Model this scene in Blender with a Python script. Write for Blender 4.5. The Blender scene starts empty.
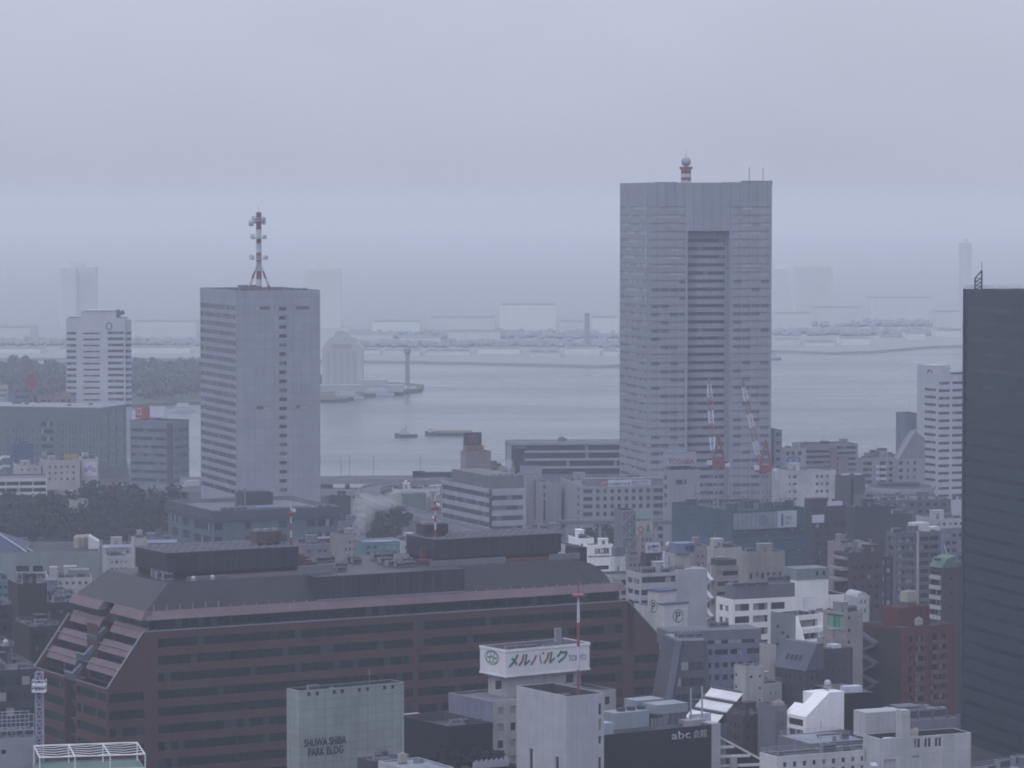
SKY_STRENGTH = .15
SUN_STRENGTH = .6
EXPOSURE = .42
HAZE_TOP = 190.0
HAZE_DENSITY = .00020
HAZE_COLOR = (.68, .745, .855, 1)
HAZE_ABSORB = (.4, .4, .4, 1)
OVERCAST = (2.46, 2.62, 3.30, 1)
WALL_TINT = (.66, .70, .83)  # cool cast of light and camera baked into base colours
DENOISE = True
import bpy, bmesh, math, random
from mathutils import Vector, Matrix

SC = bpy.context.scene
COL = SC.collection
F = 3500.0            # focal length in pixels of a 1024 px wide picture
EYE = 150.0           # height of the viewing platform
HOR = 208.0           # row of the horizon
PITCH = math.atan((384.0 - HOR) / F)
CT, ST = math.cos(PITCH), math.sin(PITCH)
GZ = 3.0              # street level above the sea


def ray(px, py):
    u = (px - 512.0) / F
    v = (384.0 - py) / F
    return u, CT + v * ST, -ST + v * CT


def at(px, py, d):
    """world point seen at a pixel, at distance d in front"""
    x, y, z = ray(px, py)
    t = d / y
    return Vector((x * t, d, EYE + z * t))


def on(px, py, z):
    """world point seen at a pixel, on the level z"""
    x, y, zz = ray(px, py)
    t = (z - EYE) / zz
    return Vector((x * t, y * t, z))


# ------------------------------------------------------------------ materials
MATS = {}


def nmat(name):
    m = bpy.data.materials.new(name)
    m.use_nodes = True
    nt = m.node_tree
    for n in list(nt.nodes):
        nt.nodes.remove(n)
    out = nt.nodes.new('ShaderNodeOutputMaterial')
    bs = nt.nodes.new('ShaderNodeBsdfPrincipled')
    nt.links.new(bs.outputs[0], out.inputs[0])
    return m, nt, bs


def N(nt, kind, **kw):
    n = nt.nodes.new(kind)
    for k, v in kw.items():
        setattr(n, k, v)
    return n


def math_node(nt, op, a, b=None):
    n = N(nt, 'ShaderNodeMath', operation=op)
    for i, s in enumerate((a, b)):
        if s is None:
            continue
        if isinstance(s, (int, float)):
            n.inputs[i].default_value = s
        else:
            nt.links.new(s, n.inputs[i])
    return n.outputs[0]


def mixc(nt, fac, a, b, mode='MIX'):
    n = N(nt, 'ShaderNodeMix', data_type='RGBA', blend_type=mode)
    for s, i in ((fac, 0), (a, 6), (b, 7)):
        if isinstance(s, (int, float)):
            n.inputs[i].default_value = s
        elif isinstance(s, tuple):
            n.inputs[i].default_value = (*s, 1) if len(s) == 3 else s
        else:
            nt.links.new(s, n.inputs[i])
    return n.outputs[2]


def noise(nt, vec, scale, detail=3.0, rough=.55):
    n = N(nt, 'ShaderNodeTexNoise')
    n.inputs['Scale'].default_value = scale
    n.inputs['Detail'].default_value = detail
    n.inputs['Roughness'].default_value = rough
    if vec is not None:
        nt.links.new(vec, n.inputs['Vector'])
    return n.outputs[0]


def remap(nt, s, a, b, c, d):
    n = N(nt, 'ShaderNodeMapRange')
    n.inputs[1].default_value = a; n.inputs[2].default_value = b
    n.inputs[3].default_value = c; n.inputs[4].default_value = d
    nt.links.new(s, n.inputs[0])
    return n.outputs[0]


def wall_mat(key, col, rough=.85, tile=None, joint=None, mortar=.75, streak=.17, blotch=.2, spec=.3, metal=0.0, tint=True):
    """weathered wall: blotches, rain streaks, optional joints (tile = width, height in metres)"""
    if key in MATS:
        return MATS[key]
    if tint: col = (col[0] * WALL_TINT[0], col[1] * WALL_TINT[1], col[2] * WALL_TINT[2])
    m, nt, bs = nmat(key)
    tc = N(nt, 'ShaderNodeTexCoord')
    oi = N(nt, 'ShaderNodeObjectInfo')
    off = N(nt, 'ShaderNodeVectorMath', operation='ADD')
    nt.links.new(tc.outputs['Object'], off.inputs[0])
    sc = math_node(nt, 'MULTIPLY', oi.outputs['Random'], 137.0)
    nt.links.new(sc, off.inputs[1])
    mp = N(nt, 'ShaderNodeMapping')
    mp.inputs['Scale'].default_value = (1.0, 1.0, .045)
    nt.links.new(off.outputs[0], mp.inputs[0])
    st = remap(nt, noise(nt, mp.outputs[0], .9, 4, .65), .35, .7, 1.0 - streak, 1.0)
    bl = remap(nt, noise(nt, off.outputs[0], .12, 4, .6), .3, .7, 1.0 - blotch, 1.0 + blotch * .5)
    k = math_node(nt, 'MULTIPLY', st, bl)
    c = mixc(nt, 1.0, col, k, 'MULTIPLY')
    if tile:
        sx = N(nt, 'ShaderNodeSeparateXYZ')
        nt.links.new(tc.outputs['Object'], sx.inputs[0])
        xy = math_node(nt, 'ADD', sx.outputs[0], sx.outputs[1])
        cb = N(nt, 'ShaderNodeCombineXYZ')
        nt.links.new(xy, cb.inputs[0]); nt.links.new(sx.outputs[2], cb.inputs[1])
        br = N(nt, 'ShaderNodeTexBrick')
        br.offset = 0.0
        br.inputs['Color1'].default_value = (1, 1, 1, 1)
        br.inputs['Color2'].default_value = (.9, .9, .9, 1)
        br.inputs['Mortar'].default_value = (mortar, mortar, mortar, 1)
        br.inputs['Scale'].default_value = 1.0
        br.inputs['Mortar Size'].default_value = joint or (.035 * min(tile) if min(tile) > .8 else .02)
        br.inputs['Brick Width'].default_value = tile[0]
        br.inputs['Row Height'].default_value = tile[1]
        nt.links.new(cb.outputs[0], br.inputs['Vector'])
        c = mixc(nt, 1.0, c, br.outputs[0], 'MULTIPLY')
    nt.links.new(c, bs.inputs['Base Color'])
    bs.inputs['Roughness'].default_value = rough
    bs.inputs['Specular IOR Level'].default_value = spec
    bs.inputs['Metallic'].default_value = metal
    MATS[key] = m
    return m


def plain(key, col, rough=.6, metal=0.0, var=.15):
    return wall_mat(key, col, rough, None, None, 1, var, var * .7, .4, metal)


def glass_mat(key, base=(.022, .027, .036), blind=(.30, .31, .33), pw=1.6, prob=.25, bar=.05, barcol=(.10, .105, .115)):
    """dark window glass cut into panes of width pw; some panes show blinds"""
    if key in MATS:
        return MATS[key]
    m, nt, bs = nmat(key)
    tc = N(nt, 'ShaderNodeTexCoord')
    oi = N(nt, 'ShaderNodeObjectInfo')
    sx = N(nt, 'ShaderNodeSeparateXYZ')
    nt.links.new(tc.outputs['Object'], sx.inputs[0])
    q = math_node(nt, 'DIVIDE', sx.outputs[0], pw)
    fl = math_node(nt, 'FLOOR', q)
    cb = N(nt, 'ShaderNodeCombineXYZ')
    nt.links.new(fl, cb.inputs[0])
    nt.links.new(math_node(nt, 'MULTIPLY', oi.outputs['Random'], 91.7), cb.inputs[1])
    wn = N(nt, 'ShaderNodeTexWhiteNoise', noise_dimensions='2D')
    nt.links.new(cb.outputs[0], wn.inputs['Vector'])
    sel = math_node(nt, 'LESS_THAN', wn.outputs[0], prob)
    shade = remap(nt, wn.outputs[0], 0, 1, .75, 1.5)
    gl = mixc(nt, 1.0, base, shade, 'MULTIPLY')
    amt = math_node(nt, 'MULTIPLY', sel, .7)
    c = mixc(nt, amt, gl, blind)
    fr = math_node(nt, 'FRACT', q)
    isb = math_node(nt, 'LESS_THAN', fr, bar / pw)
    c = mixc(nt, isb, c, barcol)
    nt.links.new(c, bs.inputs['Base Color'])
    bs.inputs['Roughness'].default_value = .22
    bs.inputs['Specular IOR Level'].default_value = .35
    MATS[key] = m
    return m


# ------------------------------------------------------------------ meshes
class MB:
    def __init__(self):
        self.v = []; self.f = []; self.mi = []; self.cur = 0

    def face(self, pts):
        i = len(self.v)
        self.v += [tuple(p) for p in pts]
        self.f.append(tuple(range(i, i + len(pts))))
        self.mi.append(self.cur)

    def box(self, x0, x1, y0, y1, z0, z1):
        p = [(x0, y0, z0), (x1, y0, z0), (x1, y1, z0), (x0, y1, z0), (x0, y0, z1), (x1, y0, z1), (x1, y1, z1), (x0, y1, z1)]
        i = len(self.v)
        self.v += p
        for q in ((0, 3, 2, 1), (4, 5, 6, 7), (0, 1, 5, 4), (1, 2, 6, 5), (2, 3, 7, 6), (3, 0, 4, 7)):
            self.f.append(tuple(i + k for k in q)); self.mi.append(self.cur)
        return self

    def prism(self, prof, axis, a0, a1):
        """profile extruded along an axis: axis 'y' -> prof (x,z); 'x' -> prof (y,z); 'z' -> prof (x,y)"""
        def P(p, a):
            return {'y': (p[0], a, p[1]), 'x': (a, p[0], p[1]), 'z': (p[0], p[1], a)}[axis]
        i = len(self.v); n = len(prof)
        self.v += [P(p, a0) for p in prof] + [P(p, a1) for p in prof]
        self.f.append(tuple(range(i, i + n))); self.mi.append(self.cur)
        self.f.append(tuple(range(i + 2 * n - 1, i + n - 1, -1))); self.mi.append(self.cur)
        for k in range(n):
            k2 = (k + 1) % n
            self.f.append((i + k, i + k2, i + n + k2, i + n + k)); self.mi.append(self.cur)
        return self

    def tube(self, p0, p1, r, n=6, r1=None):
        p0 = Vector(p0); p1 = Vector(p1); r1 = r if r1 is None else r1
        ax = (p1 - p0).normalized()
        up = Vector((0, 0, 1)) if abs(ax.z) < .9 else Vector((1, 0, 0))
        e1 = ax.cross(up).normalized(); e2 = ax.cross(e1)
        i = len(self.v)
        for p, rr in ((p0, r), (p1, r1)):
            for k in range(n):
                t = 2 * math.pi * k / n
                self.v.append(tuple(p + e1 * math.cos(t) * rr + e2 * math.sin(t) * rr))
        for k in range(n):
            k2 = (k + 1) % n
            self.f.append((i + k, i + k2, i + n + k2, i + n + k)); self.mi.append(self.cur)
        self.f.append(tuple(range(i + n - 1, i - 1, -1))); self.mi.append(self.cur)
        self.f.append(tuple(range(i + n, i + 2 * n))); self.mi.append(self.cur)
        return self

    def bar(self, p0, p1, w):
        return self.tube(p0, p1, w * .6, 4)

    def lathe(self, c, prof, n=16):
        """prof list of (r, z) about a vertical axis through c"""
        i = len(self.v); m = len(prof)
        for r, z in prof:
            for k in range(n):
                t = 2 * math.pi * k / n
                self.v.append((c[0] + r * math.cos(t), c[1] + r * math.sin(t), c[2] + z))
        for j in range(m - 1):
            for k in range(n):
                k2 = (k + 1) % n
                self.f.append((i + j * n + k, i + j * n + k2, i + (j + 1) * n + k2, i + (j + 1) * n + k)); self.mi.append(self.cur)
        self.f.append(tuple(range(i + n - 1, i - 1, -1))); self.mi.append(self.cur)
        self.f.append(tuple(range(i + (m - 1) * n, i + m * n))); self.mi.append(self.cur)
        return self

    def ball(self, c, r, n=14):
        return self.lathe(c, [(max(.01, r * math.sin(math.pi * k / 8)), -r * math.cos(math.pi * k / 8)) for k in range(9)], n)

    def facade(self, o, dr, W, z0, z1, holes, depth=.25):
        """wall face from o=(x,y) along dr, inward normal = dr turned left; rectangular holes with reveals"""
        dx, dy = dr; nx, ny = -dy, dx
        xs = sorted({0.0, W} | {h[0] for h in holes} | {h[1] for h in holes})
        zs = sorted({z0, z1} | {h[2] for h in holes} | {h[3] for h in holes})
        ix = {x: i for i, x in enumerate(xs)}; iz = {z: i for i, z in enumerate(zs)}
        void = set()
        for h in holes:
            for i in range(ix[h[0]], ix[h[1]]):
                for j in range(iz[h[2]], iz[h[3]]):
                    void.add((i, j))
        def P(x, z, q=0.0):
            return (o[0] + dx * x + nx * q, o[1] + dy * x + ny * q, z)
        for j in range(len(zs) - 1):
            i = 0
            while i < len(xs) - 1:
                if (i, j) in void:
                    i += 1; continue
                k = i
                while k < len(xs) - 1 and (k, j) not in void:
                    k += 1
                self.face([P(xs[i], zs[j]), P(xs[k], zs[j]), P(xs[k], zs[j + 1]), P(xs[i], zs[j + 1])])
                i = k
        for a, b, c, e in ((h[0], h[1], h[2], h[3]) for h in holes):
            q = depth
            self.face([P(a, c), P(b, c), P(b, c, q), P(a, c, q)])
            self.face([P(a, e), P(a, e, q), P(b, e, q), P(b, e)])
            self.face([P(a, c), P(a, c, q), P(a, e, q), P(a, e)])
            self.face([P(b, c), P(b, e), P(b, e, q), P(b, c, q)])
        return self

    def mesh(self, name, mats):
        me = bpy.data.meshes.new(name)
        me.from_pydata(self.v, [], self.f)
        if not isinstance(mats, (list, tuple)):
            mats = [mats]
        for m in mats:
            me.materials.append(m)
        if len(mats) > 1:
            me.polygons.foreach_set('material_index', self.mi)
        me.update()
        return me

    def build(self, name, mats, parent=None, loc=(0, 0, 0), rz=0.0):
        return link(name, self.mesh(name, mats), parent, loc, rz)


def link(name, data, parent=None, loc=(0, 0, 0), rz=0.0):
    o = bpy.data.objects.new(name, data)
    COL.objects.link(o)
    o.location = loc
    o.rotation_euler = (0, 0, rz)
    if parent is not None:
        o.parent = parent
    return o


def smooth(o):
    o.data.polygons.foreach_set('use_smooth', [True] * len(o.data.polygons))
    return o


def tag(o, label=None, cat=None, group=None, kind=None):
    if label: o['label'] = label
    if cat: o['category'] = cat
    if group: o['group'] = group
    if kind: o['kind'] = kind
    return o


def empty(name, label, cat, loc, rz=0.0, group=None):
    o = link(name, None, None, loc, rz)
    return tag(o, label, cat, group)


# cached small roof pieces, all standing on z = 0 with a corner at the origin
CACHE = {}


def cached(key, fn):
    if key not in CACHE:
        CACHE[key] = fn()
    return CACHE[key]


def ac_mesh(w, d, h):
    def mk():
        m = MB(); m.box(0, w, 0, d, .15, h)
        m.box(.1, w - .1, .1, d - .1, 0, .15)
        n = max(1, round(w / d))
        m.cur = 1
        for k in range(n):
            m.tube(((k + .5) * w / n, d / 2, h), ((k + .5) * w / n, d / 2, h + .12), min(w / n, d) * .4, 10)
        if h > 1:
            m.box(.12, w - .12, -.03, 0, h * .3, h * .85)
        return m.mesh('air_conditioner', [plain('unit casing', (.27, .28, .285), .55), plain('unit grille', (.07, .07, .075), .7)])
    return cached(('ac', w, d, h), mk)


def tank_mesh(w, d, h, leg=1.0, col='tank cream', rgb=(.50, .46, .36)):
    def mk():
        m = MB(); m.box(0, w, 0, d, leg, leg + h)
        n = max(2, int(w / 1.0))
        for k in range(n + 1):
            x = k * w / n
            m.box(x - .05, x + .05, -.05, d + .05, leg - .02, leg + h + .05)
        m.tube((w * .5, d * .5, leg + h), (w * .5, d * .5, leg + h + .35), .4, 10)
        m.cur = 1
        for x in (.2, w - .2):
            for y in (.2, d - .2):
                m.box(x - .1, x + .1, y - .1, y + .1, 0, leg)
        m.box(0, w, .1, .2, leg * .45, leg * .55)
        return m.mesh('water_tank', [plain(col, rgb, .6, 0, .3), plain('steel grey', (.22, .22, .23), .6)])
    return cached(('tank', w, d, h, leg, col), mk)


def ball_tank_mesh(r, col='tank white', rgb=(.62, .62, .60)):
    def mk():
        m = MB(); m.ball((0, 0, r * 2.0), r)
        m.tube((0, 0, 0), (0, 0, r * 1.1), r * .3, 8)
        m.tube((0, 0, r * .9), (0, 0, r * 1.05), r * 1.2, 12)
        return m.mesh('water_tank', plain(col, rgb, .5, 0, .2))
    return cached(('ball', r), mk)


def shed_mesh(w, d, h, key):
    def mk():
        m = MB(); m.box(0, w, 0, d, 0, h)
        m.box(-.15, w + .15, -.15, d + .15, h, h + .2)
        m.cur = 1
        m.box(w * .3, w * .3 + min(1.0, w * .4), -.04, 0, .1, min(2.1, h * .85))
        return m.mesh('stair_house', [MATS[key], plain('door grey', (.20, .21, .22), .6)])
    return cached(('shed', w, d, h, key), mk)


def rail_mesh(pts, h=1.1, r=.035):
    m = MB()
    for a, b in zip(pts[:-1], pts[1:]):
        a = Vector(a); b = Vector(b)
        n = max(1, int((b - a).length / 2.0))
        for z in (h, h * .5):
            m.bar(a + Vector((0, 0, z)), b + Vector((0, 0, z)), r * 1.6)
        for k in range(n + 1):
            p = a.lerp(b, k / n)
            m.bar(p, p + Vector((0, 0, h)), r * 1.6)
    return m


def text_mesh(s, w, h, mat, depth=.08, shear=0.0, bold=.018, name='lettering'):
    """raised letters standing in the x-z plane, facing -y, fitted into w x h from the origin"""
    cu = bpy.data.curves.new('letters', 'FONT')
    cu.body = s; cu.size = 1.0; cu.shear = shear; cu.resolution_u = 3
    cu.extrude = 0.0
    cu.offset = bold
    ob = bpy.data.objects.new('letters', cu)
    COL.objects.link(ob)
    bpy.context.view_layer.update()
    dg = bpy.context.evaluated_depsgraph_get()
    me = bpy.data.meshes.new_from_object(ob.evaluated_get(dg))
    bpy.data.objects.remove(ob)
    bpy.data.curves.remove(cu)
    if len(me.vertices) == 0:
        return None
    bm = bmesh.new(); bm.from_mesh(me)
    x0 = min(v.co.x for v in bm.verts); x1 = max(v.co.x for v in bm.verts)
    y0 = min(v.co.y for v in bm.verts); y1 = max(v.co.y for v in bm.verts)
    for v in bm.verts:
        x = (v.co.x - x0) / (x1 - x0) * w; z = (v.co.y - y0) / (y1 - y0) * h
        v.co = (x, -depth, z)
    r = bmesh.ops.extrude_face_region(bm, geom=bm.faces[:])
    for g in r['geom']:
        if isinstance(g, bmesh.types.BMVert):
            g.co.y = -.005
    bm.to_mesh(me); bm.free()
    me.materials.clear(); me.materials.append(mat)
    me.name = name
    return me


# ------------------------------------------------------------------ box buildings
FOOT = []     # footprints, for checking while building


class Building:
    """a building seen corner-on: pixel columns of its left edge, near corner and right edge, pixel row of
    its roof edge at that corner, distance and turn; local x runs along the right-hand face, local y along the left-hand face"""
    def __init__(s, name, label, xl, xc, xr, yt, d, a=29.0, wall='concrete', roof='roof grey', cat='building',
                 group=None, deep=None, wide=None, parapet=.9, ybot=None, zb=None, ytl=None):
        s.a = math.radians(a); s.d = d
        C = at(xc, yt, d); s.C = C
        ca, sa = math.cos(s.a), math.sin(s.a)
        s.k = C.x / d / ((xc - 512.0) / F) if abs(xc - 512) > 1 else 1.0
        ur = (xr - 512.0) / F * s.k; ul = (xl - 512.0) / F * s.k
        s.L = wide or (ur * d - C.x) / (ca - ur * sa)
        s.M = deep or (C.x - ul * d) / (sa + ul * ca)
        s.zb = GZ if zb is None else zb
        s.H = C.z - s.zb
        s.wall = wall; s.roofmat = roof; s.parapet = parapet
        s.root = empty(name, label, cat, (C.x, C.y, s.zb), s.a, group)
        s.holes = {'f': [], 'l': []}
        s.panes = []
        s.zmin = 0.0
        if ybot:
            s.zmin = max(0.0, at(512, ybot, d).z - s.zb)
        s.mat = Matrix.Translation((C.x, C.y, s.zb)) @ Matrix.Rotation(s.a, 4, 'Z')
        s.rf = None
        FOOT.append((name + ': ' + label, [(s.mat @ Vector(p))[:2] for p in ((0, 0, 0), (s.L, 0, 0), (s.L, s.M, 0), (0, s.M, 0))]))

    # pixel helpers
    def z(s, py):
        """local height of a pixel row at the near corner"""
        return at(512, py, s.d).z - s.zb

    def fx(s, px):
        """local x on the right-hand face of a pixel column"""
        u = (px - 512.0) / F * s.k
        return (u * s.d - s.C.x) / (math.cos(s.a) - u * math.sin(s.a))

    def fxd(s, px, y):
        """local x of a pixel column for something standing y behind the right-hand face"""
        u = (px - 512.0) / F * s.k
        ca, sa = math.cos(s.a), math.sin(s.a)
        return (u * (s.d + y * ca) - s.C.x + y * sa) / (ca - u * sa)

    def zd(s, py, x, y):
        """local height of a pixel row at a local x, y"""
        return at(512, py, s.d + x * math.sin(s.a) + y * math.cos(s.a)).z - s.zb

    def ly(s, px):
        """distance along the left-hand face from its far (left) end"""
        u = (px - 512.0) / F * s.k
        return s.M - (s.C.x - u * s.d) / (math.sin(s.a) + u * math.cos(s.a))

    def rows(s, y0, pitch, h, n):
        """n rows of height h px, first top at y0, pitch px -> local (z0, z1)"""
        return [(s.z(y0 + k * pitch + h), s.z(y0 + k * pitch)) for k in range(n) if s.z(y0 + k * pitch + h) > max(.3, s.zmin)]

    def cols(s, face, n, m0=.06, m1=None, fill=.6):
        W = s.L if face == 'f' else s.M
        m1 = m0 if m1 is None else m1
        a, b = W * m0, W * (1 - m1)
        p = (b - a) / n
        return [(a + p * k + p * (1 - fill) / 2, a + p * (k + 1) - p * (1 - fill) / 2) for k in range(n)]

    def px(s, face, *pairs):
        fn = s.fx if face == 'f' else s.ly
        return [(fn(a), fn(b)) for a, b in pairs]

    def win(s, face, cols, rows, glass='glass', name='window', skip=0.0, seed=1, depth=.3, kind=None):
        W = s.L if face == 'f' else s.M
        rnd = random.Random(seed)
        for z0, z1 in rows:
            for a, b in cols:
                a2, b2 = max(.05, a), min(W - .05, b)
                if b2 - a2 < .15 or rnd.random() < skip or z1 > s.H - .3:
                    continue
                a2, b2 = round(a2, 2), round(b2, 2); c, e = round(z0, 2), round(z1, 2)
                s.holes[face].append((a2, b2, c, e))
                s.panes.append((face, a2, b2, c, e, glass, name, kind, depth))
        return s

    def top(s, x, y, z=0.0):
        return s.mat @ Vector((x, y, s.H - s.parapet + .02 + z))

    def finish(s, mesh_extra=None, cap=True):
        L, M, H = s.L, s.M, s.H
        m = MB()
        dep = max([p[8] for p in s.panes], default=.3)
        m.facade((0, 0), (1, 0), L, 0.0, H, s.holes['f'], dep)
        m.facade((0, M), (0, -1), M, 0.0, H, s.holes['l'], dep)
        m.face([(L, 0, 0), (L, M, 0), (L, M, H), (L, 0, H)])
        m.face([(L, M, 0), (0, M, 0), (0, M, H), (L, M, H)])
        t = .3; zr = H - s.parapet
        if cap:
            ring = [(0, 0), (L, 0), (L, M), (0, M)]; inn = [(t, t), (L - t, t), (L - t, M - t), (t, M - t)]
            for k in range(4):
                k2 = (k + 1) % 4
                m.face([(*ring[k], H), (*ring[k2], H), (*inn[k2], H), (*inn[k], H)])
        if mesh_extra:
            mesh_extra(m)
        s.body = m.build('wall', MATS[s.wall], s.root)
        if cap:
            r = MB(); r.box(t - .02, L - t + .02, t - .02, M - t + .02, zr - .3, zr)
            for k in range(4):
                k2 = (k + 1) % 4
                r.face([(*inn[k], H - .004), (*inn[k2], H - .004), (*inn[k2], zr), (*inn[k], zr)])
            s.rf = r.build('roof', MATS[s.roofmat], s.root)
        for face, a, b, c, e, g, name, kind, depth in s.panes:
            w, h = round(b - a, 2), round(e - c, 2)
            def mk():
                q = MB(); q.box(-.02, w + .02, 0, .05, -.02, h + .02)
                return q.mesh('window', MATS[g])
            me = cached(('pane', w, h, g), mk)
            if face == 'f':
                o = link(name, me, s.root, (a, dep - .01, c), 0.0)
            else:
                o = link(name, me, s.root, (dep - .01, M - a, c), -math.pi / 2)
            if kind: o['kind'] = kind
        return s

    # roof furniture, children of the roof
    def put(s, name, me, x, y, z=0.0, rz=0.0):
        o = link(name, me, s.rf or s.root, (x, y, s.H - s.parapet + z), rz)
        return o

    def shed(s, x, y, w, d, h, key=None):
        return s.put('stair_house', shed_mesh(w, d, h, key or s.wall), x, y)

    def ac(s, x, y, n=1, w=1.8, d=1.0, h=1.6, pitch=None, along='x'):
        for k in range(n):
            p = (pitch or w + .4) * k
            s.put('air_conditioner', ac_mesh(w, d, h), x + (p if along == 'x' else 0), y + (p if along == 'y' else 0))

    def tank(s, x, y, w=3.0, d=2.0, h=2.0, leg=1.0, col='tank cream', rgb=(.50, .46, .36)):
        return s.put('water_tank', tank_mesh(w, d, h, leg, col, rgb), x, y)

    def rail(s, h=1.0, inset=.15):
        i = inset; zz = s.parapet
        return s.put('railing', rail_mesh([(i, i, zz), (s.L - i, i, zz), (s.L - i, s.M - i, zz), (i, s.M - i, zz), (i, i, zz)], h).mesh('railing', plain('rail steel', (.35, .36, .37), .5)), 0, 0)

    def clutter(s, seed, n=5, shed=True, tank=False, ant=True):
        """stair house, cooling units, ducts and aerials strewn over the roof"""
        r = random.Random(seed); L, M = s.L, s.M
        if L < 4 or M < 4:
            return s
        used = []
        def free(x, y, w, d):
            for a, b, c, e in used:
                if x < a + c + .3 and a < x + w + .3 and y < b + e + .3 and b < y + d + .3:
                    return False
            return .5 < x and x + w < L - .5 and .5 < y and y + d < M - .5
        def spot(w, d):
            for _ in range(25):
                x = r.uniform(.6, max(.7, L - w - .6)); y = r.uniform(.6, max(.7, M - d - .6))
                if free(x, y, w, d):
                    used.append((x, y, w, d)); return x, y
        if shed:
            w, d, h = round(min(L * .35, r.uniform(3, 5)), 1), round(min(M * .4, r.uniform(3, 5)), 1), round(r.uniform(2.4, 3.2), 1)
            q = spot(w, d)
            if q: s.shed(q[0], q[1], w, d, h)
        if tank:
            q = spot(3, 2)
            if q: s.tank(*q)
        for k in range(n):
            w, d, h = r.choice([(1.8, .9, 1.5), (2.6, 1.0, 1.8), (1.2, .8, 1.2), (3.2, 1.6, 2.2), (.9, .5, .9)])
            q = spot(w, d)
            if q: s.put('air_conditioner', ac_mesh(w, d, h), *q)
        for k in range(max(1, n // 3)):
            w = round(r.uniform(2, min(7, L * .6)), 1)
            q = spot(w, .6)
            if q:
                def mk():
                    m = MB(); m.box(0, w, 0, .5, .4, .9)
                    for x in (.2, w - .3): m.box(x, x + .1, .1, .4, 0, .4)
                    return m.mesh('duct', plain('duct zinc', (.34, .35, .36), .45))
                s.put('duct', cached(('duct', w), mk), *q)
        if ant:
            q = spot(.4, .4)
            if q:
                def mk2():
                    m = MB(); m.tube((0, 0, 0), (0, 0, 4.5), .05, 5)
                    for k in range(4): m.bar((-.6 + k * .1, 0, 3.2 + k * .35), (.6 - k * .1, 0, 3.2 + k * .35), .04)
                    return m.mesh('aerial', plain('rail steel', (.35, .36, .37), .5))
                s.put('aerial', cached('aerial', mk2), *q)
        return s


def pane(parent, x0, x1, y, z0, z1, glass='glass', name='window', th=.06, proud=.02):
    """a window set in the plane y of a part, facing -y"""
    w, h = round(x1 - x0, 2), round(z1 - z0, 2)
    def mk():
        q = MB(); q.box(0, w, 0, th, 0, h)
        return q.mesh('window', MATS[glass])
    return link(name, cached(('pp', w, h, glass, th), mk), parent, (x0, y - proud, z0))


def striped_mast(name, label, base, h, bands, r=.35, extras=None, group=None, cat='antenna mast', colors=None):
    """red and white mast: one mesh per thing body plus platforms"""
    root = empty(name, label, cat, base, 0, group)
    red = plain('mast red', (.36, .06, .065), .5); white = plain('mast white', (.72, .72, .72), .5)
    m = MB(); n = bands
    for k in range(n):
        m.cur = k % 2
        m.tube((0, 0, h * k / n), (0, 0, h * (k + 1) / n), r * (1 - .35 * k / n), 8, r * (1 - .35 * (k + 1) / n))
    m.build('pole', [red, white], root)
    return root, red, white
# ------------------------------------------------------------------ camera, light, air
cam_d = bpy.data.cameras.new('camera')
cam_d.sensor_width = 36.0
cam_d.lens = F / 1024.0 * 36.0
cam_d.clip_start = 5.0
cam_d.clip_end = 30000.0
cam = bpy.data.objects.new('camera', cam_d)
COL.objects.link(cam)
cam.location = (0, 0, EYE)
cam.rotation_euler = (math.pi / 2 - PITCH, 0, 0)
SC.camera = cam

SUN_EL, SUN_AZ = 52.0, 215.0      # degrees; azimuth clockwise from +Y: behind the viewer, to the left
world = bpy.data.worlds.new("World")
SC.world = world
world.use_nodes = True
wt = world.node_tree
for n in list(wt.nodes):
    wt.nodes.remove(n)
wo = N(wt, 'ShaderNodeOutputWorld')
bg = N(wt, 'ShaderNodeBackground')
sky = N(wt, 'ShaderNodeTexSky')
sky.sky_type = 'NISHITA'
sky.sun_disc = False
sky.sun_elevation = math.radians(SUN_EL)
sky.sun_rotation = math.radians(SUN_AZ)
sky.air_density = 1.0
sky.dust_density = 4.0
sky.ozone_density = 1.0
hs = N(wt, 'ShaderNodeHueSaturation')
hs.inputs['Saturation'].default_value = .30
wt.links.new(sky.outputs[0], hs.inputs['Color'])
# thick even cloud: pale layers, a little darker higher up, with a bluish cast
tcw = N(wt, 'ShaderNodeTexCoord')
mpw = N(wt, 'ShaderNodeMapping')
mpw.inputs['Location'].default_value = (3.1, .7, 5.3)
mpw.inputs['Scale'].default_value = (5.0, 5.0, 11.0)
wt.links.new(tcw.outputs['Generated'], mpw.inputs[0])
cl = noise(wt, mpw.outputs[0], 2.2, 4, .5)
cl = remap(wt, cl, .3, .7, .965, 1.035)
cloud = mixc(wt, 1.0, OVERCAST, cl, 'MULTIPLY')
# an overcast sky is brighter overhead than at the horizon
sxw = N(wt, 'ShaderNodeSeparateXYZ')
wt.links.new(tcw.outputs['Generated'], sxw.inputs[0])
up = remap(wt, sxw.outputs[2], 0.0, 1.0, 1.025, 2.1)
cloud = mixc(wt, 1.0, cloud, up, 'MULTIPLY')
skyc = mixc(wt, .88, hs.outputs[0], cloud)
wt.links.new(skyc, bg.inputs['Color'])
bg.inputs['Strength'].default_value = SKY_STRENGTH
wt.links.new(bg.outputs[0], wo.inputs[0])

sd = bpy.data.lights.new('sun', 'SUN')
sd.energy = SUN_STRENGTH
sd.angle = math.radians(25.0)
sd.color = (1.0, .97, .95)
so = bpy.data.objects.new('sun', sd)
COL.objects.link(so)
az, el = math.radians(SUN_AZ), math.radians(SUN_EL)
to_sun = Vector((math.sin(az) * math.cos(el), math.cos(az) * math.cos(el), math.sin(el)))
so.rotation_euler = (-to_sun).to_track_quat('-Z', 'Y').to_euler()
so.location = (0, 0, 900)

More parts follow.
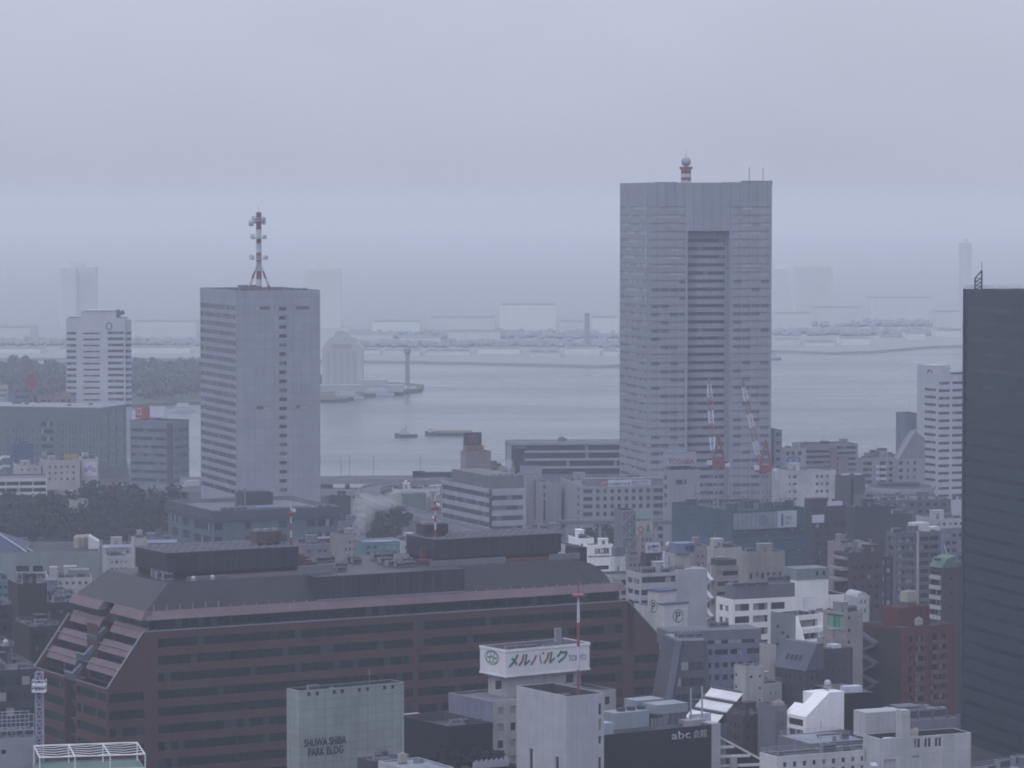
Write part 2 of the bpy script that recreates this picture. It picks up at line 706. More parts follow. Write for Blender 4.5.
vs = SC.view_settings
SC.display_settings.display_device = 'sRGB'
vs.view_transform = 'Standard'
vs.look = 'None'
vs.exposure = EXPOSURE
vs.gamma = 1.0
vs.use_curve_mapping = False
cy = SC.cycles
cy.max_bounces = 5
cy.diffuse_bounces = 3
cy.glossy_bounces = 2
cy.volume_bounces = 1
cy.transparent_max_bounces = 6
cy.use_denoising = DENOISE
cy.filter_width = 1.9
cy.use_adaptive_sampling = True

# the misty air: one closed box round everything, sky outside
hz = MB(); hz.box(-7600, 7600, -300, 26000, -1.5, HAZE_TOP)
hm = bpy.data.materials.new('misty air')
hm.use_nodes = True
ht = hm.node_tree
for n in list(ht.nodes):
    ht.nodes.remove(n)
hout = N(ht, 'ShaderNodeOutputMaterial')
hv = N(ht, 'ShaderNodeVolumePrincipled')
hv.inputs['Color'].default_value = HAZE_COLOR
hv.inputs['Density'].default_value = HAZE_DENSITY
hv.inputs['Absorption Color'].default_value = HAZE_ABSORB
hv.inputs['Anisotropy'].default_value = 0.1
ht.links.new(hv.outputs[0], hout.inputs['Volume'])
tag(hz.build('haze', hm), kind='stuff')

# ------------------------------------------------------------------ basic materials
wall_mat('concrete', (.36, .36, .36))
wall_mat('pale concrete', (.40, .42, .46), tile=(2.4, 3.6), mortar=.82, tint=False)
wall_mat('white render', (.72, .74, .78), streak=.1, blotch=.1, tint=False)
wall_mat('white panel', (.52, .54, .58), tile=(1.6, 1.2), mortar=.8, streak=.14, blotch=.12, tint=False)
wall_mat('cream', (.52, .49, .43), streak=.22)
wall_mat('beige tile', (.40, .35, .31), tile=(1.2, .8), mortar=.85)
wall_mat('pink tile', (.38, .30, .29), tile=(1.2, .8), mortar=.85)
wall_mat('grey blue', (.22, .24, .29), streak=.2)
wall_mat('mid grey', (.20, .20, .215))
wall_mat('dark grey', (.070, .070, .082), streak=.15)
wall_mat('black clad', (.012, .013, .020), rough=.5, tile=(1.5, 1.5), mortar=.7)
wall_mat('brown tile', (.125, .057, .049), tile=(.9, .45), mortar=.8, streak=.18)
wall_mat('dark brown', (.055, .040, .040), streak=.2)
wall_mat('red brick', (.15, .046, .040), tile=(.8, .3), mortar=.7)
wall_mat('green grey', (.28, .31, .295), streak=.18)
wall_mat('roof grey', (.20, .20, .21), blotch=.4, streak=.1)
wall_mat('roof pale', (.36, .37, .38), blotch=.35, streak=.1)
wall_mat('roof dark', (.07, .07, .075), blotch=.35, streak=.1)
wall_mat('roof green', (.16, .24, .19), blotch=.35, streak=.1)
wall_mat('roof blue', (.085, .13, .21), blotch=.25, streak=.15)
wall_mat('metal roof', (.095, .095, .10), rough=.45, streak=.25, blotch=.2)
wall_mat('pink trim', (.24, .165, .165), streak=.15)
wall_mat('steel white', (.66, .68, .72), rough=.45, streak=.15, tint=False)
wall_mat('steel grey b', (.26, .27, .28), rough=.5)
wall_mat('net green', (.055, .098, .125), rough=.9, tile=(1.8, 1.8), joint=.16, mortar=1.5, streak=.3, blotch=.3)
wall_mat('net blue', (.055, .12, .18), rough=.9, streak=.3)
wall_mat('asphalt', (.05, .05, .052), streak=0, blotch=.3)
wall_mat('road deck', (.15, .15, .155), streak=.1, blotch=.2)
glass_mat('glass')
glass_mat('glass strip', pw=1.8, prob=.22, bar=.10)
glass_mat('glass dark', base=(.014, .018, .024), pw=1.6, prob=.08, bar=.06, barcol=(.03, .03, .034))
glass_mat('glass pale', base=(.07, .08, .10), blind=(.42, .43, .45), pw=1.6, prob=.5, bar=.08, barcol=(.25, .25, .26))
glass_mat('glass house', base=(.03, .035, .04), blind=(.36, .35, .32), pw=.9, prob=.4, bar=.06)

# ------------------------------------------------------------------ water and land
def sheet(name, pts, mat, z, thick=0.0):
    m = MB()
    if thick:
        m.prism([(p[0], p[1]) for p in pts], 'z', z - thick, z)
    else:
        m.face([(p[0], p[1], z) for p in pts])
    return tag(m.build(name, mat), kind='structure')

wm, wnt, wbs = nmat('bay water')
tcx = N(wnt, 'ShaderNodeTexCoord')
mpx = N(wnt, 'ShaderNodeMapping')
mpx.inputs['Scale'].default_value = (.35, 1.0, 1.0)
wnt.links.new(tcx.outputs['Object'], mpx.inputs[0])
bmp = N(wnt, 'ShaderNodeBump')
bmp.inputs['Strength'].default_value = .5
bmp.inputs['Distance'].default_value = 1.0
wnt.links.new(noise(wnt, mpx.outputs[0], .12, 5, .6), bmp.inputs['Height'])
wnt.links.new(bmp.outputs[0], wbs.inputs['Normal'])
wcol = mixc(wnt, remap(wnt, noise(wnt, mpx.outputs[0], .008, 4, .6), .35, .65, 0, 1), (.055, .072, .092), (.08, .10, .125))
wnt.links.new(wcol, wbs.inputs['Base Color'])
wnt.links.new(remap(wnt, noise(wnt, mpx.outputs[0], .006, 5, .65), .35, .65, .17, .36), wbs.inputs['Roughness'])
wbs.inputs['IOR'].default_value = 1.33
sheet('bay_water', [(-7500, -200), (7500, -200), (7500, 25800), (-7500, 25800)], wm, 0.0)

# near land, with a stone quay edge along the water
edge = [on(x, y, GZ) for x, y in ((-400, 452), (126, 454), (131, 488), (180, 488), (320, 488), (440, 486), (560, 484), (1300, 484))]
near = [(-1500, -190)] + [(-1500, edge[0].y)] + [(p.x, p.y) for p in edge] + [(1500, edge[-1].y), (1500, -190)]
sheet('city_ground', near, MATS['asphalt'], GZ, 4.0)

# garden peninsula at left, with the passenger pier at its tip
garden = [on(x, y, 2.5) for x, y in ((-500, 411), (100, 408), (150, 403), (205, 401), (310, 400), (345, 399), (362, 395), (422, 389), (424, 384.5), (400, 382.5), (362, 381), (320, 374), (205, 373), (-500, 372))]
gm = wall_mat('garden ground', (.07, .085, .055), blotch=.4, streak=0)
sheet('garden_ground', [(p.x, p.y) for p in garden], gm, 2.5, 3.5)

far = [on(x, y, 2.5) for x, y in ((-700, 357), (200, 358), (330, 360), (420, 361), (600, 365), (640, 364), (700, 356), (775, 350), (830, 352), (870, 351), (930, 346), (990, 344), (1500, 338))]
fm = wall_mat('far shore ground', (.235, .25, .275), blotch=.2, streak=0, tint=False)
sheet('far_shore', [(p.x, p.y) for p in far] + [(7400, 25500), (-7400, 25500)], fm, 2.5, 3.5)
# ------------------------------------------------------------------ far shore across the bay; wall colours paled to blend into haze
wall_mat('haze pale', (.56, .58, .61), streak=.05, blotch=.06, tint=False)
wall_mat('haze grey', (.48, .50, .54), streak=.05, blotch=.06, tint=False)
wall_mat('haze green', (.52, .58, .59), streak=.05, blotch=.06, tint=False)
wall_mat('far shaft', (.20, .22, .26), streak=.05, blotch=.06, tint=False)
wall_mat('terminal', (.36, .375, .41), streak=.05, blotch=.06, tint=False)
wall_mat('terminal pane', (.29, .31, .35), streak=.05, blotch=.06, tint=False)  # panes toned close to the walls, mist put into the colour
wall_mat('far roof', (.16, .175, .20), streak=.05, blotch=.06, tint=False)  # darkened to even out the sky light on flat tops
wall_mat('haze slate', (.50, .53, .59), streak=.05, blotch=.06, tint=False)
wall_mat('haze tower', (.58, .61, .66), streak=.05, blotch=.06, tint=False)


def shed_row(name, label, cat, px0, px1, py_top, py_base, wall, group=None, deep=40, saw=0, roofm='far roof'):
    """low building on the far shore, placed by the foot of its near wall"""
    a = on(px0, py_base, 2.5); c = on(px1, py_base, 2.5)
    h = at(512, py_top, a.y).z - 2.5
    r_ = empty(name, label, cat, (a.x, a.y, 2.5), 0, group)
    w = c.x - a.x
    m = MB()
    m.box(0, w, 0, deep, 0, h * (.82 if saw else 1))
    m.build('wall', MATS[wall], r_)
    m = MB()
    if saw:
        for k in range(saw):
            x0 = w * k / saw; x1 = w * (k + 1) / saw
            m.prism([(x0, h * .82), ((x0 + x1) / 2, h), (x1, h * .82)], 'y', -.5, deep + .5)
    else:
        m.box(.3, w - .3, .3, deep - .3, h, h + .4)
    m.build('roof', MATS[roofm], r_)
    return r_, w, h


rr = random.Random(11)
# faint towers standing in the mist
FT = [('pair of faint slab towers in the mist above the white tower at left', 60, 95, 267, 4300, 'haze slate', 2),
      ('faint greenish tower in the mist right of the masted tower', 304, 340, 268, 4300, 'haze green', 1),
      ('faint slim slab in the mist just right of the tallest tower', 773, 789, 268, 4600, 'haze tower', 1),
      ('faint broad tower in the mist right of the tallest tower', 795, 833, 266, 4500, 'haze green', 1),
      ('faint thin tower in the mist left of the dark glass tower', 962, 972, 243, 4400, 'haze slate', 1)]
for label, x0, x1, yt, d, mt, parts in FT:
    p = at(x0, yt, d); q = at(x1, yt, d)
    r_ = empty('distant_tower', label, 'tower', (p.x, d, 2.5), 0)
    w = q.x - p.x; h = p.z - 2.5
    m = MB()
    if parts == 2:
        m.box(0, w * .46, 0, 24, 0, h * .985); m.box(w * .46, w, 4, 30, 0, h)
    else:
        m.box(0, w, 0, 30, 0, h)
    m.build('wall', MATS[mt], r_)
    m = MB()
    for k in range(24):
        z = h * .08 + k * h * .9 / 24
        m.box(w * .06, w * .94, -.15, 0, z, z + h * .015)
    tag(m.build('window_strip', MATS['haze grey'], r_), kind='stuff')
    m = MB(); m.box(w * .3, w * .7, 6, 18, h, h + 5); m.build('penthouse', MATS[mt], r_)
# chimneys
for x, yt, yb, label in ((587, 313, 352, 'tall thin chimney on the far shore left of the tallest tower'), (407, 345, 384, None)):
    if label is None: continue
    p = on(x, yb, 2.5); h = at(x, yt, p.y).z - 2.5
    r_ = empty('chimney', label, 'chimney', p)
    m = MB(); m.tube((0, 0, 0), (0, 0, h), 3.4, 12, 2.4); m.build('shaft', MATS['far shaft'], r_)
    m = MB(); m.tube((0, 0, h), (0, 0, h + 1.5), 2.8, 12); m.build('cap', MATS['haze pale'], r_)

SHEDS = [(-30, 40, 349, 354), (60, 68, 347, 353), (130, 190, 348, 354), (345, 380, 349, 355), (384, 420, 351, 357), (425, 470, 350, 356), (478, 520, 349, 355), (530, 560, 351, 358), (566, 600, 349, 356),
         (604, 618, 350, 357), (776, 800, 340, 346), (806, 835, 341, 347), (842, 870, 339, 346), (880, 905, 336, 343), (908, 925, 334, 341), (936, 962, 329, 338)]
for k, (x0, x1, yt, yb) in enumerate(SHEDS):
    shed_row('warehouse', 'low pale warehouse faded by mist along the far shore', 'warehouse', x0, x1, yt, yb - 1, ('haze pale', 'haze grey', 'haze green')[k % 3], 'warehouses on the far shore', 60, (0, 3, 0, 2)[k % 4])
MIDF = [(350, 392, 335, 344, 'haze grey'), (400, 440, 338, 345, 'haze slate'), (448, 500, 332, 342, 'haze grey'), (500, 556, 305, 330, 'haze pale'), (560, 584, 322, 335, 'haze grey'), (592, 618, 318, 334, 'haze pale'),
        (430, 495, 318, 330, 'haze grey'), (372, 420, 322, 332, 'haze green'), (-20, 30, 328, 340, 'haze grey'), (132, 196, 322, 338, 'haze grey'), (776, 812, 314, 330, 'haze grey'), (818, 862, 308, 326, 'haze grey'), (870, 932, 298, 320, 'haze slate'), (936, 962, 312, 328, 'haze grey')]
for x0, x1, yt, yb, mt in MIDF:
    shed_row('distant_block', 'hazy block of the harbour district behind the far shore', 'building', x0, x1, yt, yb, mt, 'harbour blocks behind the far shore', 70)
# band of woods on the far shore, one far-off mass
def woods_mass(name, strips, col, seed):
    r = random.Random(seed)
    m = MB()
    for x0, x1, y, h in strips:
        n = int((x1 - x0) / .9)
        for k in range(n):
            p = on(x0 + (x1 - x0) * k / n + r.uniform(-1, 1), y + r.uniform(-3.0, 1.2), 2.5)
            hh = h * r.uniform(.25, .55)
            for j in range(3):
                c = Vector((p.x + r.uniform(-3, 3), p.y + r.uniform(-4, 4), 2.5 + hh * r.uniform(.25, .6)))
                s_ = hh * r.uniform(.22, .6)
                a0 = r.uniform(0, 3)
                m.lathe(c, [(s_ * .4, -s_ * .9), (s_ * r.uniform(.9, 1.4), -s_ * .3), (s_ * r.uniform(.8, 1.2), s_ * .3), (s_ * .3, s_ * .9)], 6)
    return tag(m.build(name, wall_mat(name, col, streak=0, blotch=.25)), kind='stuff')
woods_mass('far_woods', [(-20, 200, 345, 14), (330, 620, 346.5, 13), (340, 620, 338, 15), (775, 962, 335, 14), (775, 962, 326, 14)], (.30, .32, .34), 3)  # pale grey crown colour carries the haze

# ------------------------------------------------------------------ harbour terminal on the pier
p = on(342, 391, 2.5)
r_ = empty('terminal_building', 'pale terminal with a domed glazed hall on the pier in the bay', 'terminal', p)
s_ = p.y / F
m = MB()
m.box(-20 * s_, 20 * s_, 0, 34, 0, 42 * s_)
m.prism([(-20 * s_, 42 * s_), (-12 * s_, 54 * s_), (12 * s_, 54 * s_), (20 * s_, 42 * s_)], 'y', 0, 34)
m.build('hall', MATS['terminal'], r_)
m = MB(); m.prism([(-9 * s_, 54 * s_ + .02), (-6 * s_, 59 * s_), (0, 61 * s_), (6 * s_, 59 * s_), (9 * s_, 54 * s_ + .02)], 'y', 2, 30)
m.build('dome', MATS['terminal'], r_)
m = MB()
for k in range(5): m.box(-16 * s_ + k * 6.6 * s_, -11.6 * s_ + k * 6.6 * s_, -.3, 0, 6 * s_, 40 * s_)
m.build('window', MATS['terminal pane'], r_)
m = MB(); m.box(-10 * s_, 10 * s_, -.35, 0, 43 * s_, 47 * s_); m.build('sign_band', plain('haze red', (.42, .37, .40)), r_)  # red washed out as if by mist
m = MB(); m.box(-24 * s_, 62 * s_, -16, -1, 0, 7 * s_); m.box(20 * s_, 44 * s_, -14, 20, 7 * s_, 12 * s_)
m.build('low_wing', MATS['terminal pane'], r_)
p = on(407.5, 388, 2.5); h = at(407.5, 345, p.y).z - 2.5
r_ = empty('harbour_mast', 'tall slim tower with a round head at the tip of the pier', 'tower', p)
m = MB(); m.tube((0, 0, 0), (0, 0, h * .8), 2.2, 10, 1.7); m.build('shaft', MATS['far shaft'], r_)
m = MB(); m.lathe((0, 0, h * .78), [(1.7, 0), (2.9, 2), (2.9, 4.5), (1.6, 6)], 12); m.build('lookout', MATS['far shaft'], r_)
m = MB(); m.tube((0, 0, h * .84), (0, 0, h), .4, 6); m.build('aerial', MATS['far shaft'], r_)
for k in range(6):
    shed_row('pier_shed', 'small pale shed on the pier beside the domed terminal', 'shed', 364 + k * 9, 371 + k * 9, 385.5 + (k % 2), 389.5 - k * .2, ('haze pale', 'haze grey')[k % 2], 'sheds on the pier', 12)


def boat(name, label, px, py, length, kind, rz=0.0, group=None):
    p = on(px, py, 0.0)
    r_ = empty(name, label, 'boat', (p.x, p.y, 0), rz, group)
    L = length; B_ = L * .11 + 1.2
    hullm = plain('hull dark', (.10, .11, .13), .5) if kind != 'ferry' else plain('hull white', (.62, .63, .64), .5)
    m = MB(); n = 10; sec = []
    for k in range(n + 1):
        t = k / n; x = -L / 2 + L * t
        w = B_ * min(1, (1 - t) * 4.5 + .05) if t > .7 else B_ * min(1, .75 + t)
        sh = 1.7 + (1.0 * max(0, t - .7) / .3) + L * .01
        sec.append([(x, -w, sh), (x, -w * .8, -.6), (x, w * .8, -.6), (x, w, sh)])
    for a, c in zip(sec[:-1], sec[1:]):
        for j in range(3): m.face([a[j], c[j], c[j + 1], a[j + 1]])
        m.face([a[3], c[3], c[0], a[0]])
    m.face(sec[0]); m.face(sec[-1][::-1])
    m.build('hull', hullm, r_)
    wm_ = plain('cabin white', (.55, .56, .57), .5)
    if kind == 'barge':
        m = MB(); m.box(-L * .44, L * .30, -B_ * .8, B_ * .8, 2.0, 3.6); m.build('cargo', plain('cargo sand', (.34, .29, .20)), r_)
        m = MB(); m.box(L * .34, L * .43, -B_ * .6, B_ * .6, 2.0, 5.2); m.build('wheelhouse', wm_, r_)
    elif kind == 'tug':
        m = MB(); m.box(-L * .1, L * .28, -B_ * .6, B_ * .6, 1.8, 4.0); m.box(L * .05, L * .2, -B_ * .45, B_ * .45, 4.0, 6.0); m.build('wheelhouse', wm_, r_)
        m = MB(); m.tube((0, 0, 4), (0, 0, 8), .18, 5); m.build('mast', hullm, r_)
    else:
        m = MB(); m.box(-L * .4, L * .3, -B_ * .75, B_ * .75, 2.0, 4.6); m.box(-L * .3, L * .2, -B_ * .6, B_ * .6, 4.6, 6.6); m.build('cabin', wm_, r_)
        m = MB(); m.box(-L * .38, L * .28, -B_ * .77, B_ * .77, 3.0, 3.9); m.build('window_strip', plain('haze glass', (.36, .38, .42), .4), r_)  # pale glass tone stands in for mist over the windows
    return r_
boat('work_boat', 'small dark boat with pale cabin alone on the bay', 406, 437, 15, 'tug', 3.05)
boat('barge', 'long dark barge with sandy cargo behind the red sign tower', 450, 435.5, 33, 'barge', 3.1)
boat('ferry', 'white ferry moored along the pier below the domed terminal', 349, 400, 24, 'ferry', .15)
boat('ferry', 'second white ferry moored nearer the tip of the pier', 378, 396.5, 26, 'ferry', .12)
boat('barge', 'dark moored vessel at the left end of the pier', 326, 398.5, 22, 'barge', .1)
boat('barge', 'dark flat barge far out beyond the garden, right of the white tower', 181, 368, 20, 'barge', 0)
boat('barge', 'dark flat barge far out left of the white tower', 56, 366, 26, 'barge', 0)
boat('ferry', 'white pleasure boat on the canal left of the masted tower', 184, 412, 17, 'ferry', 0)
boat('work_boat', 'small boat far out beside the edge of the tallest tower', 774, 360, 14, 'tug', 0)

# ------------------------------------------------------------------ trees
LEAF = [wall_mat('leaf a', (.018, .028, .022), streak=0, blotch=.5, rough=.9), wall_mat('leaf b', (.013, .021, .017), streak=0, blotch=.5, rough=.9), wall_mat('leaf c', (.024, .034, .024), streak=0, blotch=.5, rough=.9)]
BARK = wall_mat('bark', (.07, .055, .045), streak=.3)


def tree_meshes(seed, h, w, n=460):
    r = random.Random(seed)
    t = MB(); t.tube((0, 0, 0), (0, 0, h * .45), h * .03, 7, h * .018)
    for k in range(5):
        a = r.uniform(0, 6.28); z = h * r.uniform(.28, .42)
        t.tube((0, 0, z), (math.cos(a) * w * .32, math.sin(a) * w * .32, z + h * .25), h * .012, 5, h * .005)
    c = MB()
    lobes = [(r.uniform(-.42, .42) * w, r.uniform(-.42, .42) * w, h * r.uniform(.30, .82), r.uniform(.18, .29) * w) for _ in range(11)]
    for k in range(n):
        lx, ly_, lz, lr = r.choice(lobes)
        v = Vector((r.gauss(0, 1), r.gauss(0, 1), r.gauss(0, 1))).normalized() * lr * r.uniform(.55, 1.12)
        p = Vector((lx, ly_, lz)) + v * 1.0
        s_ = r.uniform(.7, 1.5)
        nrm = (v.normalized() + Vector((r.uniform(-.6, .6), r.uniform(-.6, .6), r.uniform(-.2, .8)))).normalized()
        e1 = nrm.orthogonal().normalized() * s_; e2 = nrm.cross(e1)
        c.cur = 0 if r.random() < .6 else 1
        c.face([p + e1, p + e2 * .8, p - e1, p - e2 * .8])
        if k % 3 == 0:
            c.face([p + nrm * .3 + e1 * .7, p - nrm * s_, p - e1 * .8 + nrm * .2])
    return t.mesh('trunk', BARK), c


TREES = []
for k in range(5):
    t_, c_ = tree_meshes(100 + k, 13 + k * 1.1, 12 + (k % 3) * 2)
    TREES.append((t_, c_.mesh('crown', [LEAF[k % 3], LEAF[(k + 1) % 3]])))


def plant_tree(x, y, z, k, s_, label, group, rz):
    r_ = empty('tree', label, 'tree', (x, y, z), rz, group)
    r_.scale = (s_, s_, s_)
    link('trunk', TREES[k][0], r_); link('crown', TREES[k][1], r_)
    return r_


rt_ = random.Random(21)
# dense garden trees at left, in front of the road
for row, (yb, n, s0) in enumerate(((520, 15, 1.0), (529, 15, 1.05), (538, 14, 1.1), (547, 12, 1.05))):
    for k in range(n):
        px = -12 + (190.0 if row < 3 else 170) * (k + rt_.uniform(-.2, .2)) / n
        if 78 < px < 92 and row == 0: continue
        q = on(px, yb + rt_.uniform(-2, 2), GZ)
        plant_tree(q.x, q.y, GZ, rt_.randrange(5), s0 * rt_.uniform(.85, 1.15), 'dark leafy tree massed in the garden at left below the elevated road', 'garden trees at left', rt_.uniform(0, 6))
for px, yb, s_ in ((374, 548, 1.0), (383, 549, .85), (393, 549, 1.05), (400, 547, .9)):
    q = on(px, yb, GZ)
    plant_tree(q.x, q.y, GZ, rt_.randrange(5), s_ * 1.1, 'rounded dark tree by the curved ramp, left of the striped office', 'trees by the curved ramp', rt_.uniform(0, 6))
for px, yb, s_ in ((583, 560, .8), (592, 559, .95), (603, 560, .9), (609, 561, .8)):
    q = on(px, yb, GZ)
    plant_tree(q.x, q.y, GZ, rt_.randrange(5), s_ * 1.1, 'dark tree at the foot of the hotel behind the white signed block', 'trees before the hotel', rt_.uniform(0, 6))
# woods of the waterside garden, far behind the white tower: leaf colour paled to stand in for haze
HAZE_LEAF = [wall_mat('leaf haze a', (.11, .125, .115), streak=0, blotch=.4, rough=.9), wall_mat('leaf haze b', (.085, .10, .095), streak=0, blotch=.4, rough=.9)]
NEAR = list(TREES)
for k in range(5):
    me = TREES[k][1].copy(); me.materials[0] = HAZE_LEAF[k % 2]; me.materials[1] = HAZE_LEAF[(k + 1) % 2]
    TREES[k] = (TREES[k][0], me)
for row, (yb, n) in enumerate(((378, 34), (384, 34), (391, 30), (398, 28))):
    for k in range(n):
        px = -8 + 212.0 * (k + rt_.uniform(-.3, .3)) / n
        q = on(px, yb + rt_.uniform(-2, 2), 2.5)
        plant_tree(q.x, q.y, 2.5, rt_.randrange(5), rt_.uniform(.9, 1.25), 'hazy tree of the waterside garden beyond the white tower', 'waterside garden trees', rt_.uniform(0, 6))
for k in range(7):
    q = on(322 + k * 3.2, 388 + rt_.uniform(-1, 1), 2.5)
    plant_tree(q.x, q.y, 2.5, rt_.randrange(5), .8, 'hazy tree at the foot of the domed terminal on the pier', 'trees on the pier', rt_.uniform(0, 6))

TREES[:] = NEAR
# ------------------------------------------------------------------ the tall office towers
glass_mat('glass tower', base=(.065, .075, .10), blind=(.27, .28, .31), pw=4.3, prob=.5, bar=.35, barcol=(.26, .27, .30))
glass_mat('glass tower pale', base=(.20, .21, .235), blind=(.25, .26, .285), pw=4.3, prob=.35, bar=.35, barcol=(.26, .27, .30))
glass_mat('glass band', base=(.03, .037, .05), blind=(.16, .17, .20), pw=2.4, prob=.15, bar=.12, barcol=(.10, .11, .13))
wall_mat('tower grey', (.37, .38, .41), tile=(4.3, 40), joint=.3, mortar=.78, streak=.1, blotch=.08)
wall_mat('tower recess', (.35, .36, .395), tile=(3.4, 40), joint=.2, mortar=.8, streak=.1, blotch=.08)
wall_mat('tower pale', (.41, .42, .45), tile=(4.2, 3.75), joint=.16, mortar=.82, streak=.12, blotch=.08)

b = Building('office_tower', 'tallest grey office tower with a deep central recess, behind the red cranes', 620, 647.5, 772, 182.5, 1560, 14, 'tower grey', 'roof grey', parapet=2.0, ybot=520)
R = b.rows(239, 8.2, 3.4, 34)
x0, x1 = round(b.fx(688), 2), round(b.fx(729.5), 2)
zt = round(b.z(231), 2)
b.win('l', [(1.0, b.M - 1.0)], b.rows(206.5, 8.2, 3.4, 38), 'glass tower', 'window_strip', kind='stuff')
seg1, seg2 = (b.fx(651), b.fx(685.5)), (b.fx(733), b.fx(770))
up = b.rows(206.5, 8.2, 3.4, 38)
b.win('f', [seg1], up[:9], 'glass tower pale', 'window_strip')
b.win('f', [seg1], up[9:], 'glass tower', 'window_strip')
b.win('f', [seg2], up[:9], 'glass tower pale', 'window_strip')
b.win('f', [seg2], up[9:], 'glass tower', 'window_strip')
ND = 3.6
b.holes['f'].append((x0, x1, 0.0, zt))
def notch(m):
    for q in ([(x0, .3, 0), (x0, ND, 0), (x0, ND, zt), (x0, .3, zt)], [(x1, .3, 0), (x1, .3, zt), (x1, ND, zt), (x1, ND, 0)], [(x0, .3, zt), (x0, ND, zt), (x1, ND, zt), (x1, .3, zt)]):
        m.face(q)
b.finish(notch)
m = MB()
hol = [(1.0, round(x1 - x0 - 1.0, 2), round(a, 2), round(c, 2)) for a, c in R]
m.facade((x0, ND), (1, 0), x1 - x0, 0.0, zt, hol, .4)
rw = m.build('recessed_wall', MATS['tower recess'], b.root)
for h in hol:
    pane(rw, x0 + h[0], x0 + h[1], ND + .4, h[2], h[3], 'glass band', 'window_strip', proud=.01)
b.ac(6, 8, 3, 3.2, 1.6, 2.2); b.ac(38, 10, 3, 3.2, 1.6, 2.2)
m = MB(); m.box(0, 13, 0, 6, .8, 3.0)
for x in (1, 6, 12): m.box(x - .2, x + .2, 1, 5, 0, .8)
m.tube((3, 3, 3), (3, 3, 9), .18, 5); m.tube((9.5, 3, 3), (9.5, 3, 9), .18, 5)
b.put('aerial_deck', m.mesh('aerial_deck', plain('unit casing', (.3, .3, .3))), b.fxd(745, 10), 10)
p = b.top(b.fxd(686, 14), 14)
rm = empty('radar_mast', 'red and white ringed radar mast with pale dome on the tallest tower', 'radar mast', p)
m = MB()
red = plain('mast red hazed', (.26, .075, .085), .5); white = plain('mast white', (.66, .66, .66), .5)  # red muted in the colour, as haze would dull it
for k in range(6):
    m.cur = k % 2
    m.tube((0, 0, k * 1.5), (0, 0, k * 1.5 + 1.5), 2.3, 14)
m.cur = 0; m.tube((0, 0, 8.0), (0, 0, 9.2), 3.0, 14)
m.build('column', [red, white], rm)
m = MB(); m.ball((0, 0, 11.4), 2.2, 16); m.tube((0, 0, 13.5), (0, 0, 17), .1, 5)
smooth(m.build('radome', plain('dome pale', (.42, .43, .46), .5), rm))

# left tower ------------------------------------------------------
b = Building('office_tower', 'pale office tower with a tall red and white mast, left of the bay', 200, 236, 320, 290.5, 1500, 20, 'tower pale', 'roof grey', parapet=1.5, ybot=500)
b.win('l', [(.5, b.M - .9)], b.rows(306.2, 8.78, 4.6, 22), 'glass band', 'window_strip')
b.win('f', b.px('f', (279, 286.5)), b.rows(307.5, 9.1, 3.6, 21), 'glass band', 'window')
b.win('f', b.px('f', (256, 270), (296, 309.5)), b.rows(307, 99.5, 3.2, 2), 'glass pale', 'louvre')
b.finish()
b.ac(3, 4, 2, 3.2, 1.6, 2.6); b.ac(26, 9, 3, 2.6, 1.2, 2.0); b.shed(9, 24, 8, 5, 3.0, 'mid grey')
p = b.top(b.fxd(259, 14), 14)
rt = empty('antenna_mast', 'red and white roof mast with three antenna platforms on the pale left tower', 'antenna mast', p)
H = 35.0
m = MB()
cuts = [0, 3, 6, 9.5, 14, 17.5, 21.5, 24, 27.5, H]
for k in range(len(cuts) - 1):
    m.cur = (k + 1) % 2 if k < 8 else 1
    m.cur = k % 2
    m.tube((0, 0, cuts[k]), (0, 0, cuts[k + 1]), 1.15, 8)
m.cur = 1; m.tube((0, 0, H), (0, 0, H + 3), .08, 5)
m.build('pole', [red, white], rt)
for sx, sy in ((-1, -1), (1, -1), (1, 1), (-1, 1)):
    m = MB()
    for k in range(4):
        m.cur = k % 2
        a0 = Vector((sx * 5.2, sy * 5.2, 0)).lerp(Vector((sx * .6, sy * .6, 12.5)), k / 4)
        a1 = Vector((sx * 5.2, sy * 5.2, 0)).lerp(Vector((sx * .6, sy * .6, 12.5)), (k + 1) / 4)
        m.tube(a0, a1, .32, 6)
    m.build('leg', [red, white], rt)
for z, r in ((14.5, 3.9), (23.4, 3.3), (31.2, 2.6)):
    m = MB(); m.tube((0, 0, z), (0, 0, z + .35), r, 12)
    for k in range(8):
        t = k * math.pi / 4
        m.bar((r * math.cos(t), r * math.sin(t), z), (r * math.cos(t), r * math.sin(t), z + 1.3), .2)
        t2 = t + math.pi / 4
        m.bar((r * math.cos(t), r * math.sin(t), z + 1.3), (r * math.cos(t2), r * math.sin(t2), z + 1.3), .15)
    pf = m.build('platform', white, rt)
    for t, s in ((-2.4, 1.2), (-.7, .9), (.8, .9)):
        q = MB(); c = Vector((math.cos(t), math.sin(t), 0)); q.tube(c * (r - .4) + Vector((0, 0, z + 1)), c * (r + .6) + Vector((0, 0, z + 1)), s, 10)
        q.build('dish', white, pf)
m = MB(); m.tube((-4.2, -.6, 30.5), (-2.2, -.3, 30.5), 1.5, 12); m.bar((-2.5, 0, 30.5), (2.8, 0, 30.5), .6); m.box(1.6, 3.0, -.6, .6, 29.6, 31.8)
m.build('antenna', white, rt)

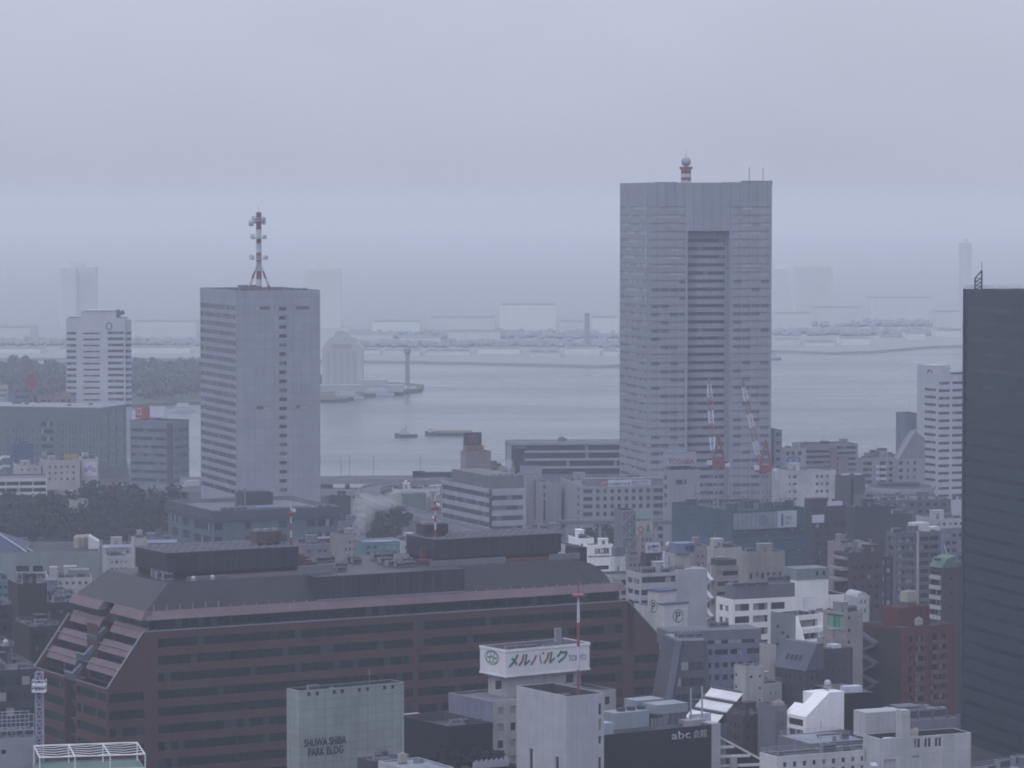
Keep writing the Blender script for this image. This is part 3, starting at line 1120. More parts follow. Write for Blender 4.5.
# white tower at the water, far left --------------------------------
wall_mat('tower white', (.62, .62, .63), streak=.1, blotch=.06, tile=(3.0, 3.4), mortar=.92)
b = Building('apartment_tower', 'slim white tower with three columns of window strips, beside the water at left', 66, 66, 125, 318, 2050, 2, 'tower white', 'roof pale', cat='tower', parapet=1.0, ybot=412, deep=24)
R = b.rows(332, 6.05, 2.6, 13)
b.win('f', b.px('f', (66.6, 76)), R, 'glass band', 'window_strip')
b.win('f', b.px('f', (83, 99.5)), b.rows(332.6, 6.05, 1.7, 13), 'glass band', 'window_strip')
b.win('f', b.px('f', (107.5, 123.5)), b.rows(331.6, 6.05, 2.6, 13), 'glass band', 'window_strip')
b.finish()
m = MB(); m.box(b.fx(81), b.fx(116), 1, b.M - 3, b.H - 1.2, b.H + 4.2)
m.box(b.fx(84), b.fx(115.5), .6, b.M - 2.6, b.H + 4.2, b.H + 4.6)
m.build('penthouse', MATS['tower white'], b.root)
m = MB(); 
for k in range(16):
    t = k * math.pi / 8; t2 = t + math.pi / 8
    m.bar((1.6 * math.cos(t), -.05, 2.1 * math.sin(t)), (1.6 * math.cos(t2), -.05, 2.1 * math.sin(t2)), .6)
m.build('emblem', plain('sign grey', (.2, .21, .22)), b.root, (b.fx(109), 0, b.z(326)))
m = MB(); m.tube((0, 0, 0), (0, 0, 3), .3, 6); m.tube((-1, -1.5, 3.4), (0, 0, 3.2), 2.6, 12, 1.2); m.tube((1.5, -1, 4.2), (2.5, 0, 3.6), 1.6, 10, .8)
b.put('dish', m.mesh('dish', plain('dish dark', (.12, .13, .15))), b.fx(119), 5)
# rounded right-hand bay
m = MB(); m.lathe((b.L - 1, 6.0, 0), [(4.2, 0), (4.2, b.H - 1)], 20)
bay = m.build('round_bay', MATS['tower white'], b.root)
for z0, z1 in R:
    m = MB(); m.lathe((0, 0, 0), [(4.24, 0), (4.24, round(z1 - z0, 2))], 20)
    m.build('window_strip', MATS['glass band'], bay, (b.L - 1, 6.0, z0))

# white tower, right --------------------------------------------------
b = Building('apartment_tower', 'white tower block with three columns of dark windows beside the dark glass tower', 917, 937, 990, 374.5, 1650, 27, 'tower white', 'roof grey', cat='tower', ybot=502)
b.win('l', b.px('l', (924.5, 936)), b.rows(388.7, 7.52, 2.8, 15), 'glass band')
b.win('f', b.px('f', (939, 950), (952.5, 964.5), (967, 979)), b.rows(382, 7.52, 2.8, 16), 'glass band')
b.win('f', b.px('f', (953, 957), (959, 963)), b.rows(496.5, 7.5, 4, 1), 'glass band')
b.finish()
m = MB(); m.box(-.02, 9, 2.0, b.M + .02, b.H - 1.2, b.H + 4.2)
m.build('stair_tower', MATS['tower white'], b.root)
m = MB(); m.box(9.05, b.L + .2, -.2, .4, b.H - .05, b.H + .5)
m.build('roof_rim', MATS['dark grey'], b.root)
m = MB()
for k in range(10):
    t = k * math.pi / 9; t2 = (k + 1) * math.pi / 9
    if k < 9: m.bar((-.05, 1.8 * math.cos(t), 1.8 * math.sin(t)), (-.05, 1.8 * math.cos(t2), 1.8 * math.sin(t2)), .7)
m.build('emblem', plain('sign grey', (.2, .21, .22)), b.root, (0, 6.0, b.H + .2))

# dark glass tower cut by the right edge ------------------------------
wall_mat('teal curtain', (.012, .036, .052), rough=.4, tile=(1.55, 4.2), mortar=.6, streak=.1, blotch=.15, spec=.3)
glass_mat('glass teal', base=(.004, .005, .011), blind=(.010, .028, .040), pw=7.0, prob=.16, bar=.1, barcol=(.014, .024, .03))
b = Building('office_tower', 'dark teal glass tower with thin window strips, filling the right edge', 964, 1062, 1120, 294.3, 900, 16, 'teal curtain', 'roof dark', parapet=1.2)
b.win('l', [(1.6, b.M - 1.2)], b.rows(312, 16.1, 5.2, 30), 'glass teal', 'window_strip', depth=.15)
b.finish()
m = MB(); m.box(-.25, 0, b.M - 1.0, b.M + .15, 0, b.H + .1)
m.build('corner_column', plain('column dark', (.03, .035, .045), .5), b.root)
b.rail(1.0)
p = b.top(2.5, b.M - 4)
la = empty('lattice_mast', 'dark steel lattice mast on the roof of the dark glass tower', 'antenna mast', p)
m = MB(); h = 6.3
for sx in (-.9, .9):
    for sy in (-.9, .9):
        m.bar((sx, sy, 0), (sx, sy, h if sx > 0 else h * .66), .2)
for k in range(4):
    z0, z1 = h * .66 * k / 4, h * .66 * (k + 1) / 4
    for sy in (-.9, .9):
        m.bar((-.9, sy, z0), (.9, sy, z1), .14); m.bar((-.9, sy, z1), (.9, sy, z1), .14)
    m.bar((.9, -.9, z0), (.9, .9, z1), .14); m.bar((-.9, -.9, z0), (-.9, .9, z1), .14)
m.bar((-.9, -.9, h * .66), (.9, -.9, h), .16); m.bar((-.9, .9, h * .66), (.9, .9, h), .16)
m.bar((.9, 0, h), (.9, 0, h + 2.4), .12)
m.build('lattice', plain('steel dark', (.05, .055, .07), .5), la)
# ------------------------------------------------------------------ the long brown office block in front
A = math.radians(29.5)
CA, SA = math.cos(A), math.sin(A)
BD = 830.0
C0 = at(107, 690, BD)
UK = C0.x / BD / ((107 - 512.0) / F)
root = empty('office_building', 'long brown tiled office block with stepped terraces at its left end and dark metal roof', 'building', (C0.x, C0.y, GZ), A)
brown = root


def bs(px, y=0.0):
    """local x of a pixel column in the plane y"""
    u = (px - 512.0) / F * UK
    cx = C0.x - y * SA; cy_ = BD + y * CA
    return (u * cy_ - cx) / (CA - u * SA)


def bz(px, py, y=0.0):
    s_ = bs(px, y)
    return at(512, py, BD + s_ * SA + y * CA).z - GZ


BL = bs(663)
X0 = bs(143.6); ZT = bz(143.6, 632.5); ZS = bz(107, 689)
def mside(px, x, y=0.0):
    """distance along the left-hand end from (x, y) back to a pixel column"""
    u = (px - 512.0) / F * UK
    return (C0.x + x * CA - y * SA - u * (BD + x * SA + y * CA)) / (SA + u * CA)


M1, M2, MW = mside(75.5, 0), mside(64.5, 0), mside(35, 0)
XR = BL - bs(627.5); ZSR = bz(663, 641)
STEP = X0 / 3.0; FH = (ZT - ZS) / 3.0
FOOT.append(('brown', [(C0.x + x * CA - y * SA, C0.y + x * SA + y * CA) for x, y in ((0, 0), (BL, 0), (BL, MW), (0, MW))]))
# window rows on the front
rows_ = []
for k in range(9):
    yt_ = 639 + 17.25 * k
    rows_.append((round(bz(158, yt_ + 9), 2), round(bz(158, yt_), 2)))
cl0, cl1, cr0, cr1, crr = bs(158), bs(413), bs(418.5), bs(622), bs(634)
low, high = [], []
for k, (z0, z1) in enumerate(rows_):
    dst = low if z1 < ZS - .2 else high
    if z0 < ZS < z1:
        z1 = round(ZS - .05, 2); dst = low
    dst += [(round(cl0, 2), round(cl1, 2), z0, z1), (round(cr0, 2), round(cr1, 2), z0, z1)]
    if k >= 3 and dst is low:
        dst.append((.6, round(bs(144), 2), z0, z1))
    if k >= 3 and dst is low:
        dst.append((round(crr, 2), round(BL - .5, 2), z0, z1))
    elif dst is high and k >= 2:
        dst.append((round(crr, 2), round(BL - 6.0, 2), z0, z1))
high = [h for h in high if h[0] > X0]
m = MB()
m.facade((0, 0), (1, 0), BL, 0.0, ZS, low, .35)
m.facade((X0, 0), (1, 0), BL - X0 - XR, ZS, ZT, [(round(a - X0, 4), round(min(b2, BL - XR - .3) - X0, 4), c, e) for a, b2, c, e in high], .35)
m.face([(0, 0, ZS), (X0, 0, ZS), (X0, 0, ZT)]); m.face([(BL - XR, 0, ZS), (BL, 0, ZS), (BL, 0, ZSR), (BL - XR, 0, ZT)])
# thickness of the sloping fins
m.face([(0, 0, ZS), (X0, 0, ZT), (X0, .6, ZT), (0, .6, ZS)]); m.face([(BL, 0, ZSR), (BL, .6, ZSR), (BL - XR, .6, ZT), (BL - XR, 0, ZT)])
m.face([(0, .6, ZS), (X0, .6, ZT), (X0, .6, ZS)]); m.face([(BL, .6, ZS), (BL - XR, .6, ZS), (BL - XR, .6, ZT), (BL, .6, ZSR)]); m.face([(BL, 0, ZS), (BL, .6, ZS), (BL, .6, ZSR), (BL, 0, ZSR)])
m.face([(0, MW, ZS), (X0, MW, ZS), (X0, MW, ZT)]); m.face([(0, MW, ZS), (X0, MW, ZT), (X0, MW - .6, ZT), (0, MW - .6, ZS)]); m.face([(0, MW - .6, ZS), (X0, MW - .6, ZT), (X0, MW - .6, ZS)])
# left end, below the terraces: two wings and the slot between
lh = [(z0, z1) for z0, z1 in rows_ if z1 < ZS + .01]
left1 = [(.7, M1 - .6, a, c) for a, c in lh]
left2 = [(.6, MW - M2 - .6, a, c) for a, c in lh]
m.facade((0, M1), (0, -1), M1, 0.0, ZS, [(round(a, 2), round(b2, 2), c, e) for a, b2, c, e in left1], .35)
m.facade((0, MW), (0, -1), MW - M2, 0.0, ZS, [(round(a, 2), round(b2, 2), c, e) for a, b2, c, e in left2], .35)
m.face([(0, M1, 0), (0, M1, ZS), (6, M1, ZS), (6, M1, 0)]); m.face([(0, M2, 0), (6, M2, 0), (6, M2, ZS), (0, M2, ZS)])
m.face([(6, M1, 0), (6, M1, ZT), (6, M2, ZT), (6, M2, 0)])
m.face([(BL, 0, 0), (BL, MW, 0), (BL, MW, ZS), (BL, 0, ZS)]); m.face([(BL, MW, 0), (0, MW, 0), (0, MW, ZS), (BL, MW, ZS)])
# stepped storeys above, both ends
for k in range(3):
    xa = STEP * k; za = ZS + FH * k
    for ya, yb in ((.6, M1), (M2, MW)):
        m.box(xa + STEP + .5, BL * .5, ya, yb, za, za + FH)
    m.box(xa + STEP + 6.5, BL - (xa + STEP + .5), .62, MW - .02, za + .02, za + FH - .02)
m.build('wall', MATS['brown tile'], root)
glass_mat('glass brown', base=(.006, .008, .013), blind=(.055, .062, .080), pw=1.75, prob=.13, bar=.12, barcol=(.03, .028, .03))
for h in low + high:
    pane(root, h[0] - .02, min(h[1], BL - XR - .3 if h in high else BL) + .02, .34, h[2] - .02, h[3] + .02, 'glass brown', 'window_strip', proud=0)
for hs_, off in ((left1, M1), (left2, MW)):
    for a, b2, c, e in hs_:
        o = pane(root, 0, b2 - a, 0, c, e, 'glass brown', 'window_strip', proud=0)
        o.location = (.34, off - a, c); o.rotation_euler = (0, 0, -math.pi / 2)
# terraces: slanted pink parapet, window strip and ledge rail for every step
trim = MATS['pink trim']; rail = plain('rail dim', (.30, .30, .32), .5)
for k in range(4):
    xk = STEP * (3 - k) if k < 4 else 0
    zk = ZT - FH * k
    for ya, yb in ((.65, M1), (M2, MW)):
        if k < 3:
            m = MB(); m.prism([(xk + 1.1, zk + .85), (xk - .5, zk - 1.75), (xk + .35, zk - 1.75), (xk + 1.8, zk + .85)], 'y', ya, yb)
            m.build('parapet', trim, root)
            o = pane(root, 0, yb - ya - 2.2, 0, zk - 3.8, zk - 1.8, 'glass brown', 'window_strip', proud=0)
            o.location = (xk + .44, yb - 1.1, zk - 3.8); o.rotation_euler = (0, 0, -math.pi / 2)
        m = MB(); m.box(xk - .1 - (0 if k else .4), xk + .1, ya, yb, zk - .1 - (3.9 if k < 0 else 0), zk + .12)
        if k: m.build('ledge_rail', rail, root)
    # light concrete gutters stepping down the slot
    if k:
        m = MB()
        m.prism([(xk + .4, zk + 1.4), (xk + 2.6, zk + 3.4), (xk + 3.2, zk + 2.8), (xk + 1.0, zk - .2)], 'y', M1 + 2.2, M1 + 3.4)
        m.prism([(xk - .6, zk + 1.4), (xk - .1, zk + 1.6), (xk + .5, zk - .4), (xk, zk - .6)], 'y', M1 + .8, M2 - .8)
        m.build('gutter', plain('gutter grey', (.16, .17, .20), .6), root)
m = MB()
for k in range(7):
    z = ZS - 2 - k * 4.1
    m.prism([(1.4, z), (2.0, z), (3.6, z - 2.6), (3.0, z - 2.6)], 'y', M1 + .4, M2 - .4)
m.box(2.4, 3.6, M1 + 2.2, M1 + 4.4, 0, ZS)
m.build('down_pipe', plain('gutter grey', (.16, .17, .20), .6), root)
for xa, xb, s_, zz_, yy_ in ((0, X0, 1, ZS, -.1), (BL, BL - XR, -1, ZSR, -.1), (0, X0, 1, ZS, MW + .1)):
    m = MB(); m.bar((xa - .12 * s_, yy_, zz_ + .1), (xb - .12 * s_, yy_, ZT + .1), .35)
    m.build('edge_rail', rail, root)
m = MB(); m.box(X0, BL - XR, -.12, .12, ZT + .02, ZT + .3)
for k in range(26):
    x = X0 + 3 + k * 5.2
    if x < BL - X0: m.bar((x, 0, ZT + .3), (x, 0, ZT + 1.0), .06)
m.build('terrace_rail', rail, root)
# set-back top storey
ZE0, ZE1 = bz(150, 620.5), bz(150, 612)
TX0, TX1 = X0 + 1.2, bs(624)
m = MB(); m.box(TX0 + .6, TX1 - .6, 1.5, MW - .6, ZT - .1, ZE0 + .4)
m.build('top_storey', MATS['dark brown'], root)
n = 12
for k in range(n):
    a = TX0 + .8 + (TX1 - TX0 - 1.6) * k / n; c = TX0 + .8 + (TX1 - TX0 - 1.6) * (k + 1) / n - .4
    pane(root, a, c, 1.5, ZT + .5, ZE0 + .1, 'glass brown', 'window_strip', proud=.08)
for ya, yb in ((1.6, M1), (M2, MW - 1)):
    o = pane(root, 0, yb - ya - .4, 0, ZT + .5, ZE0 + .1, 'glass brown', 'window_strip', proud=0)
    o.location = (TX0 + .52, yb - .2, ZT + .5); o.rotation_euler = (0, 0, -math.pi / 2)
m = MB()
m.prism([(-.2, ZE0), (1.1, ZE1), (2.6, ZE1), (2.6, ZE0)], 'x', TX0 - .4, TX1 + .4)
m.build('eave', trim, root)
m = MB()
for ya, yb in ((.4, M1), (M2, MW)):
    m.prism([(TX0 - 1.6, ZE0), (TX0 - .3, ZE1), (TX0 + 1.2, ZE1), (TX0 + 1.2, ZE0)], 'y', ya, yb)
m.build('eave', trim, root)
# dark metal mansard roof, hipped at the left, rounded at the right
ZM0, ZM1 = ZE1, bz(168, 583.5, 6)
rx0, rx1 = TX0 + .1, bs(613)
rings = []
NR = 7
for k in range(NR + 1):
    t = k / NR
    rings.append((rx0 + 8 * t, rx1 - 8.0 * (1 - math.sqrt(max(0, 1 - t * t))), 1.3 + 5 * t, MW - 1.3 - 1.0 * t, ZM0 + (ZM1 - ZM0) * t))
m = MB()
for k in range(NR):
    a, c = rings[k], rings[k + 1]
    q0 = [(a[0], a[2], a[4]), (a[1], a[2], a[4]), (a[1], a[3], a[4]), (a[0], a[3], a[4])]
    q1 = [(c[0], c[2], c[4]), (c[1], c[2], c[4]), (c[1], c[3], c[4]), (c[0], c[3], c[4])]
    for j in range(4):
        j2 = (j + 1) % 4
        m.face([q0[j], q0[j2], q1[j2], q1[j]])
t = rings[-1]
m.face([(t[0], t[2], t[4]), (t[1], t[2], t[4]), (t[1], t[3], t[4]), (t[0], t[3], t[4])])
wall_mat('mansard', (.040, .037, .044), rough=.5, tile=(.6, 30), mortar=.86, streak=.3, blotch=.2)
wall_mat('mansard panel', (.048, .044, .058), rough=.5, tile=(3.6, 30), mortar=1.9, streak=.3, blotch=.2)
roof = m.build('roof', MATS['mansard'], root)
mid0, mid1 = bs(317, 1.2), bs(464, 1.2)
m = MB(); m.box(mid0, mid1, 1.15, 8, ZM0 + .35, ZM1 + .05)
for k in range(12):
    x = mid0 + (mid1 - mid0) * k / 11
    m.box(x - .08, x + .08, 1.02, 1.15, ZM0 + .4, ZM1)
m.build('roof_screen', MATS['mansard panel'], root)
m = MB(); m.box(mid0, mid1, .9, 1.14, ZM0 + .02, ZM0 + .34)
m.build('screen_sill', rail, root)
m = MB()
for k in range(40):
    x = rx0 + 2 + k * 3.4
    if x < rx1 - 2 and not (mid0 - 1 < x < mid1 + 1):
        m.box(x - .12, x + .12, 1.0, 1.3, ZM0 - .05, ZM0 + (1.5 if k < 6 else .5))
m.build('snow_guard', rail, root)
# plant on the flat top: parapet, louvred plant houses, units
wall_mat('plant house', (.055, .05, .062), rough=.6, tile=(3.4, 40), mortar=1.45, streak=.3, blotch=.25)
def plant(px0, px1, pyt, pxl, y=16.0):
    xa, xb = bs(px0, y), bs(px1, y); mm = mside(pxl, xa, y); zt_ = bz(px0, pyt, y)
    m = MB(); m.box(xa, xb, y, y + mm, ZM1 + 1.2, zt_)
    h = m.build('plant_house', MATS['plant house'], roof)
    m = MB()
    n = int((xb - xa) / 2.2)
    for k in range(n + 1):
        x = xa + (xb - xa) * k / n
        m.box(x - .12, x + .12, y, y + mm, zt_, zt_ + .3)
    for k in range(6):
        yy = y + mm * k / 5
        m.box(xa, xb, yy - .12, yy + .12, zt_ + .02, zt_ + .26)
    m.build('pipe_grid', plain('duct zinc', (.25, .26, .27)), h)
    m = MB(); m.box(xa + .6, xb - .6, y + .5, y + mm - .5, ZM1, ZM1 + 1.2)
    m.build('plinth', MATS['dark brown'], h)
    return xa, xb, zt_
pa = plant(168, 299, 553.5, 136)
pb = plant(436, 561, 540, 406.5)
m = MB()
for xa, xb, h in ((rx0 + 14, pa[0] + 12, 1.0), (pa[0] + 10, pa[1] - 4, .8), (pa[1] - 4, mid0 + 8, 2.2), (mid1 - 6, mid1 + 16, 1.6), (bs(548, 9), bs(578, 9), 1.6)):
    m = MB(); m.box(xa, xb, 8.2, 8.6, ZM1 - .02, ZM1 + h); m.build('roof_parapet', plain('parapet grey', (.21, .21, .215)), roof)
m = MB(); redp = plain('red oxide', (.20, .062, .060), .7)
for xa, xb, y, z0, z1 in ((pa[0] + 4, pa[1] - 2, 12, .02, .6), (pa[1] + .3, pa[1] + 2.0, 17, 0, 4.2), (pa[1] + 2, pa[1] + 4.6, 18, 1.8, 2.6), (pb[0] - 4.5, pb[0] - .2, 17, .4, 1.1), (pb[0] - 1.8, pb[0] - .5, 20, 0, 3.6), (pb[0] + 16, pb[1] - 2, 12, .02, .5)):
    m = MB(); m.box(xa, xb, y, y + 1.2, ZM1 + z0, ZM1 + z1); m.build('pipe_rack', redp, roof)
rr = random.Random(5)
for k in range(20):
    x = rr.uniform(pa[1] + 4, pb[0] - 5); y = rr.uniform(10, 38)
    w, d_, h = rr.choice([(2.6, 1.2, 1.2), (3.4, 2, 1.6), (1.8, 1.0, 1.0), (4.2, 2.2, 1.4)])
    link('air_conditioner', ac_mesh(w, d_, h), roof, (x, y, ZM1))
for k in range(8):
    x = rr.uniform(rx0 + 12, pa[0] - 3); y = rr.uniform(10, 26)
    link('air_conditioner', ac_mesh(2.6, 1.2, 1.8), roof, (x, y, ZM1))
for px_, x_ in ((190, 0), (209, 0)):
    link('lamp_globe', ball_tank_mesh(.55), roof, (bs(px_ + 4, 7.4), 7.4, ZM1 - .3))
bmat = Matrix.Translation((C0.x, C0.y, GZ)) @ Matrix.Rotation(A, 4, 'Z')
def louvre_box(label, xa, y, zb_, w, h, dep, mk):
    p = bmat @ Vector((xa, y, zb_))
    r_ = empty('cooling_tower', label, 'cooling tower', p, A)
    m = MB(); m.box(0, w, 0, dep, .5, h)
    n = int(w / .9)
    for k in range(n + 1):
        x = w * k / n
        m.box(x - .07, x + .07, -.12, 0, .5, h)
    m.build('casing', mk, r_)
    m = MB()
    for x in (.4, w - .4):
        m.box(x - .15, x + .15, .3, dep - .3, 0, .5)
    m.build('stand', plain('steel grey', (.22, .22, .23)), r_)
    m = MB()
    for k in range(3): m.tube(((k + .5) * w / 3, dep / 2, h), ((k + .5) * w / 3, dep / 2, h + .5), min(w / 6, dep / 2) * .85, 12)
    m.build('fan_ring', plain('unit casing', (.42, .43, .42)), r_)
louvre_box('brown louvred cooling tower on the roof of the left plant house', bs(257, 22), 22, pa[2] + .3, 7.0, 3.3, 4, plain('tank brown', (.13, .095, .075)))
louvre_box('dark louvred cooling tower at the foot of the right rooftop mast', bs(424, 23), 23, pb[2] + .3, 7.0, 3.0, 4, plain('tank dark', (.075, .06, .06)))
for (px_, label, hh, plate, zt_, yy) in ((291.5, 'slender red and white mast on the left plant house of the brown block', 10.5, .68, pa[2], 19.5), (435.5, 'slender red and white mast with ring platform on the right plant house', 11.0, .62, pb[2], 21.5)):
    p = bmat @ Vector((bs(px_, yy), yy, zt_ + .3))
    r_, rd_, wh_ = striped_mast('antenna_mast', label, p, hh, 6, .28)
    m = MB(); m.tube((0, 0, hh * plate), (0, 0, hh * plate + .8), .75, 10)
    m.build('platform', rd_, r_)
    m = MB(); m.tube((.5, -.2, hh * plate + 1.3), (.9, -.7, hh * plate + 1.5), .5, 8); m.build('dish', wh_, r_)
# ------------------------------------------------------------------ the middle distance
INK = plain('ink black', (.02, .022, .03), .6)
INKR = plain('ink red', (.36, .07, .085), .6)
INKG = plain('ink green', (.03, .20, .10), .6)
INKB = plain('ink blue', (.03, .08, .28), .6)
INKY = plain('ink yellow', (.44, .34, .13), .6)
INKW = plain('ink white', (.66, .66, .66), .6)
SIGNW = plain('sign white', (.66, .67, .69), .55)
STEEL = plain('steel grey', (.22, .22, .23), .6)


def letters(parent, s, x, y, z, w, h, mat, rz=0.0, shear=0.0, depth=.1, bold=.008):
    me = text_mesh(s, w, h, mat, depth, shear, bold)
    if me is None: return None
    return link('lettering', me, parent, (x, y, z), rz)


def ring(m, cx, cz, r, t, y, n=24, sx=1.0):
    for k in range(n):
        a, b_ = 2 * math.pi * k / n, 2 * math.pi * (k + 1) / n
        P = lambda rr_, an: (cx + rr_ * math.cos(an) * sx, y, cz + rr_ * math.sin(an))
        m.face([P(r, a), P(r, b_), P(r - t, b_), P(r - t, a)])


def roof_sign(b, name, label, x, y, w, h, lift, panel, texts=(), th=.5, group=None, face='f', cat='sign', z=None):
    """a hoarding on legs, a thing of its own standing on a roof; local x,y on the building"""
    base = b.mat @ Vector((x, y, b.H - b.parapet if z is None else z))
    r_ = empty(name, label, cat, base, b.a + (0 if face == 'f' else -math.pi / 2), group)
    m = MB(); m.box(0, w, 0, th, lift, lift + h)
    m.build('panel', panel, r_)
    if lift > .25:
        m = MB()
        n = max(2, int(w / 2.5) + 1)
        for k in range(n):
            px = .15 + (w - .3) * k / (n - 1)
            m.bar((px, th + .1, 0), (px, th + .1, lift + h * .8), .18)
            m.bar((px, th + 1.6, 0), (px, th + .1, lift + h * .6), .14)
        m.build('stand', STEEL, r_)
    for t in texts:
        letters(r_, t[0], t[1] * w, -.005, lift + t[2] * h, t[3] * w, t[4] * h, t[5])
    return r_


# ---- waterfront at left ---------------------------------------------
glass_mat('glass bank', base=(.05, .065, .075), blind=(.11, .13, .14), pw=2.0, prob=.3, bar=.3, barcol=(.20, .22, .24))
wall_mat('slab green', (.145, .18, .185), streak=.15)
b = Building('office_slab', 'long grey green office slab below the white tower at far left', -70, 100, 126, 408.5, 1900, 74, 'slab green', 'roof grey', ybot=472, deep=95, parapet=.8)
R = b.rows(423, 7.4, 4.2, 6)
b.win('l', b.px('l', (2, 10), (11.5, 20), (21.5, 30), (31, 38)), R[1:], 'glass bank', 'window_strip')
b.win('l', b.px('l', (41, 53)), R, 'glass dark', 'window_strip')
b.win('l', b.px('l', (57, 66), (67.5, 76.5), (78, 87), (88, 97)), R, 'glass bank', 'window_strip')
b.win('f', b.cols('f', 3, .03, .05, .9), b.rows(412, 7.4, 5.6, 8), 'glass bank', 'window_strip')
b.finish(); b.clutter(3, 6, True)
m = MB(); m.box(-.15, b.L + .15, -.15, b.M + .15, b.H, b.H + .5); m.build('roof_rim', plain('rim pale', (.30, .31, .33)), b.root)
for k, (x, yt, label, x1, mt) in enumerate(((10, 392, 'bluish block rising behind the green slab at far left', 34, 'grey blue'), (33, 396, 'low reddish block behind the green slab, left of the white tower', 76, 'pink tile'), (-8, 385, 'pale block at the very left edge behind the green slab', 8, 'pale concrete'))):
    q = Building('office_block', label, x, x + 4, x1, yt, 2000 + 6 * k, 20, mt, 'roof grey', ybot=410)
    q.win('f', q.cols('f', 5, .08, .08, .6), q.rows(yt + 4, 5.5, 2.4, 2), 'glass'); q.finish(); q.clutter(40 + k, 3)
    if k == 0:
        roof_sign(q, 'rooftop_sign', 'round red sign with white foot on the bluish block at far left', q.fxd(27, 4), 4, 5.5, 7.5, 3.0, INKR)
        m = MB(); m.lathe((0, 0, 0), [(2.7, 3), (3.6, 6), (3.6, 10), (2.0, 13)], 14)

b = Building('office_block', 'banded grey office with red hoarding on its roof, left of the masted tower', 130, 173, 189, 421, 1810, 66, 'grey blue', 'roof dark', ybot=490)
b.win('l', b.px('l', (131, 166)), b.rows(429.5, 8.3, 3.0, 7), 'glass band', 'window_strip')
b.win('f', [(1.0, b.L - .8)], b.rows(429.5, 8.3, 3.2, 7), 'glass band', 'window_strip')
m = None
b.finish(); b.clutter(5, 4)
m = MB(); m.box(-.25, .0, 0.0, (166.0 and b.M - b.ly(167)), 0.0, b.H - 1.2); m.build('stair_strip', MATS['dark grey'], b.root)
roof_sign(b, 'rooftop_sign', 'red and white hoarding on the banded grey office at left', 3, b.M - 2, 17, 6.0, 2.2, SIGNW, (), face='l')
s0 = roof_sign(b, 'rooftop_sign', 'dark red hoarding beside the white one on the banded grey office', 2.4, b.M - 2, 8, 6.6, 1.8, INKR, (('ロ', .12, .2, .3, .6, INKW),), face='l', th=.3)

# road-side low blocks, far left
def easy(name, label, xl, xc, xr, yt, d, wall, a=29, rows=None, lc=None, fc=None, glass='glass', roof='roof grey', ybot=None, seed=1, clut=3, deep=None, tank=False, cat='building', group=None, parapet=.8, shed=True, lrows=None):
    """box building with regular windows; rows=(y0,pitch,h,n); lc/fc=(n, margin, fill) columns on each face"""
    q = Building(name, label, xl, xc, xr, yt, d, a, wall, roof, cat, group, deep, None, parapet, ybot)
    if rows:
        R_ = q.rows(*rows)
        if fc: q.win('f', q.cols('f', fc[0], fc[1], None, fc[2]), R_, glass, seed=seed)
        if lc: q.win('l', q.cols('l', lc[0], lc[1], None, lc[2]), R_ if lrows is None else q.rows(*lrows), glass, seed=seed + 1)
    q.finish()
    if clut: q.clutter(seed, int(clut * 1.7 + 1), shed, tank)
    if clut and d < 1050 and parapet < 1.2 and q.L > 4 and q.M > 4: q.rail(.95)
    return q


b = easy('office_block', 'blue clad block with white stair flights at far left', 8, 13, 33, 444, 1745, 'roof blue', 20, roof='roof blue', ybot=470, clut=2, deep=16)
m = MB()
for k in range(2):
    z = b.z(456 + k * 9)
    m.prism([(-9, z - 3.0), (-5, z), (-1.5, z), (-1.5, z - 1.0), (-5, z - 1.0), (-9, z - 4.0)], 'y', 0, 3)
m.build('outside_stair', INKW, b.root)
b = easy('low_block', 'cream low block with small windows by the elevated road', 40, 43, 80, 460.5, 1715, 'cream', 12, (466, 6, 2.4, 3), None, (5, .1, .34), ybot=488, seed=4)
roof_sign(b, 'rooftop_sign', 'yellow rooftop sign on the cream low block by the road', b.fxd(64, 3), 3, 6.6, 2.6, 1.0, INKY)
b = easy('low_block', 'pale low annex left of the cream block by the road', 13, 16, 41, 465.5, 1712, 'cream', 12, (469, 6, 1.8, 2), None, (3, .1, .3), ybot=480, seed=6)
b = easy('low_block', 'low block with a painted front right of the cream block', 79, 81, 98, 459, 1725, 'pale concrete', 10, None, ybot=486, seed=7)
m = MB(); m.box(1.0, b.L - .6, -.12, 0, b.z(476), b.z(462)); m.build('sign_board', SIGNW, b.root)
for k, mt in enumerate((INKR, INKB, INKR)):
    m = MB(); ring(m, 2.4 + k * 2.0, b.z(470) + (k % 2), 1.0, .5, -.14); m.build('painted_ring', mt, b.root)
# open-sided parking decks
b = Building('parking_deck', 'open sided parking deck with white slab edges by the garden trees', -30, -22, 47, 479, 1640, 8, 'white panel', 'roof grey', deep=30, ybot=502)
R = b.rows(482, 6.6, 4.0, 4)
b.win('f', b.cols('f', 5, .01, .01, .93), R, 'glass dark', 'opening', depth=1.2)
b.finish(); b.rail(1.0)
for x, yt, x1, lab, mt in ((146, 500, 169, 'pale shed with a small window band beside the dark parapet block', 'white panel'), (72, 500, 88, 'small pale building half hidden in the garden trees', 'cream')):
    q = Building('small_building', lab, x - 6, x, x1, yt, 1640 if x > 100 else 1560, 24, mt, 'roof pale', ybot=540)
    q.win('f', q.cols('f', 3, .1, .1, .7), q.rows(yt + 8, 8, 3.4, 2), 'glass'); q.finish()

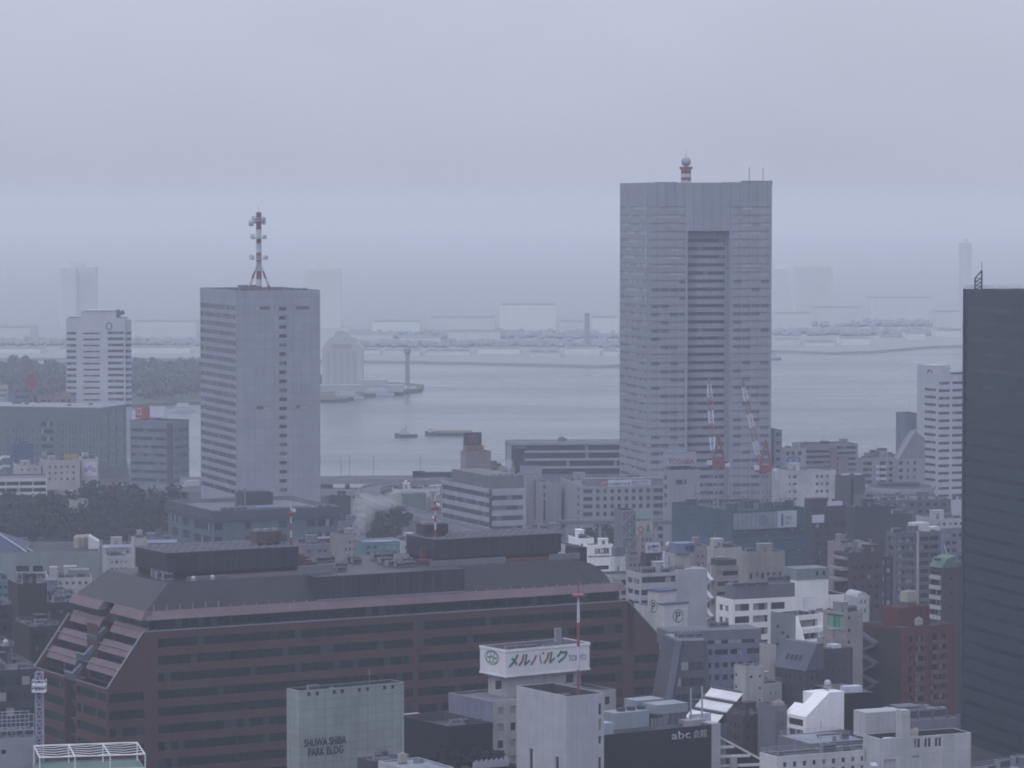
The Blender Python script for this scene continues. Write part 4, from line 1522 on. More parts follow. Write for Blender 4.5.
# ---- elevated roads -----------------------------------------------------
def road(name, pts, z, width, piers=True, thick=1.6):
    """deck with parapets along a ground path"""
    m = MB(); L = []
    P = [Vector((p.x, p.y)) for p in pts]
    for i, p in enumerate(P):
        t = (P[min(i + 1, len(P) - 1)] - P[max(i - 1, 0)]).normalized()
        nrm = Vector((-t.y, t.x)) * width / 2
        zz = z[i] if isinstance(z, (list, tuple)) else z
        L.append((p + nrm, p - nrm, zz))
    for (a, b_, z0), (c, d_, z1) in zip(L[:-1], L[1:]):
        m.cur = 0
        m.face([(*a, z0), (*b_, z0), (*d_, z1), (*c, z1)])
        m.cur = 1
        m.face([(*a, z0 - thick), (*c, z1 - thick), (*d_, z1 - thick), (*b_, z0 - thick)])
        for p, q in ((a, c), (b_, d_)):
            m.face([(*p, z0 - thick), (*q, z1 - thick), (*q, z1 + 1.0), (*p, z0 + 1.0)])
            e = (Vector(p) - (Vector(a) + Vector(b_)) / 2).normalized() * .3 if (Vector(p) - (Vector(a) + Vector(b_)) / 2).length else Vector((0, 0))
            m.face([(*(p - e), z0), (*(q - e), z1), (*(q - e), z1 + 1.0), (*(p - e), z0 + 1.0)])
            m.face([(*p, z0 + 1.0), (*q, z1 + 1.0), (*(q - e), z1 + 1.0), (*(p - e), z0 + 1.0)])
    if piers:
        acc = 0
        for i in range(1, len(L)):
            a = (L[i - 1][0] + L[i - 1][1]) / 2; c = (L[i][0] + L[i][1]) / 2
            dl = (c - a).length; k = 0
            while acc + 28 <= dl:
                acc += 28; q = a.lerp(c, acc / dl); zz = L[i][2]
                m.box(q.x - 1.1, q.x + 1.1, q.y - 1.1, q.y + 1.1, -1, zz - thick)
            acc -= dl
    return tag(m.build(name, [MATS['road deck'], MATS['concrete']]), kind='structure')


def smooth_path(pts, n=6):
    out = []
    for i in range(len(pts) - 1):
        p0 = pts[max(0, i - 1)]; p1 = pts[i]; p2 = pts[i + 1]; p3 = pts[min(len(pts) - 1, i + 2)]
        for k in range(n):
            t = k / n
            out.append(.5 * ((2 * p1) + (p2 - p0) * t + (2 * p0 - 5 * p1 + 4 * p2 - p3) * t * t + (3 * p1 - p0 - 3 * p2 + p3) * t ** 3))
    out.append(pts[-1])
    return out


pa_ = smooth_path([on(x, y, 11.0) for x, y in ((-90, 496.5), (40, 493), (120, 490), (205, 486.5), (330, 484))])
road('elevated_road', pa_, 11.0, 17)
pb_ = smooth_path([on(x, y, 13.5) for x, y in ((180, 480.5), (330, 479.5), (470, 478.5), (640, 478), (800, 478))])
road('elevated_road', pb_, 13.5, 20)
ramp_px = ((500, 474), (455, 478.5), (415, 481), (388, 484), (372, 488.5), (369, 493.5), (376, 500), (395, 507), (425, 516), (455, 524), (490, 532))
pc_ = smooth_path([on(x, y, 12.5 if i > 3 else 13.4) for i, (x, y) in enumerate(ramp_px)], 8)
road('ramp', pc_, [13.3 - 1.5 * i / (len(pc_) - 1) for i in range(len(pc_))], 10)
pd_ = smooth_path([on(x, y, 9.0) for x, y in ((300, 492), (350, 492), (392, 495.5), (440, 503), (480, 511))])
road('ramp', pd_, 9.0, 8)


def car(name, label, p, rz, kind, col, group):
    r_ = empty(name, label, kind, p, rz, group)
    body = plain('paint ' + col, {'white': (.62, .62, .63), 'dark': (.05, .055, .065), 'red': (.33, .06, .06), 'yellow': (.5, .32, .08), 'silver': (.38, .39, .41)}[col], .35)
    gl = plain('car glass', (.025, .03, .04), .2)
    tyre = plain('tyre', (.02, .02, .02), .8)
    def mk(w=kind):
        m = MB()
        if w == 'truck':
            m.box(-4.2, 2.0, -1.15, 1.15, .9, 3.6); m.prism([(2.2, .6), (4.2, .6), (4.2, 1.9), (3.7, 2.9), (2.2, 2.9)], 'y', -1.1, 1.1)
        elif w == 'bus':
            m.prism([(-5, .45), (5, .45), (5.1, 2.0), (4.8, 3.1), (-4.9, 3.1)], 'y', -1.2, 1.2)
        else:
            m.prism([(-2.2, .35), (2.2, .35), (2.25, .85), (1.2, .95), (.5, 1.45), (-1.3, 1.45), (-2.2, .98)], 'y', -.85, .85)
        return m.mesh('body', body)
    link('body', cached(('car', kind, col), mk), r_)
    def mg():
        m = MB()
        if kind == 'truck': m.box(3.8, 4.24, -1.0, 1.0, 1.95, 2.7)
        elif kind == 'bus': m.box(-4.6, 4.7, -1.23, 1.23, 1.7, 2.6)
        else: m.prism([(-1.9, 1.0), (1.05, 1.0), (.45, 1.4), (-1.25, 1.4)], 'y', -.87, .87)
        return m.mesh('window', gl)
    link('window', cached(('carg', kind), mg), r_)
    L_ = {'truck': 3.2, 'bus': 3.4, 'car': 1.4}[kind]
    me = cached('tyre', lambda: MB().tube((0, -.12, 0), (0, .12, 0), .42, 10).mesh('wheel', tyre))
    for sx in (-1, 1):
        for sy in (-1, 1):
            link('wheel', me, r_, (sx * L_, sy * .8, .42))
    return r_


def cars_on(path, z, offs, specs, group):
    tot = [0.0]
    for a, c in zip(path[:-1], path[1:]): tot.append(tot[-1] + (Vector((c.x, c.y)) - Vector((a.x, a.y))).length)
    for px, side, kind, col, label in specs:
        best = min(range(len(path) - 1), key=lambda i: abs(512 + F * path[i].x / path[i].y - px))
        a, c = path[best], path[best + 1]
        u0, u1 = 512 + F * a.x / a.y, 512 + F * c.x / c.y
        t = 0 if u1 == u0 else max(0, min(1, (px - u0) / (u1 - u0)))
        p = a.lerp(c, t); d_ = Vector((c.x - a.x, c.y - a.y)).normalized()
        nn = Vector((-d_.y, d_.x)) * side
        car(kind if kind != 'car' else 'car', label, (p.x + nn.x, p.y + nn.y, z + .02), math.atan2(d_.y, d_.x) + (0 if side > 0 else math.pi), kind, col, group)
WC = 'white car on the elevated road at left'
cars_on(pa_, 11.0, 0, [(66, -4, 'car', 'white', WC), (90, -4, 'car', 'white', WC), (94, 3, 'car', 'white', WC), (105, -4, 'truck', 'red', 'red truck on the elevated road above the garden trees'), (119, -3, 'bus', 'white', 'white bus on the elevated road at left'), (129, 3, 'car', 'silver', 'silver car behind the white bus on the elevated road'), (187, -4, 'truck', 'white', 'white truck on the elevated road beside the masted tower'), (195, 3, 'car', 'white', WC)], 'vehicles on the left elevated road')
cars_on(pb_, 13.5, 0, [(413, 5, 'truck', 'dark', 'dark truck crossing the bay bridge, nearest the left'), (420, 5, 'truck', 'dark', 'second dark truck close behind on the bay bridge'), (429, 5, 'bus', 'dark', 'dark bus on the bay bridge left of the red sign tower'), (438, 5, 'bus', 'dark', 'last dark bus on the bay bridge, nearest the red sign tower')], 'vehicles on the bay bridge')
cars_on(pc_, 12.4, 0, [(398, -2, 'car', 'white', 'white car on the curved ramp'), (411, -2, 'car', 'white', 'white car on the curved ramp'), (424, 2, 'car', 'silver', 'silver car on the curved ramp'), (437, -2, 'car', 'white', 'white car on the curved ramp')], 'vehicles on the curved ramp')
for k, px in enumerate((340, 349, 373, 420, 462)):
    q = at(px, 479, pb_[0].y - 8)
    p = min(pb_, key=lambda v: abs(512 + F * v.x / v.y - px))
    r_ = empty('street_lamp', 'thin lamp post standing on the bay bridge', 'street lamp', (q.x * p.y / q.y, p.y + 9.4, 13.5), 0, 'lamp posts on the bay bridge')
    m = MB(); m.tube((0, 0, 0), (0, 0, 11), .16, 6); m.bar((0, 0, 11), (-1.8, 0, 11.3), .12); m.build('post', STEEL, r_)
    m = MB(); m.box(-2.6, -1.6, -.2, .2, 11.2, 11.4); m.build('lamp_head', INKW, r_)
# low sheds by the ramps
easy('green_shed', 'low green sided shed inside the curve of the ramp', 389, 391, 426, 494, 1650, 'roof green', 8, roof='roof pale', clut=0, ybot=512)
for k, (x0, x1, yt, d, mt, lab) in enumerate(((326, 350, 496, 1640, 'roof dark', 'dark low roof beside the masted tower at the ramps'), (351, 366, 499, 1600, 'pale concrete', 'pale low box beside the ramps near the masted tower'), (426, 444, 497, 1660, 'cream', 'small cream hut near the ramp, left of the striped office'), (402, 424, 528, 1480, 'mid grey', 'grey low house right of the rounded trees'), (384, 401, 514, 1545, 'roof green', 'olive box building behind the rounded trees'), (338, 366, 522, 1440, 'grey blue', 'blue grey block right of the dark parapet building'))):
    easy('low_block', lab, x0, x0 + 3, x1, yt, d, mt, 20, (yt + 4, 7, 3, 3), None, (4, .08, .5), seed=60 + k, clut=2, ybot=yt + 26)
# long low quay building left of the tower base
easy('low_block', 'long flat white shed behind the ramp below the bay bridge', 391, 393, 440, 489, 1715, 'white panel', 6, roof='roof pale', clut=2, deep=12, ybot=500)

# ---- dark parapet building under the left tower ---------------------------
wall_mat('teal grey', (.12, .165, .18), streak=.25)
b = Building('office_block', 'broad teal grey block with heavy dark parapet in front of the masted tower', 168, 214, 338, 511, 1340, 24, 'teal grey', 'roof grey', ybot=552, parapet=1.6)
b.win('l', b.px('l', (172, 178), (183, 189), (194, 211)), b.rows(524.5, 13, 8, 2), 'glass dark')
b.win('f', b.px('f', (214.5, 222.5), (245, 251), (279, 287), (307, 315.5), (318, 333)), b.rows(523.5, 13.5, 7, 2), 'glass dark')
b.finish()
m = MB()
zt_, zb_ = b.H + .02, b.z(521)
m.box(-.8, b.L + .8, -.8, -.02, zb_, zt_); m.box(-.8, -.02, -.02, b.M + .8, zb_, zt_); m.box(b.L + .02, b.L + .8, -.02, b.M + .8, zb_, zt_)
m.build('parapet_band', wall_mat('parapet slate', (.075, .085, .105), streak=.2), b.root)
m = MB(); m.box(0, 12.5, 0, 9, 0, 6.6); m.box(.8, 11.5, .6, 8.4, 6.6, 7.1)
b.put('plant_house', m.mesh('plant_house', MATS['dark grey']), b.fxd(243, 16), 16)
m = MB(); m.box(0, 26, 0, 12, 0, 1.8)
b.put('roof_deck', m.mesh('roof_deck', MATS['grey blue']), b.fxd(248, 6), 6)
b.ac(b.fxd(221, 8), 8, 5, 2.6, 1.4, 2.0); b.ac(b.fxd(318, 8), 8, 3, 2.2, 1.4, 1.8)
m = MB(); m.tube((0, 0, 0), (0, 0, 9), .35, 8)
for px_ in (235.5, 245): b.put('flue', cached('flue', lambda: m.mesh('flue', STEEL)), b.fxd(px_, 12), 12)
m = MB(); m.box(b.fx(307), b.fx(335), -.9, 0, b.z(543), b.z(541)); m.build('canopy', INKW, b.root)

# ---- striped office, sign tower, wide glass block --------------------------
wall_mat('stripe white', (.52, .52, .54), streak=.15, tile=(1.8, 1.4), mortar=.9)
b = Building('office_block', 'striped white and dark office with olive upper box, right of the ramps', 441, 490, 526, 489, 1500, 23, 'stripe white', 'roof grey', ybot=532)
b.win('l', [(1.0, b.M - 1.2)], b.rows(493.5, 9.7, 4.9, 4), 'glass band', 'window_strip')
b.win('f', b.px('f', (491.5, 523)), b.rows(496, 10.2, 4.6, 4), 'glass band', 'window_strip')
b.finish(); b.clutter(8, 4)
m = MB(); m.box(-.15, .9, -.15, .9, 0, b.H - .2); m.build('corner_strip', MATS['dark grey'], b.root)
m = MB(); m.box(2.0, b.L - .3, 2.2, b.M - 8, b.H - b.parapet, b.H + 5.2); m.build('upper_box', wall_mat('olive grey', (.19, .205, .19), streak=.25), b.root)
m = MB()
for k in range(7): m.box(3 + k * 3, 4.6 + k * 3, 4, 6, b.H + 5.2, b.H + 6.0)
m.build('roof_vent', plain('unit casing', (.42, .43, .42)), b.root)

b = Building('sign_tower', 'pinkish block carrying the tall dark sign, at the edge of the bay', 460.5, 466, 491, 451.5, 1650, 20, 'pink tile', 'roof dark', ybot=474)
b.finish()
r_ = roof_sign(b, 'rooftop_sign', 'tall dark square sign with ring emblem above an orange number board', b.fxd(464.5, 1), 1, 8.6, 6.2, 3.6, plain('sign dark', (.055, .05, .075), .5), th=1.5)
m = MB(); ring(m, 4.3, 6.8, 2.1, .5, -.03); m.build('ring_emblem', plain('emblem red', (.34, .14, .15)), r_)
m = MB(); m.box(3.7, 4.9, -.04, 0, 6.6, 8.6); m.build('emblem_bar', plain('emblem red', (.34, .14, .15)), r_)
m = MB(); m.box(-.2, 9.8, -.25, 1.4, .6, 3.55); m.build('number_board', plain('board orange', (.46, .27, .15), .5), r_)
letters(r_, '2052', 1.0, -.26, 1.0, 7.4, 2.1, plain('digit brown', (.05, .025, .025)))
easy('low_block', 'low dark block between the sign tower and the wide glass block', 487, 489, 507, 467, 1660, 'mid grey', 15, clut=2, ybot=480, deep=12)

b = Building('office_block', 'wide dark glass block in a pale frame at the water left of the tallest tower', 504.5, 508, 660, 442.0, 1750, 5, 'grey blue', 'roof grey', ybot=482, deep=16, parapet=.3)
b.win('f', b.px('f', (512, 650)), b.rows(446, 8, 5, 1), 'glass dark', 'window_strip')
b.win('f', b.px('f', (525, 650)), b.rows(453.2, 7.9, 5.6, 4), 'glass dark', 'window_strip')
b.win('f', b.px('f', (512, 524.5)), b.rows(450.5, 8, 7.9, 4), 'glass dark', 'window_strip')
b.finish()
m = MB(); m.box(-.3, 1.6, -.3, 0, 0, b.H); m.box(-.3, b.L, -.3, 0, b.z(445), b.H + .1)
for k in range(3): m.box(b.fx(525), b.fx(650), -.35, 0, b.z(453 + k * 7.9), b.z(450.6 + k * 7.9))
m.build('pale_frame', plain('frame pale', (.42, .45, .48)), b.root)
letters(b.root, 'ooooooo', b.fx(514), -.02, b.z(448.6), 6.0, .9, plain('frame pale', (.42, .45, .48)))
m = MB(); m.box(0, 4.5, 0, 3, 0, 1.6); m.box(1, 3, 0, 3, 1.6, 2.4); b.put('roof_unit', m.mesh('roof_unit', STEEL), b.fxd(558, 6), 6)

# ---- hotel and neighbours ---------------------------------------------------
wall_mat('hotel grey', (.37, .355, .37), streak=.15, blotch=.08)
b = Building('stair_block', 'narrow grey block with tall dark window shaft beside the striped office', 520, 526, 542, 466.5, 1560, 18, 'hotel grey', 'roof grey', ybot=530)
b.win('f', b.px('f', (534, 541)), [(b.z(520), b.z(480))], 'glass band'); b.finish()
b = Building('stair_block', 'narrow block with yellowish upper windows left of the hotel', 541, 542.5, 553, 482.5, 1545, 12, 'hotel grey', 'roof grey', ybot=530, deep=14)
b.win('f', b.px('f', (543.5, 551)), b.rows(485, 8.0, 4.0, 1) + b.rows(493, 8, 4, 1), 'glass house'); b.win('f', b.px('f', (543.5, 551)), [(b.z(520), b.z(500))], 'glass band'); b.finish()
b = easy('stair_block', 'plain narrow pale block touching the hotel on its left', 552, 554, 561, 483.5, 1520, 'hotel grey', 15, None, clut=1, ybot=530, deep=14)
b = Building('hotel', 'grey hotel with square windows and a long banner along its parapet', 560, 582, 669.5, 486.5, 1480, 9, 'hotel grey', 'roof grey', ybot=562, parapet=1.2, cat='hotel')
R = b.rows(489.2, 7.65, 4.2, 9)
b.win('f', b.px('f', (583.5, 592.5)), b.rows(489.4, 7.65, 3.8, 9), 'glass band')
b.win('f', b.px('f', (596.2, 599.6), (603.4, 606.8), (610.6, 614), (617.6, 621), (624.8, 628.2), (632, 635.4), (639.2, 642.6), (646.4, 649.8)), R, 'glass band')
b.win('f', b.px('f', (653.6, 664)), b.rows(489.2, 7.65, 4.2, 9), 'glass band')
b.win('l', b.px('l', (577, 579.2)), R, 'glass band')
b.finish(); b.clutter(15, 4)
m = MB(); m.box(b.fx(585), b.fx(669), .35, .8, b.H - 1, b.H + 3.2); m.box(b.fx(585), b.fx(669), .8, 6, b.H + 2.7, b.H + 3.2); m.build('parapet_screen', wall_mat('hotel dark', (.27, .25, .27)), b.root)
hb = empty('banner', 'long white banner with a red square along the hotel parapet', 'banner', b.mat @ Vector((b.fx(600), .3, b.H - .2)), b.a)
bw = b.fx(651) - b.fx(600)
m = MB(); m.box(bw * .155, bw, -.1, 0, .1, 2.8); m.build('panel', SIGNW, hb)
m = MB(); m.box(0, bw * .15, -.1, 0, .1, 2.9); m.build('red_square', INKR, hb)
letters(hb, '空室', bw * .02, -.1, .6, bw * .11, 1.7, INKW)
letters(hb, 'ホテル浜松町プラザ一階', bw * .17, -.1, .5, bw * .42, 1.2, INKB)
letters(hb, '御宿泊のご予約承り', bw * .62, -.1, 1.6, bw * .36, .8, INKB)
letters(hb, '五四三二一一二三', bw * .62, -.1, .4, bw * .34, .8, INKR)
m = MB(); m.lathe((0, 0, 0), [(2.4, 0), (2.0, .9), (1.0, 1.5), (.1, 1.7)], 16)
yd = empty('roof_dome', 'small pale yellow dome on the hotel roof', 'dome', b.mat @ Vector((b.fxd(642, 8), 8, b.H + 1.6)), 0)
m.build('cap', plain('dome yellow', (.62, .55, .30), .5), yd)
m = MB(); m.box(-2.2, 2.2, -2.2, 2.2, -2.6, 0); m.build('drum', MATS['hotel grey'], yd)
# footbridge across the hotel front
m = MB()
p0, p1 = at(556, 521, 1440), at(694, 521, 1440)
m.box(p0.x, p1.x, 1438, 1442, p0.z - 1.2, p0.z + .4)
fb = empty('monorail_beam', 'dark beam track running across the front of the hotel', 'track', (0, 0, 0))
m.build('beam', wall_mat('beam grey', (.17, .185, .19)), fb)
for px_ in (566, 600, 656, 688):
    q = at(px_, 521, 1440)
    m = MB(); m.box(q.x - .6, q.x + .6, 1439, 1441, GZ, q.z - 1.2); m.build('pier', MATS['concrete'], fb)

# block with the big red-lettered sign
b = Building('office_block', 'pale block with big red lettered sign on its roof, left of the cranes', 663, 668, 700, 470, 1455, 16, 'hotel grey', 'roof dark', ybot=512, parapet=.6)
b.win('f', b.px('f', (676, 683), (684.5, 686.5)), b.rows(480, 20, 5, 1), 'glass band')
b.win('l', [(1, b.M - 1)], b.rows(476, 9, 4.5, 4), 'glass band'); b.finish()
m = MB(); m.prism([(b.fx(669), b.H - .6), (b.fx(674), b.H + 1.8), (b.fx(690), b.H + 1.8), (b.fx(697), b.H - .6)], 'y', 2, 8); m.build('sign_base', MATS['dark grey'], b.root)
w = b.fx(695.5) - b.fx(664)
r_ = roof_sign(b, 'rooftop_sign', 'big white framed sign with faded red capitals beside the tallest tower', b.fxd(664, 1), 1, w, 5.6, 2.1, plain('sign faded', (.40, .40, .45)), (('TOSHIBA', .14, .14, .82, .42, plain('faded red', (.37, .11, .14))),), th=.6)
m = MB()
for a in ((-.2, 0), (w - .1, w + .3)): m.box(a[0], a[1], -.15, .7, 1.9, 8.0)
m.box(-.2, w + .3, -.15, .7, 7.7, 8.0); m.box(w * .12, w, -.12, 0, 2.1, 2.4)
m.build('frame', plain('frame pale', (.42, .45, .48)), r_)

# ---- the netted construction site -----------------------------------------
b = Building('construction_site', 'building under construction wrapped in teal netting, below the two red cranes', 672, 732, 808, 511, 1330, 27, 'net green', 'roof dark', cat='building site', ybot=558)
b.win('f', [(.4, b.L - .4)], b.rows(531.5, 5.4, .9, 5), 'glass dark', 'deck_gap')
b.finish()
m = MB()
rs = random.Random(4)
for k in range(46):
    x = rs.uniform(0, b.L); y = rs.uniform(0, b.M); h = rs.uniform(1.5, 7.5)
    m = MB(); m.tube((x, y, b.H - 1), (x, y, b.H + h), .13, 5); m.build('scaffold_pole', STEEL, b.root)
for k in range(14):
    x = rs.uniform(0, b.L - 6); y = rs.uniform(1, b.M - 1); z = b.H + rs.uniform(.5, 3.5)
    m = MB(); m.bar((x, y, z), (x + rs.uniform(3, 7), y, z), .2); m.build('scaffold_beam', STEEL, b.root)
m = MB()
for k in range(9):
    x = rs.uniform(0, b.L - 4); y = rs.uniform(2, b.M - 6)
    m = MB(); m.box(x, x + rs.uniform(2, 5), y, y + rs.uniform(2, 4), b.H - .9, b.H + rs.uniform(.6, 2.8)); m.build('formwork', MATS['net green'], b.root)
m = MB(); m.box(-.12, 0, b.M - b.ly(682), b.M - 1, b.z(525), b.z(515)); m.build('blue_sheet', MATS['net blue'], b.root)
m = MB(); m.box(-.14, -.02, 0.2, b.M, b.z(552) - 2.5, b.z(541)); m.box(0, b.L, -.14, -.02, b.z(552), b.z(544)); m.build('blue_sheet', MATS['net blue'], b.root)
m = MB(); m.box(b.fx(797), b.fx(807), -.16, -.02, b.z(528), b.z(517)); m.build('blue_sheet', MATS['net blue'], b.root)
hd = empty('site_hoarding', 'white hoarding with blue round emblem on the netted building', 'hoarding', b.mat @ Vector((b.fx(732.5), -.5, b.z(530))), b.a)
hw = b.fx(796) - b.fx(732.5); hh = b.z(513.5) - b.z(530)
m = MB(); m.box(0, hw * .69, -.12, 0, 0, hh); m.build('panel', wall_mat('hoarding grey', (.34, .36, .40), tile=(1.8, 20), mortar=.8), hd)
m = MB(); m.box(hw * .695, hw, -.14, 0, .05, hh + .2); m.build('panel', SIGNW, hd)
m = MB(); ring(m, hw * .47, hh * .5, 1.9, .45, -.14); ring(m, hw * .47, hh * .5, .9, .35, -.14); m.build('emblem', INKB, hd)
m = MB(); m.box(hw * .755, hw * .785, -.17, -.14, .8, hh - 1.0); m.build('painted_mark', INKB, hd)
letters(hd, '安全', hw * .82, -.15, hh * .5, hw * .1, 1.5, plain('pale blue', (.3, .4, .5)))
letters(hd, '第一', hw * .82, -.15, hh * .2, hw * .1, 1.3, plain('pale blue', (.3, .4, .5)))
m = MB()
for k in range(12): m.tube((b.fx(733) + k * 1.9, -.9, b.z(531)), (b.fx(733) + k * 1.9, -.9, b.z(512.5)), .07, 5)
m.build('scaffold_pole', STEEL, b.root)


def crane(label, px, ybase, ytop_mast, jib, d, cabx=0):
    """luffing tower crane: lattice mast, slewing deck, A-frame, red and white jib"""
    base = at(px, ybase, d)
    r_ = empty('tower_crane', label, 'crane', (base.x, d, base.z - 26))
    zt = at(px, ytop_mast, d).z - base.z + 26
    cred = plain('crane red', (.26, .08, .095), .5); cwh = plain('mast white', (.66, .66, .66), .5)  # crane red toned down to suggest haze
    m = MB(); s_ = .95
    for sx in (-s_, s_):
        for sy in (-s_, s_): m.bar((sx, sy, 0), (sx, sy, zt), .26)
    n = int(zt / 2)
    for k in range(n):
        z0, z1 = zt * k / n, zt * (k + 1) / n
        for sy in (-s_, s_): m.bar((-s_, sy, z0), (s_, sy, z1), .16)
        for sx in (-s_, s_): m.bar((sx, -s_, z1), (sx, s_, z0), .16)
    m.build('mast', plain('crane grey', (.34, .36, .38)), r_)
    m = MB(); m.box(-3.0, 4.6, -1.5, 1.5, zt, zt + 1.0); m.tube((0, 0, zt - .6), (0, 0, zt), 1.6, 12); m.box(2.2, 4.4, -1.3, 1.3, zt + 1.0, zt + 2.4); m.build('slewing_deck', cred, r_)
    m = MB(); m.box(-3.6, -1.6, -1.9, -.6, zt + .9, zt + 2.6); m.build('cabin', cwh, r_)
    m = MB(); m.box(3.4, 5.2, -1.6, 1.6, zt + .2, zt + 1.4); m.build('counterweight', cwh, r_)
    m = MB()
    h = 12.5
    for sy in (-1, 1):
        m.bar((-1.4, sy, zt + 1), (1.0, sy * .6, zt + h), .6); m.bar((3.4, sy, zt + 1), (1.0, sy * .6, zt + h), .55)
        for k in range(1, 4):
            t = k / 4; m.bar((-1.4 + 2.4 * t, sy * (1 - .4 * t), zt + 1 + (h - 1) * t), (3.4 - 2.4 * t, sy * (1 - .4 * t), zt + 1 + (h - 1) * t), .42)
    m.bar((1, -.6, zt + h), (1, .6, zt + h), .5); m.box(-1.6, 2.6, -1.2, 1.2, zt + 1, zt + 2.8)
    m.build('a_frame', cred, r_)
    a = Vector((-1.0, 0, zt + 1.4)); e = Vector((jib[0], jib[1], zt + jib[2])); dirv = (e - a); nseg = 26
    side = Vector((0, 1, 0)); up = dirv.normalized().cross(side).normalized()
    jb = MB(); 
    for k in range(nseg):
        t0, t1 = k / nseg, (k + 1) / nseg
        jb.cur = 0 if (k // 4) % 2 == 0 else 1
        w0 = .85 * min(1, .35 + t0 * 3, (1 - t0) * 4 + .3); w1 = .85 * min(1, .35 + t1 * 3, (1 - t1) * 4 + .3)
        c0, c1 = a + dirv * t0, a + dirv * t1
        for i, j in ((-1, -1), (1, -1), (1, 1), (-1, 1)):
            jb.bar(c0 + side * w0 * i + up * w0 * j, c1 + side * w1 * i + up * w1 * j, .22)
        jb.bar(c0 + side * w0 + up * w0, c1 - side * w1 + up * w1, .15); jb.bar(c0 - side * w0 - up * w0, c1 + side * w1 - up * w1, .15)
        jb.bar(c0 - side * w0 + up * w0, c1 - side * w1 - up * w1, .15); jb.bar(c0 + side * w0 + up * w0, c1 + side * w1 - up * w1, .15)
    j_ = jb.build('jib', [cred, cwh], r_)
    m = MB()
    top = Vector((1.0, 0, zt + h))
    for sy in (-.5, .5): m.tube(top + Vector((0, sy, 0)), e + Vector((0, sy, 0)), .06, 4)
    m.tube(e, e - Vector((0, 0, 9)), .05, 4); m.box(e.x - .3, e.x + .3, e.y - .3, e.y + .3, e.z - 10.2, e.z - 9)
    m.build('cable', STEEL, r_)
crane('red crane with its white banded jib pointing steeply up, nearest the red lettered sign', 716, 505, 467, (-1.2, 30, 33), 1345)
crane('red crane leaning its jib to the left, right of the other crane', 763, 505, 472, (-7.5, 10, 35), 1350)

# scaffold frame and mural hoarding below the hotel
b = Building('scaffold_block', 'dark scaffolded block with pale bracing in front of the hotel', 619, 622, 637, 510.5, 1400, 14, 'mid grey', 'roof dark', ybot=556, deep=12)
b.finish()
m = MB(); zz = [b.z(y) for y in (552, 538, 524, 511)]
for z0, z1 in zip(zz[:-1], zz[1:]):
    m.bar((.3, -.3, z0), (b.L - .3, -.3, z1), .16); m.bar((.3, -.3, z1), (b.L - .3, -.3, z0), .16); m.bar((0, -.3, z1), (b.L, -.3, z1), .18)
for x in (.2, b.L * .5, b.L - .2): m.bar((x, -.3, zz[0]), (x, -.3, zz[-1]), .18)
m.build('bracing', plain('frame pale', (.42, .45, .48)), b.root)
b = Building('office_block', 'brownish block under the tall painted hoarding, in front of the hotel', 637, 640, 653.5, 533, 1395, 14, 'pink tile', 'roof dark', ybot=560, deep=12)
b.win('f', b.cols('f', 3, .08, .08, .5), b.rows(538, 7, 3.4, 3), 'glass'); b.finish()
r_ = roof_sign(b, 'mural_hoarding', 'tall hoarding painted pale green and cream with a green tree shape', b.fxd(636, .5), .5, 6.9, 9.6, .3, plain('mural green', (.33, .42, .36)))
m = MB(); m.box(0, 6.9, -.05, 0, .35, 5.4); m.build('painted_field', plain('mural cream', (.50, .46, .37)), r_)
m = MB(); m.prism([(4.0, 1.2), (6.0, 1.2), (5.0, 5.2)], 'y', -.12, -.055); m.build('painted_tree', INKG, r_)
m = MB(); ring(m, 2.0, 2.2, 1.4, .6, -.07); m.build('painted_ring', INKR, r_)
letters(r_, '東京クリエイト', .5, -.01, 5.7, 5.6, 1.0, INKB)

# ---- right of the tallest tower -------------------------------------------
b = easy('stair_block', 'narrow grey block against the right side of the tallest tower', 771, 774, 782, 430, 1600, 'tower grey', 14, (433, 8.2, 3.4, 10), None, (1, .2, .8), 'glass band', clut=1, ybot=515, deep=30)
b = Building('office_block', 'block with a painted eye emblem on its blank upper wall', 781, 785, 806, 448, 1560, 14, 'hotel grey', 'roof grey', ybot=505)
b.win('f', b.px('f', (786, 789.5), (791.5, 795), (798, 801.5)), b.rows(451.5, 30, 4, 1), 'glass band')
b.finish(); b.clutter(31, 2)
m = MB(); cx, cz = b.fx(793.5), b.z(460.5)
ring(m, cx, cz, 1.7, .5, -.04, 24, 2.0); ring(m, cx, cz, .9, .5, -.04); m.build('emblem', INKB, b.root)
b = Building('apartment_block', 'broad apartment block with balcony strips and pinkish shaft, behind the eye emblem', 792, 803, 858, 444.5, 1640, 14, 'hotel grey', 'roof grey', cat='apartments', ybot=505)
b.win('f', b.px('f', (804, 830)), b.rows(450.5, 5.4, 2.6, 11), 'glass band', 'balcony_strip', depth=.6)
b.win('f', b.px('f', (837, 856)), b.rows(447, 5.6, 2.6, 12), 'glass band', 'balcony_strip', depth=.6)
b.finish(); b.clutter(32, 4)
m = MB(); m.box(b.fx(830.5), b.fx(836.5), -.5, 0, 0, b.H - 1.5); m.box(b.fx(838), b.fx(848), -.35, 0, b.z(475), b.z(456)); m.build('pink_shaft', MATS['pink tile'], b.root)
b = Building('office_block', 'pale block with square windows behind the derrick booms', 784, 786, 836, 471, 1500, 12, 'pale concrete', 'roof grey', ybot=505, deep=22)
b.win('f', b.px('f', (789, 790.6), (793, 797), (816, 818.6), (820.5, 823), (826, 828.6)), b.rows(475.5, 7.4, 3, 4), 'glass band'); b.finish(); b.clutter(33, 3)
r_ = empty('derrick', 'white derrick with two slanting booms on the dark block', 'crane', at(819, 503, 1335) - Vector((0, 0, 1)))
